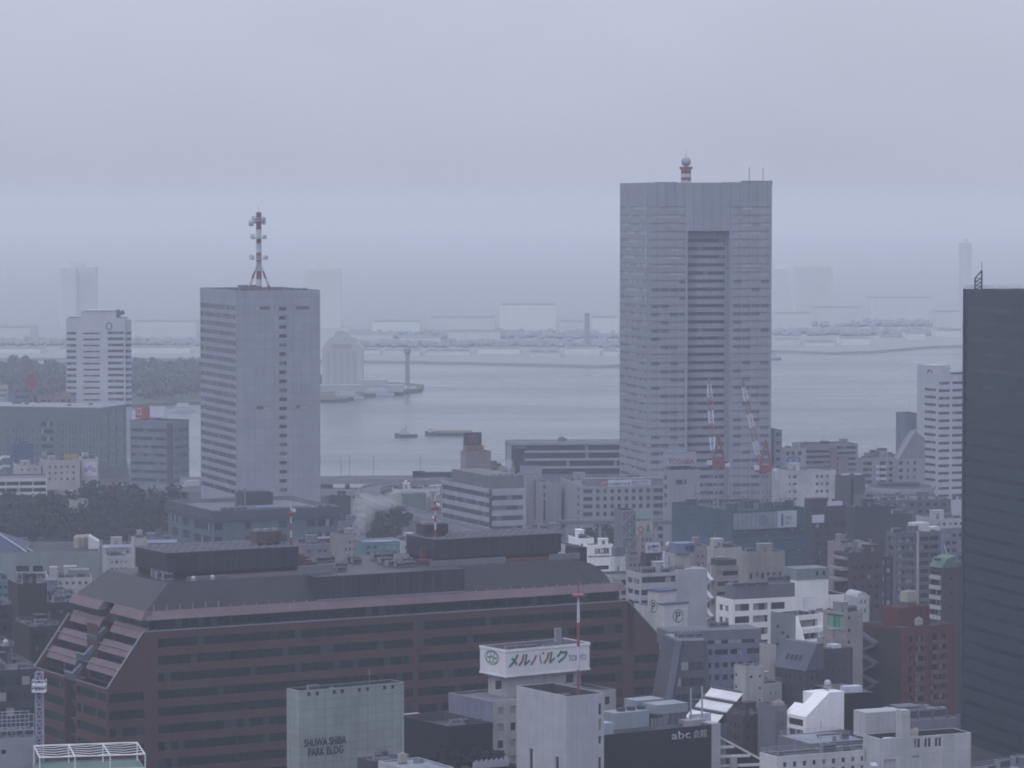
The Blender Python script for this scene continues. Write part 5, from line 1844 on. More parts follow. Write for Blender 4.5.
m = MB(); m.bar((0, 0, 0), (-9.3, 2, 7.8), .28); m.bar((-.2, 0, 0), (-8.6, 2, 8.6), .12); m.build('boom', INKW, r_)
m = MB(); m.bar((0, 0, 0), (-4.2, 1, 8.2), .24); m.bar((-4.2, 1, 8.2), (-9.3, 2, 7.8), .1); m.build('boom', INKW, r_)
m = MB(); m.box(-1.6, 2.2, -1.2, 1.2, -2.2, .6); m.build('winch', plain('steel dark', (.05, .055, .07)), r_)
wall_mat('plum dark', (.050, .042, .060), streak=.15)
b = Building('office_block', 'dark plum block with white boards on top, right of the netted site', 806, 812, 850, 507, 1320, 26, 'plum dark', 'roof dark', ybot=580)
b.win('f', b.cols('f', 4, .06, .06, .6), b.rows(524, 9, 4, 5), 'glass dark'); b.finish(); b.clutter(34, 4)
m = MB(); m.box(b.fx(812), b.fx(824), -.2, 0, b.z(523), b.z(515)); m.box(b.fx(828), b.fx(844), 1, 1.3, b.H, b.H + 1.8); m.build('white_board', SIGNW, b.root)
m = MB(); m.box(b.fx(812.5), b.fx(829), 1, 6, b.H - .8, b.H + 3); m.build('penthouse', MATS['plum dark'], b.root)
b = Building('office_block', 'dark olive grey slab standing in front of the apartment block', 835, 839, 865, 475.5, 1420, 20, wall_mat('olive dark', (.115, .12, .125), streak=.2) and 'olive dark', 'roof dark', ybot=540)
b.win('f', b.px('f', (851, 854)), [(b.z(530), b.z(479))], 'glass dark'); b.finish(); b.clutter(35, 3)
m = MB(); m.box(b.fx(842), b.fx(850), .4, .8, b.H, b.H + .7); m.box(b.fx(855), b.fx(862), .4, .8, b.H, b.H + .7); m.build('roof_rail', INKW, b.root)
b = Building('apartment_block', 'apartment block with pale balcony fronts left of the slanted roof', 858, 862, 893, 458, 1590, 18, 'hotel grey', 'roof grey', cat='apartments', ybot=495)
b.win('f', b.px('f', (863, 872), (880, 886), (889, 893)), b.rows(462, 6.1, 3.6, 5), 'glass band', 'balcony', depth=.7); b.finish(); b.clutter(36, 5)
m = MB()
for k in range(5):
    for x0, x1 in ((875.5, 879.5), (880.5, 886)): m.box(b.fx(x0), b.fx(x1), -.5, -.1, b.z(468.5 + 6.1 * k), b.z(465.6 + 6.1 * k))
m.build('balcony_front', SIGNW, b.root)
easy('apartment_block', 'dim apartment block behind, far right of the apartments with balcony strips', 872, 874, 896, 454.5, 1680, 'mid grey', 14, (458, 6, 3, 4), None, (5, .06, .5), 'glass band', clut=4, ybot=480, seed=37, cat='apartments', deep=14)
b = Building('office_block', 'dark narrow slab rising behind the slanted roof beside the white tower', 904, 906, 919, 413.5, 1700, 14, 'grey blue', 'roof dark', ybot=450, deep=14); b.finish()
m = MB(); m.tube((0, 0, 0), (0, 0, 7), .09, 5); b.put('aerial', m.mesh('aerial', STEEL), 3, 3)
# slanted-roof block
b = Building('office_block', 'grey block with one steep slanted roof beside the white tower', 893, 898, 925, 459, 1560, 20, 'hotel grey', 'roof grey', ybot=500, parapet=.1)
b.win('f', b.px('f', (899, 903), (907, 909), (913.5, 916)), b.rows(461.5, 7.2, 3.4, 5), 'glass band'); b.finish()
m = MB(); zz = at(512, 430, 1565).z - GZ
m.prism([(0, b.H), (b.L * .62, zz), (b.L, zz - 4), (b.L, b.H)], 'y', .1, b.M - .1); m.build('slanted_roof', wall_mat('slant roof', (.31, .30, .33), streak=.2), b.root)
m = MB(); m.prism([(-.6, b.H), (b.L * .62, zz + .7), (b.L * .62 + .8, zz + .4), (.4, b.H - .2)], 'y', -.3, .6); m.build('roof_edge', plain('frame pale', (.42, .45, .48)), b.root)
# round pale hall
p = at(905, 505, 1470)
r_ = empty('round_hall', 'wide round pale hall with flat roof below the white tower', 'hall', (p.x, 1490, GZ))
zz = at(905, 490, 1470).z - GZ
m = MB(); R_ = 34 / F * 1470
m.lathe((0, 0, 0), [(R_, 0), (R_, zz - 2), (R_ + .4, zz - 2), (R_ + .4, zz)], 48); m.build('wall', wall_mat('round pale', (.37, .38, .42), streak=.2), r_)
m = MB(); m.tube((0, 0, zz), (0, 0, zz + .3), R_ - .5, 40); m.box(-9, 8, -5, 4, zz + .3, zz + 1.6); m.build('roof', MATS['roof dark'], r_)
# steam plumes
def plume(name, spots, dens):
    m = MB()
    for c, r in spots: m.ball(c, r, 14)
    o = m.build(name, None)
    o.data.materials.clear()
    vm = bpy.data.materials.new(name); vm.use_nodes = True
    vt = vm.node_tree
    for n in list(vt.nodes): vt.nodes.remove(n)
    vo = N(vt, 'ShaderNodeOutputMaterial'); vv = N(vt, 'ShaderNodeVolumePrincipled')
    vv.inputs['Color'].default_value = (.97, .97, .97, 1); vv.inputs['Density'].default_value = dens
    vt.links.new(vv.outputs[0], vo.inputs['Volume'])
    o.data.materials.append(vm)
    md = o.modifiers.new('union', 'REMESH'); md.mode = 'VOXEL'; md.voxel_size = .7; md.use_smooth_shade = True
    return tag(o, kind='stuff')
rs = random.Random(9)
sp = []
for k in range(20):
    t = k / 19
    q = at(358 + 9 * t * t + 3 * t + rs.uniform(-2, 2), 540 - 38 * t, 1440)
    sp.append((q + Vector((rs.uniform(-2.5, 2.5), rs.uniform(-3, 3), rs.uniform(-1, 1))), 1.0 + 3.0 * t + rs.uniform(-.6, 1.2)))
for k in range(5):
    sp.append((at(372 + 5 * k + rs.uniform(-2, 2), 505 - 1.5 * k, 1440 + rs.uniform(-3, 3)), rs.uniform(3.2, 4.6)))
plume('steam', sp, .042)
sp = []
for k in range(8):
    t = k / 7
    sp.append((at(495 + 14 * t, 474 - 11 * t + rs.uniform(-1, 1), 1508), 1.0 + 1.4 * t))
plume('steam', sp, .06)
# ------------------------------------------------------------------ near blocks, right of the brown office
wall_mat('tile white', (.37, .39, .44), tile=(1.3, 2.6), mortar=.82, streak=.12, blotch=.12, tint=False)
wall_mat('sage panel', (.37, .41, .345), tile=(2.1, 1.9), mortar=.72, streak=.16, blotch=.14)
wall_mat('teal light', (.13, .26, .27), streak=.2)
wall_mat('slate roof', (.13, .135, .16), rough=.5, tile=(.8, .5), mortar=.8)
wall_mat('plum brown', (.10, .07, .075), streak=.25)
wall_mat('grey apartment', (.165, .165, .185), tile=(1.4, 1.2), mortar=.85, streak=.25)
WH = 'white render'

b = Building('office_block', 'white block lettered with black characters behind the right end of the brown office', 584, 588, 613, 545, 1090, 15, WH, 'roof grey', ybot=575)
b.win('f', b.px('f', (590, 609)), b.rows(566, 12, 4, 2), 'glass', 'window_strip'); b.finish(); b.clutter(51, 4)
letters(b.root, '日本工築館', b.fx(595), -.02, b.z(554.2), b.fx(609) - b.fx(595), 2.0, INK)
m = MB(); m.box(-.1, b.L + .1, -.12, 0, b.z(557), b.z(556)); m.build('ledge', MATS['mid grey'], b.root)
easy('office_block', 'small white block just behind the lettered white block', 576, 578.5, 594, 538.5, 1130, WH, 15, (544, 7, 3, 2), None, (3, .1, .5), clut=2, ybot=556, deep=12)
easy('roof_house', 'black cube shed beside the rounded end of the brown office roof', 573.5, 576, 587, 547.5, 1055, 'black clad', 20, clut=0, deep=9)
easy('office_block', 'pinkish grey low block left of the black cube shed', 561, 563, 575, 545, 1100, 'pale concrete', 15, (550, 6, 2.5, 2), None, (3, .1, .5), clut=3, deep=14)
b = easy('stair_block', 'white stair tower with grey tank, by the rounded end of the brown office', 610, 614.5, 625.5, 557, 1000, 'white panel', 29, None, clut=0, ybot=580)
b.tank(.3, .4, round(b.L - .6, 1), round(b.M - .8, 1), 3.3, .3, 'tank grey', (.25, .25, .27))
m = MB(); m.box(.8, 1.6, -.02, 0, b.z(572), b.z(566)); m.build('window', MATS['glass'], b.root)
b = easy('low_block', 'cream low block with balcony strips touching the brown office on its right', 606, 611, 639, 576.5, 985, 'cream', 14, None, clut=0, ybot=612, deep=14)
for k in range(3):
    for x0, x1 in ((613, 619.5), (621, 626), (627.5, 631), (632.5, 637)):
        pane(b.root, b.fx(x0), b.fx(x1), 0, b.z(585.5 + 9.4 * k), b.z(580 + 9.4 * k), 'glass', proud=.03)

b = Building('office_block', 'large grey white block with blank tiled right half, beside the parking towers', 626, 641, 707, 573.5, 960, 23, 'tile white', 'roof grey', ybot=640)
b.win('f', b.px('f', (642, 675.5)), b.rows(577, 30, 6.4, 1), 'glass strip', 'window_strip')
b.win('f', b.px('f', (641.5, 648), (668, 675.5)), b.rows(590, 10.5, 5.6, 3), 'glass strip')
b.win('l', b.cols('l', 2, .08, .08, .8), b.rows(580, 11, 5, 4), 'glass strip'); b.finish()
m = MB(); m.box(b.fx(676), b.L + .03, -.12, b.M * .7, 0, b.H + .6); m.build('stair_tower', MATS['tile white'], b.root)
m = MB(); m.box(b.fx(679), b.fx(694), 3, 9, b.H + .5, b.H + 4.6); m.build('lift_house', MATS['cream'], b.root)
b.clutter(52, 11, True, False)
w = b.fx(694) - b.fx(675)
r_ = roof_sign(b, 'rooftop_sign', 'blue grey box sign with two characters above the large grey white block', b.fxd(675.5, 3), 2.4, w, 2.9, .1, plain('sign slate', (.22, .25, .32)), (('今野', .42, .2, .5, .6, INK),), th=5, z=b.H + 4.6)
m = MB()
for k in range(2): m.tube((b.fxd(664 + 2.6 * k, 6), 6, b.H - .9), (b.fxd(664 + 2.6 * k, 6), 6, b.H + 5.2 - k), .45, 8)
m.build('flue', INKW, b.root)

PARK = dict(wall='white panel', roof='roof blue', clut=0)
def parking_tower(label, xl, xc, xr, yt, d, face, pxp, pyp, r):
    b = Building('parking_tower', label, xl, xc, xr, yt, d, 35, 'white panel', 'roof blue', ybot=680, parapet=.25, cat='parking tower')
    b.finish()
    m = MB(); m.box(-.25, b.L + .25, -.25, b.M + .25, b.H + .02, b.H + .35); m.build('roof_cover', MATS['roof blue'], b.root)
    m = MB()
    if face == 'f':
        cx = b.fx(pxp); cz = b.zd(pyp, cx, 0)
        ring(m, cx, cz, r, .22, -.03, 28); m.build('sign_ring', INK, b.root)
        letters(b.root, 'P', cx - r * .42, -.01, cz - r * .62, r * .9, r * 1.25, INK, depth=.04)
    else:
        s_ = b.ly(pxp); cz = b.z(pyp)
        ring(m, 0, cz, r, .22, -.03, 28); m.build('sign_ring', INK, b.root, (0, b.M - s_, 0), -math.pi / 2)
        me = text_mesh('P', r * .9, r * 1.25, INK, .04); link('lettering', me, b.root, (-.01, b.M - s_ + r * .42, cz - r * .62), -math.pi / 2)
    return b
parking_tower('white parking tower with the circled letter on its narrow left face', 648, 659, 676, 592, 935, 'l', 653.4, 607, 1.75)
parking_tower('white parking tower with big circled letter and blue roof, in front', 659, 664, 688, 605, 905, 'f', 678, 616, 1.72)
easy('low_block', 'low white block with blue roof left of the parking towers', 641, 644, 652, 606, 937, 'white panel', 25, roof='roof blue', clut=0, deep=6)

PLUM = easy('office_block', 'dark plum low block carrying the white bank sign', 640.5, 646, 664, 553.5, 1060, 'plum dark', 16, (557, 7, 3, 2), None, (4, .08, .5), 'glass dark', clut=0)
b = PLUM
roof_sign(b, 'rooftop_sign', 'white sign with a small red square emblem on the low plum block', b.fxd(646, 1), 1, 4.6, 3.0, .9, SIGNW, (('田', .12, .28, .2, .45, INKR), ('銀行', .40, .5, .5, .28, INK), ('本店', .46, .16, .34, .22, plain('ink grey', (.2, .2, .22)))), th=.4)
easy('low_block', 'beige low block left of the plum block', 624, 627, 643, 555, 1110, 'beige tile', 16, (558, 6, 2.5, 2), None, (3, .1, .5), clut=2, shed=False, deep=14)
b = easy('office_block', 'grey block with a round white tank on its roof, right of the bank sign', 661.5, 666, 684, 553, 1045, 'mid grey', 18, (557, 7, 3, 2), None, (4, .08, .5), clut=1, shed=False)
tg = empty('water_tank', 'round white ball tank on a pedestal, right of the bank sign', 'water tank', b.top(b.fxd(668.5, 3), 3), 0)
m = MB(); m.ball((0, 0, 2.9), 1.0, 16); smooth(m.build('ball', plain('tank white', (.66, .65, .62), .4), tg))
m = MB(); m.tube((0, 0, 0), (0, 0, 2.0), .35, 8); m.tube((0, 0, 1.5), (0, 0, 1.8), 1.6, 14); m.build('pedestal', STEEL, tg)
easy('office_block', 'reddish pink block between the ball tank and the pale pink block', 686, 694, 707, 546, 1090, 'pink tile', 20, (555, 8, 3, 2), None, (2, .15, .4), clut=2, ybot=575)
easy('office_block', 'pale pink blank block right of the reddish block', 708, 712.5, 742, 548, 1130, 'cream', 14, clut=4, deep=14, ybot=566)
b = Building('office_block', 'tall beige brown block with a row of arched windows', 738, 747, 785, 552.5, 1040, 20, 'beige tile', 'roof grey', ybot=592)
b.win('f', b.px('f', (749.8, 752.4), (755.6, 758.2), (761.4, 764), (767.2, 769.8), (773, 775.6), (778.8, 781.4)), b.rows(574, 10, 5.4, 1) + b.rows(585.5, 10, 4, 1), 'glass dark'); b.finish(); b.clutter(53, 3)
m = MB()
for x in (751.1, 756.9, 762.7, 768.5, 774.3, 780.1):
    ring(m, b.fx(x), b.z(574.2), .45, .16, -.02, 16)
m.build('window_arch', MATS['dark brown'], b.root)
b = Building('office_block', 'beige office with three window strips left of the arched window block', 706, 716, 739, 566, 1000, 20, 'beige tile', 'roof dark', ybot=622)
b.win('f', b.px('f', (717.3, 738)), b.rows(571.5, 10.3, 4.6, 5), 'glass strip', 'window_strip'); b.finish(); b.clutter(54, 3)
m = MB(); m.box(b.fx(719), b.L - .3, 1, 6, b.H - .8, b.H + 1.6); m.build('penthouse', MATS['dark grey'], b.root)
m = MB()
for k in range(7):
    z = b.H - 1.5 - k * 2.6; s_ = 1 if k % 2 else -1
    m.prism([(4 - 3 * s_, z), (4 + 3 * s_, z - 2.6), (4 + 3 * s_, z - 2.9), (4 - 3 * s_, z - .3)], 'x', -1.3, -.2)
m.bar((-1.3, .8, 0), (-1.3, .8, b.H), .1); m.bar((-1.3, 7.2, 0), (-1.3, 7.2, b.H), .1)
m.build('fire_stair', plain('steel white', (.4, .4, .42)), b.root)

# long white office with a slanted right end
b = Building('office_building', 'long white office with deep square windows and a slanting right end', 716, 733, 848, 600, 930, 24, WH, 'roof grey', ybot=655)
b.win('f', b.px('f', (735, 749.5), (753, 768), (771, 785)), b.rows(604.5, 12.3, 7, 4), 'glass strip')
b.win('f', b.px('f', (816, 823.5), (827, 831.5)), b.rows(601, 12, 8, 2), 'glass pale')
b.win('f', b.px('f', (836, 845)), b.rows(599.5, 30, 6.5, 1), 'glass')
b.win('l', b.cols('l', 2, .12, .2, .6), b.rows(607, 12.3, 6, 3), 'glass'); b.finish()
m = MB(); x1 = b.L + 4.2
m.prism([(b.L - .02, 0), (x1, 0), (x1, b.H - 6.5), (b.L - .02, b.H)], 'y', 0, b.M); m.build('slanted_end', MATS[WH], b.root)
m = MB(); m.box(b.fx(742), b.fx(806), 3.5, 10, b.H - .8, b.H + 3.4); ph = m.build('penthouse', MATS['mid grey'], b.root)
m = MB()
for k in range(3): m.box(b.fx(741.5) + k * 3.6, b.fx(741.5) + k * 3.6 + 2.6, 3.2, 5.4, b.H + 3.4, b.H + 3.9)
m.build('skylight', MATS['dark grey'], ph)
m = MB(); m.box(b.fx(801), b.fx(833), 2.6, 9.5, b.H - .8, b.H + 4.2); st = m.build('stair_tower', MATS[WH], b.root)
m = MB(); m.box(b.fx(800.5), b.fx(833.5), 2.45, 9.65, b.H + 4.2, b.H + 7.2); up = m.build('upper_band', MATS['green grey'], st)
for x in (820, 827): pane(up, b.fx(x), b.fx(x + 2.4), 2.45, b.H + 5.2, b.H + 6.4, 'glass', proud=.05)
b.ac(b.fx(787), 6.5, 2, 2.4, 1.4, 2.0)
for k in range(3): link('air_conditioner', ac_mesh(2.4, 1.2, 1.8), ph, (b.fx(778) + k * 2.7, 6, b.H + 3.4))

# grey wall house with white terraces
b = Building('apartment_house', 'grey sided house with white framed terraces in front of the long white office', 771, 796, 823, 616, 880, 40, WH, 'roof dark', ybot=668, cat='house')
b.win('f', b.px('f', (799, 818)), b.rows(621, 12, 7.5, 3), 'glass house', 'terrace', depth=1.2); b.finish(); b.clutter(55, 2, False)
m = MB(); m.box(-.12, -.02, 0, b.M, 0, b.H + .4); sw = m.build('side_wall', MATS['green grey'], b.root)
for px_, py_ in ((777, 627), (782, 633), (787, 636), (777, 645)):
    s_ = b.ly(px_); o = pane(sw, 0, .8, 0, b.z(py_ + 3), b.z(py_), 'glass dark'); o.location = (-.15, b.M - s_, b.z(py_ + 3)); o.rotation_euler = (0, 0, -math.pi / 2)
m = MB(); m.prism([(-.05, b.H), (-.05, 0), (-6.5, 0), (-4.0, b.H - 9)], 'x', -.15, .6); m.prism([(-.05, b.H), (-.05, 0), (-6.5, 0), (-4.0, b.H - 9)], 'x', b.L - .4, b.L + .35)
m.build('slanted_fin', MATS[WH], b.root)
m = MB()
for k in range(3):
    z = b.z(630.5 + 12 * k); m.box(0, b.L, -.9 - 1.1 * k, .1, z - .9, z + .35)
m.build('terrace_front', MATS[WH], b.root)
# brick house with the green glazed corner
wall_mat('green frame', (.25, .42, .33), streak=.1)
glass_mat('glass green', base=(.05, .13, .095), blind=(.2, .34, .27), pw=1.4, prob=.5, bar=.1, barcol=(.25, .42, .33))
b = Building('apartment_house', 'beige brick house with a green glazed corner room', 823, 845.5, 863, 612.5, 862, 38, 'beige tile', 'roof grey', ybot=672, cat='house')
b.win('l', b.px('l', (828, 843)), [(b.z(628.5), b.z(615.5))], 'glass green', depth=.2)
b.win('f', b.px('f', (848, 850.5)), b.rows(617, 12, 3.4, 4), 'glass dark'); b.finish(); b.clutter(56, 2)
m = MB()
for z0, z1 in ((b.z(630), b.z(628.6)), (b.z(615.4), b.z(614))): m.box(-.14, 0, b.M - b.ly(845), b.M - b.ly(826.5), z0, z1)
m.build('green_frame', MATS['green frame'], b.root)
b = easy('apartment_house', 'lower beige part with flat terrace left of the beige brick house', 817, 834, 847, 640, 846, 'beige tile', 38, (646, 12, 4, 3), (2, .2, .3), (2, .2, .3), clut=2, ybot=690, cat='house')
b = easy('small_building', 'narrow white house with rounded top left of the red brick apartments', 853.5, 857, 869.5, 597, 905, 'pale concrete', 20, (600, 9, 4, 2), None, (2, .2, .4), clut=0, cat='house', deep=8, ybot=618)
m = MB(); pr = [(b.L * .5 + b.L * .48 * math.cos(t * math.pi / 10), b.H - .7 + 1.9 * math.sin(t * math.pi / 10)) for t in range(11)]
m.prism(pr, 'y', .3, 7.5); m.build('vault_roof', MATS['pale concrete'], b.root)
# slate mansard house
b = Building('office_block', 'dark house with a slate mansard and four skylights', 775, 806, 823, 671, 822, 40, 'dark grey', 'roof dark', ybot=706, parapet=.05)
b.win('l', b.cols('l', 5, .1, .1, .4), b.rows(676, 12, 5, 2), 'glass'); b.win('f', b.cols('f', 2, .15, .15, .4), b.rows(676, 12, 5, 2), 'glass'); b.finish()
zr_ = b.H + 6.2
m = MB(); m.prism([(-.3, b.H + .02), (b.L * .62, zr_), (b.L, zr_), (b.L, b.H + .02)], 'y', -.2, b.M + .2); sl = m.build('mansard', MATS['slate roof'], b.root)
m = MB()
for k in range(4):
    yc = b.M * (.30 + .14 * k); s0, s1 = .32, .52
    P = lambda t, yy, up: (-.3 + (b.L * .62 + .3) * t - up * .5, yy, b.H + (zr_ - b.H) * t + up)
    m.face([P(s0, yc - .45, .12), P(s0, yc + .45, .12), P(s1, yc + .45, .12), P(s1, yc - .45, .12)])
    m.face([P(s0, yc - .45, .12), P(s1, yc - .45, .12), P(s1, yc - .45, -.1), P(s0, yc - .45, -.1)])
    m.face([P(s0, yc - .45, .12), P(s0, yc - .45, -.1), P(s0, yc + .45, -.1), P(s0, yc + .45, .12)])
m.build('skylight', MATS['glass dark'], sl)
b = easy('office_block', 'plain dark grey block right of the slate mansard house', 820, 825, 853, 649, 836, 'dark grey', 22, (668, 14, 5, 2), None, (3, .2, .15), clut=3, ybot=700, seed=9)
m = MB(); m.box(b.fx(836), b.fx(845), 2, 5, b.H - .5, b.H + .6); m.build('roof_unit', SIGNW, b.root)

# red brick apartments
b = Building('apartment_block', 'red brick apartment block with balcony grid and cream tank on its red penthouse', 862, 903, 955, 628, 872, 36, 'red brick', 'roof grey', ybot=706, cat='apartments')
R = b.rows(637.5, 10, 5.6, 7)
b.win('f', b.px('f', (908, 912), (931, 936)), R, 'glass house'); b.win('f', b.px('f', (915, 923), (939, 945.5)), R, 'glass house', 'balcony', depth=.8)
b.win('l', b.px('l', (885, 888), (893, 896)), R, 'glass house'); b.finish()
m = MB()
for z0, z1 in R:
    for x0, x1 in ((914.6, 923.4), (930.5, 946)): m.box(b.fx(x0), b.fx(x1), -.6, -.1, z0 - 1.1, z0 - .05)
m.build('balcony_front', wall_mat('brick pale', (.17, .085, .08), streak=.15), b.root)
m = MB()
for k in range(9):
    z = b.H - 2.0 - k * 2.55; s_ = 1 if k % 2 else -1; yc = b.M - b.ly(871)
    m.prism([(yc - 3.4 * s_, z), (yc + 3.4 * s_, z - 2.5), (yc + 3.4 * s_, z - 3.3), (yc - 3.4 * s_, z - .8)], 'x', -1.6, -.2)
m.build('fire_stair', plain('stair grey', (.15, .15, .16)), b.root)
m = MB(); m.box(-.1, -.02, b.M - b.ly(900), b.M, 0, b.H - .8); m.build('stair_shaft', MATS['dark brown'], b.root)
x0, x1 = b.fxd(899, 6), b.fxd(929.5, 6)
m = MB(); m.box(x0, x1, 6, 12, b.H - .9, b.H + 4.2); m.build('penthouse', MATS['red brick'], b.root)
o = link('water_tank', tank_mesh(3.4, 2.6, 2.6, 1.0), b.root, (b.fxd(907, 8), 8, b.H + 4.2))
o = link('water_tank', tank_mesh(1.5, 1.2, 1.6, .7), b.root, (b.fxd(918, 3), 3, b.H - .8))
m = MB(); m.box(.4, b.fx(912), .4, 5, b.H - .9, b.H - .1); m.build('roof_terrace', MATS['roof dark'], b.root); b.ac(b.fx(935), 8, 3, 1.8, 1.0, 1.4)

# grey apartment row behind
b = Building('apartment_block', 'big grey apartment block with pale pipe shaft and white boxes, behind the red brick', 886, 896, 941, 533, 1150, 24, 'grey apartment', 'roof grey', ybot=625, cat='apartments')
R = b.rows(538, 8.1, 4.6, 10)
b.win('f', b.px('f', (898, 904.5), (906, 914)), R, 'glass pale', 'balcony', depth=.8); b.win('f', b.px('f', (920, 928.5), (930, 938.5)), R, 'glass strip', 'window_strip')
b.win('l', b.cols('l', 1, .15, .15, .7), R, 'glass strip'); b.finish(); b.clutter(57, 4)
m = MB(); m.box(b.fx(916.4), b.fx(918.4), -.5, 0, 0, b.H); m.build('pipe_shaft', MATS['cream'], b.root)
m = MB(); m.box(b.fxd(914, 4), b.fxd(929, 4), 4, 8, b.H - .8, b.H + 2.6); m.box(b.fxd(929.1, 4), b.fxd(940, 4), 4, 8, b.H - .8, b.H + 1.0); m.build('roof_box', MATS['white panel'], b.root)
b = easy('apartment_block', 'grey block veiled in pale netting beside the dark glass tower', 939, 943, 972, 529, 1190, 'grey blue', 20, (534, 7.5, 3.5, 9), None, (4, .06, .6), 'glass strip', clut=4, ybot=600, cat='apartments', seed=58)
m = MB(); m.tube((b.fx(943), -1, b.z(545)), (b.fx(952), -1, b.z(574)), .2, 5); m.build('stay', INKW, b.root)
b = Building('apartment_block', 'brown sided apartment house with pale corner balconies and green wedge roof', 930.5, 942.5, 978, 568, 1010, 30, 'plum brown', 'roof green', ybot=625, cat='apartments')
b.win('l', [(.5, b.M - .5)], b.rows(571, 10, 5, 5), 'glass house', 'balcony', depth=.8); b.win('f', b.cols('f', 3, .1, .1, .12), b.rows(578, 14, 3, 3), 'glass dark'); b.finish(); b.clutter(59, 2)
m = MB()
for z0, z1 in b.rows(571, 10, 5, 5): m.box(-.7, -.1, .3, b.M - .3, z0 - 1.2, z0 - .02)
m.build('balcony_front', MATS['pale concrete'], b.root)
m = MB(); m.prism([(-.4, b.H + .02), (1.4, b.H + 2.6), (4.5, b.H + 3.4), (5.2, b.H + .02)], 'y', -.3, b.M + .2); m.build('wedge_roof', MATS['roof green'], b.root)
easy('office_block', 'wide purplish grey block below the round hall', 868, 873, 951, 500.5, 1370, 'grey apartment', 12, (504, 7, 3, 2), None, (9, .04, .5), 'glass dark', clut=9, ybot=520, seed=60, deep=26)
easy('office_block', 'low dark roofed block in front of the wide purplish block', 884, 888, 912, 514, 1290, 'dark grey', 18, clut=4, ybot=532, seed=61, deep=18)
easy('office_block', 'pale small block right of the dark roofed block, by the dark glass tower', 930, 934, 966, 519, 1300, 'pale concrete', 18, (523, 6, 2.6, 2), None, (5, .06, .5), clut=4, ybot=532, seed=62, deep=16)
easy('office_block', 'smooth dark grey block under the olive grey slab', 846, 853, 889, 507, 1250, 'dark grey', 24, (540, 9, 3.4, 3), None, (5, .1, .3), 'glass dark', clut=3, ybot=570, seed=63)
b = easy('office_block', 'dark brown stepped block with pale roof terraces left of the grey apartments', 834, 849, 883, 553, 1065, 'plum brown', 26, (566, 10, 4, 5), (2, .15, .5), (4, .08, .5), 'glass dark', clut=4, ybot=612, seed=64)
m = MB()
for k in range(3): m.box(-1.2 - 1.2 * k, 0, .5, b.M - .5, b.H - 2.2 - 3.2 * k, b.H - 1.4 - 3.2 * k)
m.build('terrace_slab', MATS['beige tile'], b.root)
easy('small_building', 'small pinkish house above the brown stepped block', 837, 841, 853, 543.5, 1110, 'pink tile', 20, (548, 6, 3, 1), None, (2, .2, .4), clut=2, deep=10, seed=65)
easy('apartment_block', 'dark apartment block with violet tinted window columns right of the brown stepped block', 866, 872, 893, 557, 1090, 'plum dark', 24, (561, 8, 4.4, 7), (2, .1, .6), (3, .06, .66), 'glass pale', clut=3, ybot=622, seed=66, cat='apartments')
easy('office_block', 'teal topped block left of the violet tinted apartments', 858, 861, 874, 551, 1105, 'green grey', 18, clut=2, deep=10, seed=67, tank=True)

# ------------------------------------------------------------------ grey offices right of the brown block
b = Building('office_block', 'slate grey office with broad windows behind the slanted grey block', 699, 706.5, 768, 645, 866, 17, 'grey blue', 'roof grey', ybot=700)
b.win('f', b.px('f', (708, 712.5), (715, 728), (730.5, 742.5), (747, 766)), b.rows(650, 50, 5.4, 1), 'glass strip')
b.win('f', b.px('f', (708, 711.5), (715, 719.5), (723, 728), (731, 735.5), (739, 743.5), (748, 752.5), (757, 761.5)), b.rows(663, 12.2, 5.4, 3), 'glass'); b.finish()
m = MB(); m.box(-8.5, b.L - .6, 3.2, 13, b.H - .8, b.H + 3.2); u = m.build('upper_storey', MATS['mid grey'], b.root)
pane(u, b.fx(712), b.fx(762), 3.2, b.H - .2, b.H + .7, 'glass strip', 'window_strip', proud=.05)
for k in range(2): link('air_conditioner', ac_mesh(2.4, 1.2, 1.2), u, (4 + k * 2.9, 9, b.H + 3.2))
b = easy('small_building', 'little beige block at the right end of the slate grey office', 768, 769.5, 776, 646, 850, 'cream', 20, clut=0, deep=6, cat='building')

# slanted grey block
wall_mat('slant grey', (.115, .115, .13), streak=.15)
C1 = at(688, 705, 832)
r_ = empty('office_block', 'grey block with outward slanting glazed front, right of the brown office', 'building', (C1.x, C1.y, GZ), math.radians(12))
zt = at(512, 641, 832).z - GZ; zm = at(512, 705, 832).z - GZ
pxm = 832 / F
def tx(z): # half widths at a height
    t = (z - zm) / (zt - zm); return (-24 + 11.5 * t) * pxm, (24 - 5 * t) * pxm
m = MB()
a0, a1 = tx(0)[0], tx(0)[1]; c0, c1 = tx(zt)
m.prism([(a0, 0), (a1, 0), (c1, zt), (c0, zt)], 'y', 0, 13); body = m.build('wall', MATS['slant grey'], r_)
m = MB()
for k, (y0, y1) in enumerate(((662, 670), (678, 686), (694, 702))):
    z0, z1 = at(512, y1, 832).z - GZ, at(512, y0, 832).z - GZ
    l0, r0 = tx(z0); l1, r1 = tx(z1)
    m = MB(); m.prism([(l0 + 2.2, z0), (r0 - 1.2, z0), (r1 - 1.2, z1), (l1 + 2.2, z1)], 'y', -.06, .02); m.build('window_strip', MATS['glass strip'], r_)
m = MB(); m.prism([(tx(0)[0] - .3, 0), (tx(0)[0] + 1.5, 0), (tx(zt)[0] + 1.3, zt + .1), (tx(zt)[0] - .2, zt + .1)], 'y', -.5, -.08); m.build('slanted_pier', wall_mat('pier pale', (.20, .21, .24)), r_)
m = MB(); m.box(c0 + .6, c1 - .4, .5, 12, zt, zt + .3); rf_ = m.build('roof', MATS['roof pale'], r_)
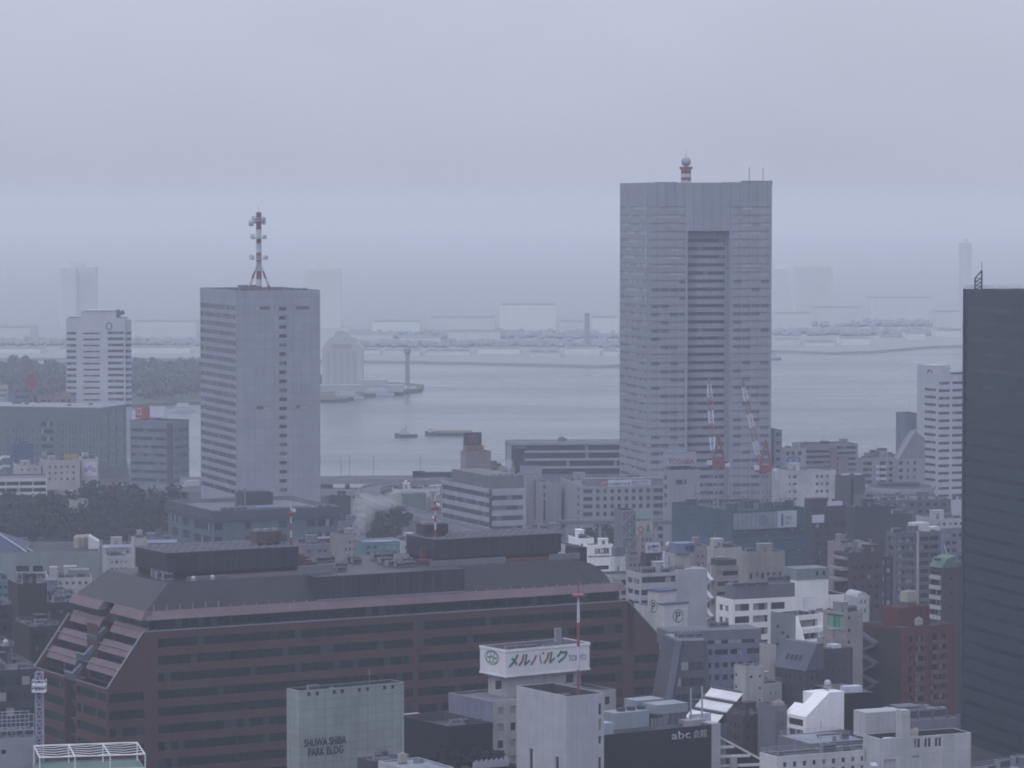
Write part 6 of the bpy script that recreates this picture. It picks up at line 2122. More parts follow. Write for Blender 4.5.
for k in range(6): link('air_conditioner', ac_mesh(1.8, 1.0, 1.3), rf_, (c0 + 1 + (k % 3) * 2.2, 2 + (k // 3) * 3, zt + .3))

# beige tower and wing, white terraces
b = Building('office_block', 'slim beige tower with tiny windows beside the white sloping terraces', 734, 746.5, 764, 667, 812, 33, 'cream', 'roof pale', ybot=712)
b.win('l', b.px('l', (735.5, 738.5), (739.5, 742.5), (743.5, 746)), b.rows(665.5, 20, 3, 1), 'glass dark'); b.win('f', b.px('f', (750, 752.5)), b.rows(676, 40, 2.6, 1), 'glass dark')
b.win('f', b.px('f', (759, 761)), b.rows(676, 12, 2.8, 3), 'glass dark'); b.win('l', b.px('l', (735.2, 737)), b.rows(675, 12, 3.4, 3), 'glass dark'); b.finish(); b.clutter(71, 2, False)
b = easy('low_block', 'lower beige wing right of the slim beige tower', 761, 764.5, 782, 683.5, 824, 'cream', 30, (692, 12, 3, 2), None, (2, .2, .15), clut=1, deep=8, ybot=710)
m = MB(); m.box(.5, b.L - 1.5, .6, 4, b.H - .6, b.H + .3); m.build('roof_hatch', MATS['dark grey'], b.root)
b = Building('terrace_house', 'grey house stepping down in white sloping terrace roofs', 687, 717, 742, 724, 790, 36, 'mid grey', 'roof grey', cat='house')
b.finish(None, False)
for k in range(3):
    xk, zk = 2.9 * k, b.H + 2.25 * k
    m = MB(); m.box(xk + 1.5, b.L + .01 * k, .03 * (k + 1), b.M - .03 * (k + 1), zk - .1, zk + 2.25); m.build('storey', MATS['dark grey'], b.root)
    m = MB(); m.prism([(xk - .3, zk + .1), (xk + 1.6, zk + 1.75), (xk + 1.6, zk + 2.0), (xk - .3, zk + .35)], 'y', -.3, b.M + .3); m.build('sloping_roof', MATS['steel white'], b.root)
    o = pane(b.root, 0, b.M - 1.2, 0, zk - 1.3, zk - .1, 'glass dark', 'window_strip'); o.location = (xk - .05, b.M - .6, zk - 1.3); o.rotation_euler = (0, 0, -math.pi / 2)
m = MB(); m.box(7.4, b.L - .1, .2, b.M - .2, b.H + 6.65, b.H + 6.9); m.build('roof', MATS['roof grey'], b.root)

# dark brick low house, stub and tank
b = easy('low_block', 'dark reddish low house between the terraces and the white faceted house', 727, 743, 774, 716, 778, 'plum brown', 34, (724, 12, 5, 2), (3, .1, .4), (4, .08, .4), 'glass dark', clut=3, seed=72)
b = easy('stair_block', 'grey concrete stub with a pinkish tank left of the white faceted house', 770, 775.5, 787, 706, 772, 'mid grey', 30, (712, 10, 4, 3), None, (2, .2, .2), 'glass dark', clut=0, seed=73, deep=7)
b.tank(.5, .6, 2.2, 1.6, 1.2, .3, 'tank pink', (.50, .40, .37))

# white faceted house
b = Building('faceted_house', 'bright white faceted house with slanted roof planes', 784.5, 806, 844, 717, 768, 34, WH, 'roof dark', cat='house', parapet=.05, ybot=760)
b.win('l', b.px('l', (788, 803)), b.rows(720.5, 10.5, 7, 2), 'glass house', 'balcony', depth=.5); b.finish(None, False)
zt = b.zd(689.5, b.L, 3); xr_ = b.fx(829)
m = MB(); ym = b.M * .60
m.prism([(0, b.H), (xr_, zt), (b.L, zt), (b.L, b.H)], 'y', 0, ym); m.prism([(0, b.H + .01), (xr_ * .45, b.H + (zt - b.H) * .45), (xr_ * .45, b.H + .01)], 'y', ym, b.M); m.prism([(xr_ * .8, b.H + .01), (xr_ * .8, zt - .4), (b.L, zt - .4), (b.L, b.H + .01)], 'y', ym, b.M)
ro = m.build('slanted_roof', MATS[WH], b.root)
m = MB(); m.box(xr_ * .45, xr_ * .8, ym, b.M - .3, b.H, b.H + 1.2); m.build('roof_terrace', plain('deck red', (.17, .07, .06)), b.root)
link('water_tank', ball_tank_mesh(.8), b.root, (xr_ + 2, 3, zt))
m = MB(); m.box(b.fx(809), b.L - 1, -3.2, -.05, 0, b.z(733)); m.build('brick_annex', MATS['red brick'], b.root)
b = Building('office_block', 'black clad building with rounded top right of the white faceted house', 838, 842, 884, 701, 778, 20, 'black clad', 'roof dark', ybot=740, deep=16)
b.finish()
m = MB(); pr = [(.2, b.H - .8)] + [(.2, b.H + 1.6), (b.L * .72, b.H + 1.6)] + [(b.L * .72 + b.L * .27 * math.sin(t * math.pi / 16), b.H - .8 + 2.4 * math.cos(t * math.pi / 16)) for t in range(1, 9)]
m.prism(pr, 'y', .2, 15.6); m.build('vault_roof', MATS['black clad'], b.root)
m = MB(); m.box(b.fx(857), b.fx(861), -.08, 0, b.z(725), b.z(717)); m.build('door', SIGNW, b.root)
m = MB(); m.box(1.2, 5.5, 1, 3.5, b.H + 1.6, b.H + 3.0); m.build('roof_unit', SIGNW, b.root)
easy('low_block', 'low block with pale metal roof below the white faceted house', 805, 811, 867, 744, 742, 'mid grey', 26, roof='roof pale', clut=1, shed=False, seed=74, deep=14, parapet=.15)
b = easy('low_block', 'long pale low block with railed roof at the bottom right centre', 771, 777, 880, 757, 702, 'white panel', 26, (763, 9, 5, 2), None, (10, .03, .35), clut=2, shed=False, seed=75, deep=7)
b.rail(1.0)

# white concrete block at bottom right
b = Building('office_building', 'white concrete block with three paired windows and a chimney, bottom right', 863, 880, 971, 739, 682, 24, 'pale concrete', 'roof dark', parapet=1.1)
for px_ in (914, 924.5, 935):
    b.win('f', b.px('f', (px_, px_ + 2.6), (px_ + 3.6, px_ + 6.2)), b.rows(741.5, 30, 9.0, 1), 'glass dark')
b.win('l', b.px('l', (865, 866)), b.rows(752, 30, 14, 1), 'glass dark'); b.win('f', b.px('f', (912, 919)), b.rows(758, 30, 2.8, 1), 'glass pale', 'louvre'); b.win('f', b.px('f', (884, 896)), b.rows(760, 30, 14, 1), 'glass pale', 'shutter'); b.finish()
m = MB(); m.box(b.fxd(866, 8), b.fxd(905, 8), 8, 13, b.H - 1, b.H + 4.0); m.build('penthouse', MATS['pale concrete'], b.root)
m = MB(); m.box(b.fxd(901.5, 2), b.fxd(910, 2), 2, 4.2, b.H - 1, b.H + 5.0); m.build('chimney', MATS['pale concrete'], b.root)
m = MB(); m.lathe((3.5, 2.2, b.H - .6), [(1.6, 0), (1.5, .25), (.2, .4)], 16); m.build('dish', INKW, b.root)
m = MB(); m.tube((4.8, 2.2, b.H - .9), (4.8, 2.2, b.H + 3), .05, 5); m.build('aerial', STEEL, b.root)
m = MB()
for k in range(6): m.tube((b.fx(912) + k * .8, 2.5 + k * .5, b.H - .9), (b.fx(914) + k * .8, 3.4 + k * .5, b.H + .6), .35, 7)
m.build('pipework', plain('pipe cream', (.45, .40, .30)), b.root)
m = MB(); m.prism([(0, 0), (0, .8), (-.8, .2)], 'x', b.fx(870), b.fx(876)); m.build('hood', INKW, b.root, (0, 0, b.z(766)))
b = easy('office_block', 'grey block topped with large cooling units behind the white concrete block', 893, 905, 958, 721, 730, 'mid grey', 24, None, clut=0, seed=76, deep=14)
b.ac(b.L - 15, 3, 4, 3.2, 2.2, 2.6, 3.6); b.ac(b.L - 13, 7, 3, 3.2, 2.2, 2.6, 3.6); b.shed(1, 4, 5, 4, 3)
easy('low_block', 'low flat roof in the bottom right corner below the dark glass tower', 962, 1000, 1060, 775, 720, 'mid grey', 40, roof='roof pale', clut=2, seed=77)

# ------------------------------------------------------------------ the row in front of the brown office
b = Building('office_building', 'pale sage tiled block lettered in black, in front of the brown office', 286.6, 299.5, 404, 691.2, 742, 33, 'sage panel', 'roof dark', parapet=1.2)
R = [(b.z(697), b.z(693.2))]
for x in (309, 317.5, 334.5, 342.5, 359.5, 367.8, 384.6, 393):
    b.win('f', b.px('f', (x - 1.6, x + 1.6)), R, 'glass dark')
b.finish(); b.clutter(81, 3, False)
wd = b.fx(346) - b.fx(303.8)
letters(b.root, 'SHUWA SHIBA', b.fx(303.8), -.01, b.zd(745.2, b.fx(325), 0), wd, 1.75, INK, depth=.12)
letters(b.root, 'PARK BLDG', b.fx(308), -.01, b.zd(754.6, b.fx(325), 0), b.fx(343) - b.fx(308), 1.75, INK, depth=.12)
b = Building('office_block', 'black clad block with sunken roof right of the sage block', 399.5, 448, 493, 726.5, 775, 33, 'black clad', 'roof dark', parapet=2.0)
b.finish()
b.ac(b.fxd(452, 10), 10, 3, 2.4, 1.4, 1.6); b.ac(6, 22, 4, 1.4, 1.0, 1.2); b.ac(4, 9, 3, 1.8, 1.1, 1.0)
m = MB(); m.box(0, 5, 0, 3, 0, 1.2); b.put('roof_unit', m.mesh('roof_unit', plain('unit cream', (.55, .50, .42))), 3.5, 24)
b = easy('low_block', 'low block with a flat grey roof and cream tank at the bottom edge', 378, 413, 454, 771, 705, 'pale concrete', 30, roof='roof pale', clut=0, parapet=.4)
b.tank(3.0, b.M - 4.5, 1.4, 1.4, 1.6, .4); b.ac(6, b.M - 5, 2, .9, .9, .7)
m = MB(); m.tube((0, 0, 0), (0, 0, 8.5), .06, 5); m.box(.1, .4, -.1, .2, 0, 1.6); b.put('aerial', m.mesh('aerial', INKW), 4.6, b.M - 2.4)
easy('low_block', 'dark roofed low house left of the flat roof with the cream tank', 357, 372, 410, 762, 722, 'dark grey', 30, roof='roof dark', clut=1, shed=False, parapet=.3)
# garden roof with shrubs
b = easy('garden_terrace', 'low terrace with shrubs and pickets below the black clad block', 436, 470, 520, 770, 735, 'dark brown', 33, roof='roof dark', clut=0, cat='terrace')
m = MB()
for k in range(22): m.box(b.fx(474) + k * .42, b.fx(474) + k * .42 + .22, .3, .5, b.H - .6, b.H + 1.5 + (k % 3) * .2)
m.build('picket', INKW, b.root)
rs = random.Random(14)
for k in range(11):
    q = b.mat @ Vector((rs.uniform(-1, b.L - 2), rs.uniform(2, b.M - 1), b.H - .8))
    s_ = empty('shrub', 'dark shrub on the terrace below the black clad block', 'shrub', q, rs.uniform(0, 6), 'terrace shrubs')
    s_.scale = (.26, .26, .26); link('stem', TREES[k % 5][0], s_); link('foliage', TREES[k % 5][1], s_)

# hotel with the katakana sign
b = Building('hotel', 'cream hotel with bluish blank left side, carrying the big white sign box', 449, 492.5, 616, 701.5, 812, 35, 'cream', 'roof grey', cat='hotel', parapet=.6)
b.win('f', b.px('f', (497.8, 503.5), (510.5, 516), (605, 610)), b.rows(708, 16.6, 8, 4), 'glass')
b.finish(); b.clutter(82, 4, False)
m = MB(); m.box(-.12, -.02, 0, b.M + .05, 0, b.H + .02); m.build('side_wall', wall_mat('hotel blue', (.25, .26, .32), streak=.25), b.root)
wall_mat('sign face', (.58, .58, .63), streak=.1, blotch=.08, tint=False)
nx0, ny0 = 2.2, 5.5
S = Building('sign_box', 'white box sign with green and red characters on the cream hotel', 480, 505.5, 589.5, 650, 821, 35, 'sign face', 'roof grey', cat='sign', parapet=1.4, zb=at(512, 677.5, 821).z)
S.finish()
m = MB()
for z0, z1, e in ((-.02, .45, .14), (S.H - .55, S.H + .06, .14)):
    m.box(-e, S.L + e, -e, -.02, z0, z1); m.box(-e, -.02, -.02, S.M + e, z0, z1); m.box(S.L + .02, S.L + e, -.02, S.M + e, z0, z1)
m.build('cornice', MATS['steel white'], S.root)
g, r = INKG, INKR
gx = lambda px_: S.fx(px_)
def stroke(m, pts, w):
    """flat brush stroke in the x-z plane, thick w"""
    for (xa, za), (xb, zb2) in zip(pts[:-1], pts[1:]):
        dx, dz = xb - xa, zb2 - za; l = math.hypot(dx, dz) or 1; ox, oz = -dz / l * w / 2, dx / l * w / 2
        m.face([(xa + ox, -.06, za + oz), (xa - ox, -.06, za - oz), (xb - ox, -.06, zb2 - oz), (xb + ox, -.06, zb2 + oz)])
zb0, zh = S.zd(664.5, S.fx(538), 0), S.z(653.0) - S.z(665.0)
def glyph(px0, px1, strokes, mat, w=.56):
    x0, x1 = gx(px0), gx(px1); m = MB()
    for st in strokes: stroke(m, [(x0 + (x1 - x0) * (u + .22 * v - .1), zb0 + zh * v) for u, v in st], w)
    m.build('lettering', mat, S.root)
glyph(510, 519, [[(.75, 1), (.5, .45), (.0, .02)], [(.15, .72), (.85, .15)]], g)
glyph(520, 530, [[(.28, .95), (.22, .4), (-.02, .04)]], r); glyph(520, 530, [[(.55, .98), (.55, .06), (.98, .42)]], g)
glyph(532, 543, [[(.3, .8), (.22, .4), (-.02, .04)]], r); glyph(532, 543, [[(.6, .82), (.78, .4), (.95, .04)], [(.84, .9), (.90, .98), (.98, .92), (.9, .84), (.84, .9)]], g, .3)
glyph(545, 555, [[(.28, .95), (.22, .4), (-.02, .04)]], r); glyph(545, 555, [[(.55, .98), (.55, .06), (.98, .42)]], g)
glyph(557, 567, [[(.3, 1), (.2, .7), (.0, .5)], [(.3, .84), (.92, .84), (.75, .4), (.2, .02)]], g)
letters(S.root, 'TOKYO', gx(568.5), -.01, S.zd(660.5, gx(577), 0), gx(586) - gx(568.5), S.z(654.5) - S.z(660.5), plain('ink grey green', (.08, .14, .13)), depth=.05, bold=0.0)
m = MB()
rs = random.Random(2)
w_ = S.M
cy0 = S.M - S.ly(492); cz0 = S.zd(657.5, 0, S.M - S.ly(492))
rx, rz = 2.9, 1.75
for k in range(26):
    t = 2 * math.pi * k / 26; t2 = 2 * math.pi * (k + 1) / 26
    for f0, f1 in ((1.0, .88),):
        m.face([(-.03, cy0 + rx * f * math.cos(q), cz0 + rz * f * math.sin(q)) for f, q in ((f0, t), (f0, t2), (f1, t2), (f1, t))])
for cyk, czk, rr_ in ((-1.5, .5, .8), (-.2, .85, .8), (1.2, .55, .8), (-1.3, -.6, .75), (.1, -.5, .85), (1.5, -.55, .75)):
    for k in range(12):
        t = 2 * math.pi * k / 12; t2 = t + math.pi / 6
        m.face([(-.035, cy0 + cyk + rr_ * f * math.cos(q), cz0 + czk + rr_ * f * math.sin(q)) for f, q in ((1, t), (1, t2), (.72, t2), (.72, t))])
m.build('emblem', g, S.root)
S.ac(4, 5, 3, 2.6, 1.4, 1.4); S.ac(14, 4, 2, 2.2, 1.2, 1.2)
m = MB()
for k in range(3): m.box(k * .62, k * .62 + .45, 0, .8, -.2, 4.6)
S.put('flue', m.mesh('flue', plain('flue grey', (.33, .33, .34))), S.fxd(556, 6), 6)
NZ = S.zb - b.zb - b.H + .55
m = MB(); q0 = b.mat.inverted() @ (S.mat @ Vector((1.4, 1.4, 0)))
m.box(q0.x, q0.x + S.L - 3, q0.y, q0.y + S.M - 2.8, b.H - .6, b.H - .6 + NZ - .03); nk = m.build('neck', MATS['cream'], b.root)
for px_ in (495.5, 566):
    pane(nk, b.fxd(px_, q0.y), b.fxd(px_ + 7, q0.y), q0.y, b.H + 1.6, b.H + 3.6, 'glass dark', 'opening', proud=.05)

# white tower in the very front
b = Building('office_building', 'plain white tiled tower with slit windows at the bottom centre', 516.5, 567, 604, 696.5, 722, 33, 'tile white', 'roof dark', parapet=2.2)
b.win('l', b.px('l', (529.6, 532.6)), [(b.z(790), b.z(757))], 'glass dark'); b.win('l', b.px('l', (555.5, 558.8)), [(b.z(790), b.z(759))], 'glass dark')
for y0, y1 in ((706.5, 718), (722.5, 734), (739, 747), (760.5, 773)):
    b.win('f', b.px('f', (598.6, 601.4)), [(b.z(y1), b.z(y0))], 'glass dark')
b.finish(); b.ac(2, 9, 2, 2.2, 1.4, 1.2)
m = MB(); m.box(0, 4, 0, 2, 0, 1.0); b.put('roof_unit', m.mesh('roof_unit', plain('unit cream', (.55, .50, .42))), .8, 13.5)
zt = b.H - 2.2
mp = b.mat @ Vector((b.fxd(578.3, 5), 5, zt))
mh = at(578.3, 572, mp.y).z - mp.z
r_ = empty('antenna_mast', 'tall red and white mast standing on the white tower in the front', 'antenna mast', mp)
m = MB(); cuts = [0, .16, .29, .45, .61, .81, .96]
hh = [0.0] + [at(578, y, mp.y).z - mp.z for y in (670, 646.5, 622.5, 598.5)] + [mh]
for k in range(len(hh) - 1):
    m.cur = k % 2
    m.tube((0, 0, hh[k]), (0, 0, hh[k + 1]), .31 if k < 4 else .12, 8, .31 if k < 3 else (.26 if k == 3 else .09))
m.build('pole', [red, white], r_)
zz = at(578, 596.5, mp.y).z - mp.z
m = MB(); m.lathe((0, 0, zz), [(.25, -.2), (1.3, -.12), (1.4, .3), (1.1, .55), (.15, .6)], 14); m.build('ring_platform', red, r_)
# black hall with lettering
b = Building('office_building', 'black clad hall with pale lettering and roof plant, bottom centre right', 588, 601, 711.5, 735.5, 748, 33, 'black clad', 'roof grey', parapet=.9)
b.finish()
cream_l = plain('letter pale', (.52, .50, .46), .5)
letters(b.root, 'abc', b.fx(671.5), -.01, b.zd(739.0, b.fx(680), 0), b.fx(690.5) - b.fx(671.5), 1.75, cream_l, depth=.15, bold=.004)
letters(b.root, '会館', b.fx(693), -.01, b.zd(737.4, b.fx(700), 0), b.fx(706.5) - b.fx(692.6), 1.75, cream_l, depth=.12, bold=0.0)
m = MB(); m.box(b.L - .02, b.L + 2.2, -.35, 3.5, 0, b.H + .2); m.build('end_column', MATS['pale concrete'], b.root)
def pl(name, px0, px1, y, z0, z1, dp, mt):
    m = MB(); xa, xb = b.fxd(px0, y), b.fxd(px1, y); m.box(xa, xb, y, y + dp, b.H - .9 + z0, b.H - .9 + z1)
    return m.build(name, mt, b.rf)
pale = plain('plant pale', (.33, .36, .36), .55)
o = pl('cooling_tower', 615, 649, 5.5, 0, 4.4, 5, pale)
m = MB()
for k in range(3): m.tube((b.fxd(621 + 10 * k, 8), 8, b.H + 3.5), (b.fxd(621 + 10 * k, 8), 8, b.H + 4.2), 1.0, 12)
m.build('fan_ring', MATS['dark grey'], b.rf)
pl('tank_box', 604, 613.5, 2.5, 0, 3.0, 3, plain('plant blue white', (.45, .50, .56)))
pl('plant_house', 637, 664, 13, 0, 5.4, 5, pale); pl('roof_box', 649, 662, 10, 0, 3.6, 3, plain('plant dim', (.2, .2, .21)))
o = pl('canopy', 657, 688, 6, 3.2, 5.2, 5.5, pale)
m = MB()
for px_ in (659, 672, 686):
    for y in (6.3, 11):
        m = MB(); m.tube((b.fxd(px_, y), y, b.H - .9), (b.fxd(px_, y), y, b.H + 2.4), .14, 6); m.build('canopy_post', STEEL, b.rf)
for k in range(5):
    m = MB(); m.tube((b.fxd(652 + 3 * k, 5), 5, b.H - .9), (b.fxd(652 + 3 * k, 5), 5, b.H + 1.6), .3, 8); m.build('roof_pipe', STEEL, b.rf)
m = MB(); y = 5
p0, p1 = b.fxd(690.8, y), b.fxd(702, y)
m.tube((p0, y, b.H - .9), (p0, y, b.H + 7.6), .2, 8); m.tube((p1, y, b.H - .9), (p1, y, b.H + 7.8), .2, 8); m.bar((p0, y, b.H + 5), (p1, y, b.H + 5), .12); m.bar((p1, y, b.H + 4.9), (p1 + 1.4, y, b.H + 5.2), .1)
m.build('twin_pole', plain('rail pale', (.42, .43, .45)), b.rf)
pl('pinkish_unit', 686, 706, 3.5, 0, 1.6, 3, plain('plant pinkish', (.46, .40, .39))); pl('white_board', 690, 711, 9, 0, 1.9, .4, SIGNW)
# glazed lean-to with white beams
C1 = at(719, 738, 768); a_ = math.radians(14)
r_ = empty('glazed_hall', 'dark glazed slope with white beams right of the black hall', 'hall', (C1.x, C1.y, GZ), a_)
h = C1.z - GZ; wv = 11.0
m = MB(); m.prism([(0, 0), (wv, 0), (wv, h - 6.2), (0, h)], 'y', 0, 12); m.build('glazing', MATS['glass dark'], r_)
m = MB(); m.prism([(0, h + .05), (wv + .4, h - 6.3), (wv + .4, h - 5.8), (0, h + .55)], 'y', -.5, .3); m.build('sloping_beam', MATS['steel white'], r_)
for k in range(4):
    z = h - 2.0 - k * 2.1
    m = MB(); m.box(0, min(wv, (h - z) / 6.2 * wv) - .1, -.35, -.02, z - .3, z + .3); m.build('beam', MATS['steel white'], r_)
m = MB(); m.box(2.3, 3.9, -1.0, -.4, 0, h - 4.2); m.build('vent_shaft', MATS['cream'], r_)

# ------------------------------------------------------------------ left edge
b = Building('school_hall', 'long grey green hall with dark flat roof and blue hipped end, left edge', -60, -55, 98.5, 553, 1180, 5, 'green grey', 'roof dark', cat='hall', ybot=592, deep=44, parapet=.5)
b.win('f', b.px('f', (16, 29), (32.5, 43)), b.rows(566.5, 20, 6, 1), 'glass dark', 'opening', depth=1.0); b.finish()
m = MB()
x1 = b.fxd(28, 10); m.face([(0, 0, b.H + .05), (x1, 0, b.H + .05), (x1 - 13, 18, b.H + 6.4), (0, 18, b.H + 6.4)]); m.face([(x1, 0, b.H + .05), (x1, 36, b.H + .05), (x1 - 13, 18, b.H + 6.4)]); m.face([(0, 36, b.H + .05), (0, 18, b.H + 6.4), (x1 - 13, 18, b.H + 6.4), (x1, 36, b.H + .05)])
m.build('hip_roof', wall_mat('hip blue', (.050, .068, .115), streak=.15, rough=.6), b.root)
m = MB(); m.bar((x1, 0, b.H + .2), (x1 - 13, 18, b.H + 6.6), .6); m.bar((x1 + 2, 2, b.H + .1), (x1 - 6, 40, b.H + .1), .5); m.build('roof_rib', plain('frame pale', (.42, .45, .48)), b.root)
m = MB(); m.prism([(b.fxd(89, 20), b.H - .4), (b.L - .3, b.H - .4), (b.L - .3, b.H + 1.8), (b.fxd(89, 20), b.H + 4)], 'y', 14, 24); m.build('wedge_roof', MATS['white panel'], b.root)
for k in range(3):
    b.put('water_tank', cached('silo', lambda: MB().lathe((0, 0, 0), [(1.5, 0), (1.5, 3.6), (.9, 4.3), (.1, 4.5)], 14).mesh('water_tank', plain('tank cream', (.50, .46, .36)))), b.fxd(78 + 4.2 * k, 20), 20 + k)
m = MB(); m.box(b.fx(15), b.fx(45), -2.2, 0, b.z(574), b.z(573)); m.build('awning', MATS['roof pale'], b.root)
b.clutter(91, 5, False)
b = easy('low_block', 'cream low houses with rooftop units below the grey green hall', 44, 48, 92, 578, 1085, 'cream', 10, (582, 8, 3, 2), None, (6, .06, .4), clut=6, deep=20, ybot=604, seed=92)
m = MB(); m.box(b.fx(50), b.fx(58), 1, 5, b.H - .5, b.H + 3.2); m.build('penthouse', MATS['cream'], b.root)
m = MB(); m.box(b.fx(71), b.fx(90), 4, 9, b.H - .5, b.H + 2); m.build('green_box', MATS['green grey'], b.root)
easy('low_block', 'pale building with teal stripe at the left edge', -12, -9, 9.5, 581, 1060, 'teal light', 10, (586, 8, 3, 2), None, (3, .06, .7), 'glass dark', clut=2, deep=16, seed=93, ybot=604)
b = easy('office_block', 'dark brown tower with pale cluttered roof left of the brown office', 8, 18, 47, 584, 962, 'dark brown', 22, None, clut=6, seed=94, roof='roof pale', parapet=.3)
b = easy('low_block', 'violet grey roofed low block right of the dark brown tower', 43, 48, 76, 594, 1010, 'grey blue', 20, clut=4, seed=95, deep=18)
easy('low_block', 'dark low block tucked behind the stepped end of the brown office', 40, 46, 84, 603, 985, 'dark brown', 25, (610, 12, 4, 4), None, (4, .1, .4), 'glass dark', clut=3, seed=96, deep=18)
b = easy('office_block', 'dark block with a small white vent left of the stepped terraces', 24, 30, 60, 627, 915, 'dark brown', 24, (635, 12, 4, 5), None, (3, .1, .3), 'glass dark', clut=3, seed=97, deep=14)
b = easy('low_block', 'dark low block with a round white tank at the left edge', -14, -8, 15, 647, 880, 'dark grey', 20, (655, 12, 4, 2), None, (3, .1, .4), 'glass dark', clut=1, seed=98, deep=14)
b.put('water_tank', ball_tank_mesh(.75), b.fxd(5.5, 3), 3)
easy('office_block', 'dim block at the very left edge, above the low block with round tank', -30, -24, 12, 606, 930, 'plum dark', 20, (615, 12, 5, 3), None, (4, .1, .5), 'glass dark', clut=3, seed=99, deep=14)
b = easy('office_block', 'grey office with dark window bands at the lower left edge', -45, -36, 36, 672, 782, 'dark grey', 20, None, clut=8, seed=100, deep=20)
for k in range(4): pane(b.root, .5, b.L - .3, 0, b.z(687.5 + 15.6 * k), b.z(679 + 15.6 * k), 'glass strip', 'window_strip', proud=.03)
b = Building('office_block', 'bare concrete block with a railed steel frame roof, bottom left corner', -40, -30, 35.5, 740, 702, 20, 'concrete', 'roof grey', parapet=.3)
b.win('f', b.px('f', (1.2, 6)), b.rows(751.5, 30, 4.5, 1), 'glass dark'); b.finish()
m = MB()
for y in (.3, 5):
    for k in range(8):
        x = .3 + (b.L - .6) * k / 7; m.bar((x, y, b.H - .3), (x, y, b.H + 4.6), .14)
    for z in (1.4, 3.0, 4.6): m.bar((.3, y, b.H + z), (b.L - .3, y, b.H + z), .14)
m.build('roof_frame', plain('rail pale', (.34, .35, .37)), b.root)
b.ac(2, 2, 5, 2.0, 1.4, 1.8)
# white lattice tower
bp = at(40, 790, 708)
r_ = empty('lattice_tower', 'white steel lattice tower with two platforms at lower left', 'lattice tower', (bp.x, 708, GZ))
ht = at(40, 672, 708).z - GZ
m = MB(); s_ = .72
for sx in (-s_, s_):
    for sy in (-s_, s_): m.bar((sx, sy, 0), (sx, sy, ht), .2)
n = 22
for k in range(n):
    z0, z1 = ht * k / n, ht * (k + 1) / n
    for sy in (-s_, s_): m.bar((-s_, sy, z0), (s_, sy, z1), .13); m.bar((s_, sy, z0), (-s_, sy, z1), .13); m.bar((-s_, sy, z1), (s_, sy, z1), .13)
    for sx in (-s_, s_): m.bar((sx, -s_, z0), (sx, s_, z1), .13)
m.build('lattice', plain('lattice grey', (.42, .43, .46)), r_)
for py_ in (684.5, 691):
    z = at(40, py_, 708).z - GZ
    m = MB(); m.box(-1.35, 1.35, -1.35, 1.35, z - .15, z + .15)
    for sx in (-1.3, 1.3): m.bar((sx, -1.3, z), (sx, -1.3, z + 1), .1); m.bar((sx, 1.3, z), (sx, 1.3, z + 1), .1); m.bar((sx, -1.3, z + 1), (sx, 1.3, z + 1), .1)
    m.bar((-1.3, -1.3, z + 1), (1.3, -1.3, z + 1), .1); m.build('platform', MATS['steel white'], r_)
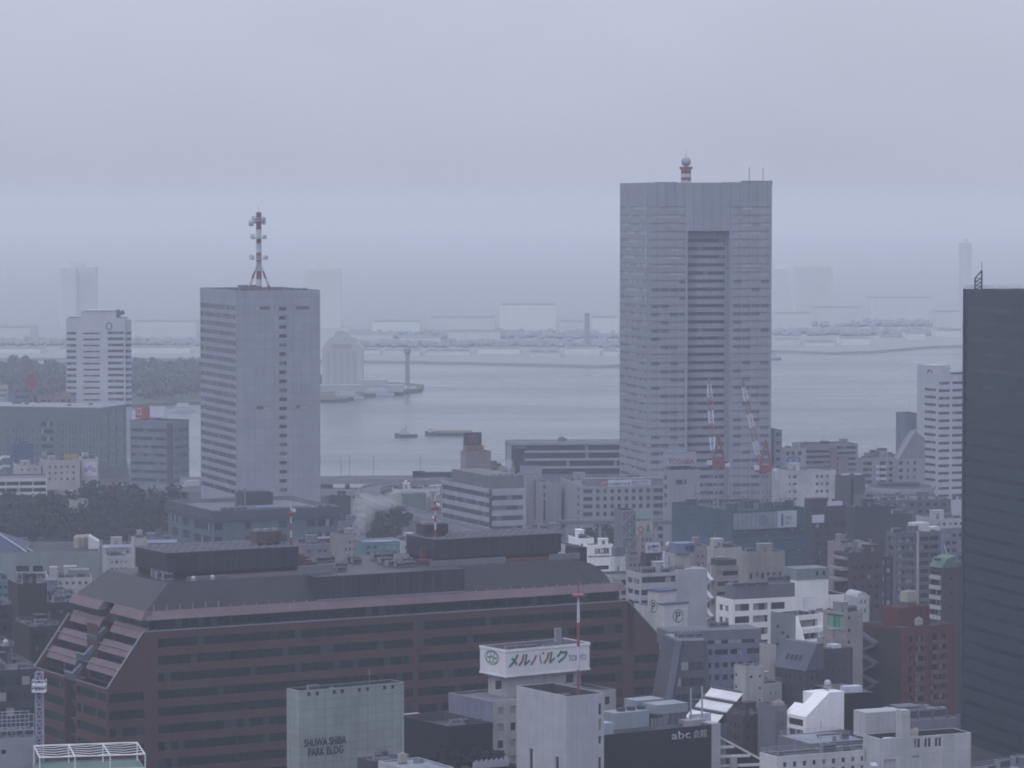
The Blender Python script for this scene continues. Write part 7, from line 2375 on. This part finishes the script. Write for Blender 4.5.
# white trellis roof
b = easy('low_block', 'low block with green floor under a white steel trellis, bottom left', 36, 38, 147.5, 776, 690, 'concrete', 12, roof='roof green', clut=0, parapet=.2, deep=18)
fr = empty('steel_trellis', 'white steel trellis frame over a green roof at bottom left', 'trellis', b.mat @ Vector((0, 0, b.H - .18)), b.a)
m = MB(); zt = b.zd(757.5, 4, 0) - b.H + .2; dp = 16.0
for y in (.4, dp):
    for k in range(4):
        x = .4 + (b.L - .8) * k / 3; m.bar((x, y, 0), (x, y, zt), .22)
    m.bar((.4, y, zt), (b.L - .4, y, zt), .26)
m.build('post', MATS['steel white'], fr)
m = MB()
for k in range(4):
    x = .4 + (b.L - .8) * k / 3; m.bar((x, .4, zt), (x, dp, zt), .26)
for k in range(5):
    y = .4 + (dp - .4) * (k + .5) / 5
    for j in range(3):
        xa = .4 + (b.L - .8) * j / 3; xb = .4 + (b.L - .8) * (j + 1) / 3
        m.bar((xa, y, zt + .1), ((xa + xb) / 2, y, zt - .25), .14); m.bar(((xa + xb) / 2, y, zt - .25), (xb, y, zt + .1), .14)
m.build('rafter', MATS['steel white'], fr)
m = MB()
for k in range(9):
    x = 1.0 + k * 2.2; m.bar((x, .4, 0), (x, .4, 1.1), .08)
m.bar((.4, .4, 1.1), (b.L - .4, .4, 1.1), .09); m.build('railing', MATS['steel white'], fr)

b = easy('low_block', 'low shed with white and blue roof edges behind the grey green hall', 99, 103, 133, 545.5, 1330, 'cream', 12, (551, 7, 3, 2), None, (4, .08, .5), roof='metal roof', clut=2, seed=111, deep=14)
m = MB(); m.box(-.3, b.L + .3, -.4, 0, b.H - .9, b.H + .3); m.build('roof_edge', plain('edge white blue', (.62, .66, .74)), b.root)
easy('low_block', 'cream narrow block between the white edged sheds left of the plant house', 130, 134, 147, 538, 1300, 'cream', 14, None, clut=2, seed=112, deep=8)
b = easy('low_block', 'second low shed with a white roof edge nearer the dark parapet building', 143, 147, 176, 541, 1335, 'mid grey', 12, None, roof='metal roof', clut=2, seed=113, deep=14)
m = MB(); m.box(-.3, b.L + .3, -.4, 0, b.H - .8, b.H + .4); m.build('roof_edge', plain('edge white blue', (.62, .66, .74)), b.root)
b = easy('low_block', 'bright teal low building behind the roof of the brown office', 359, 363, 400, 542, 1270, 'teal light', 16, (546, 6, 3, 2), None, (5, .06, .5), roof='roof pale', clut=0, seed=114, deep=14)
for k, (xl, xc, xr, yt, d, mt, lab) in enumerate((
    (300, 304, 330, 545, 1230, 'mid grey', 'grey low block behind the brown office roof, right of the left plant house'),
    (338, 342, 362, 536, 1340, 'beige tile', 'beige low block left of the bright teal building'),
    (398, 402, 424, 541, 1300, 'pale concrete', 'pale low block right of the bright teal building'),
    (104, 108, 130, 556, 1245, 'pale concrete', 'pale low block just right of the grey green hall'),
    (536, 540, 566, 530, 1330, 'mid grey', 'grey low block behind the right plant house of the brown office'))):
    easy('low_block', lab, xl, xc, xr, yt, d, mt, 20, (yt + 5, 7, 3, 3), None, (4, .08, .5), clut=4, seed=120 + k, deep=16)
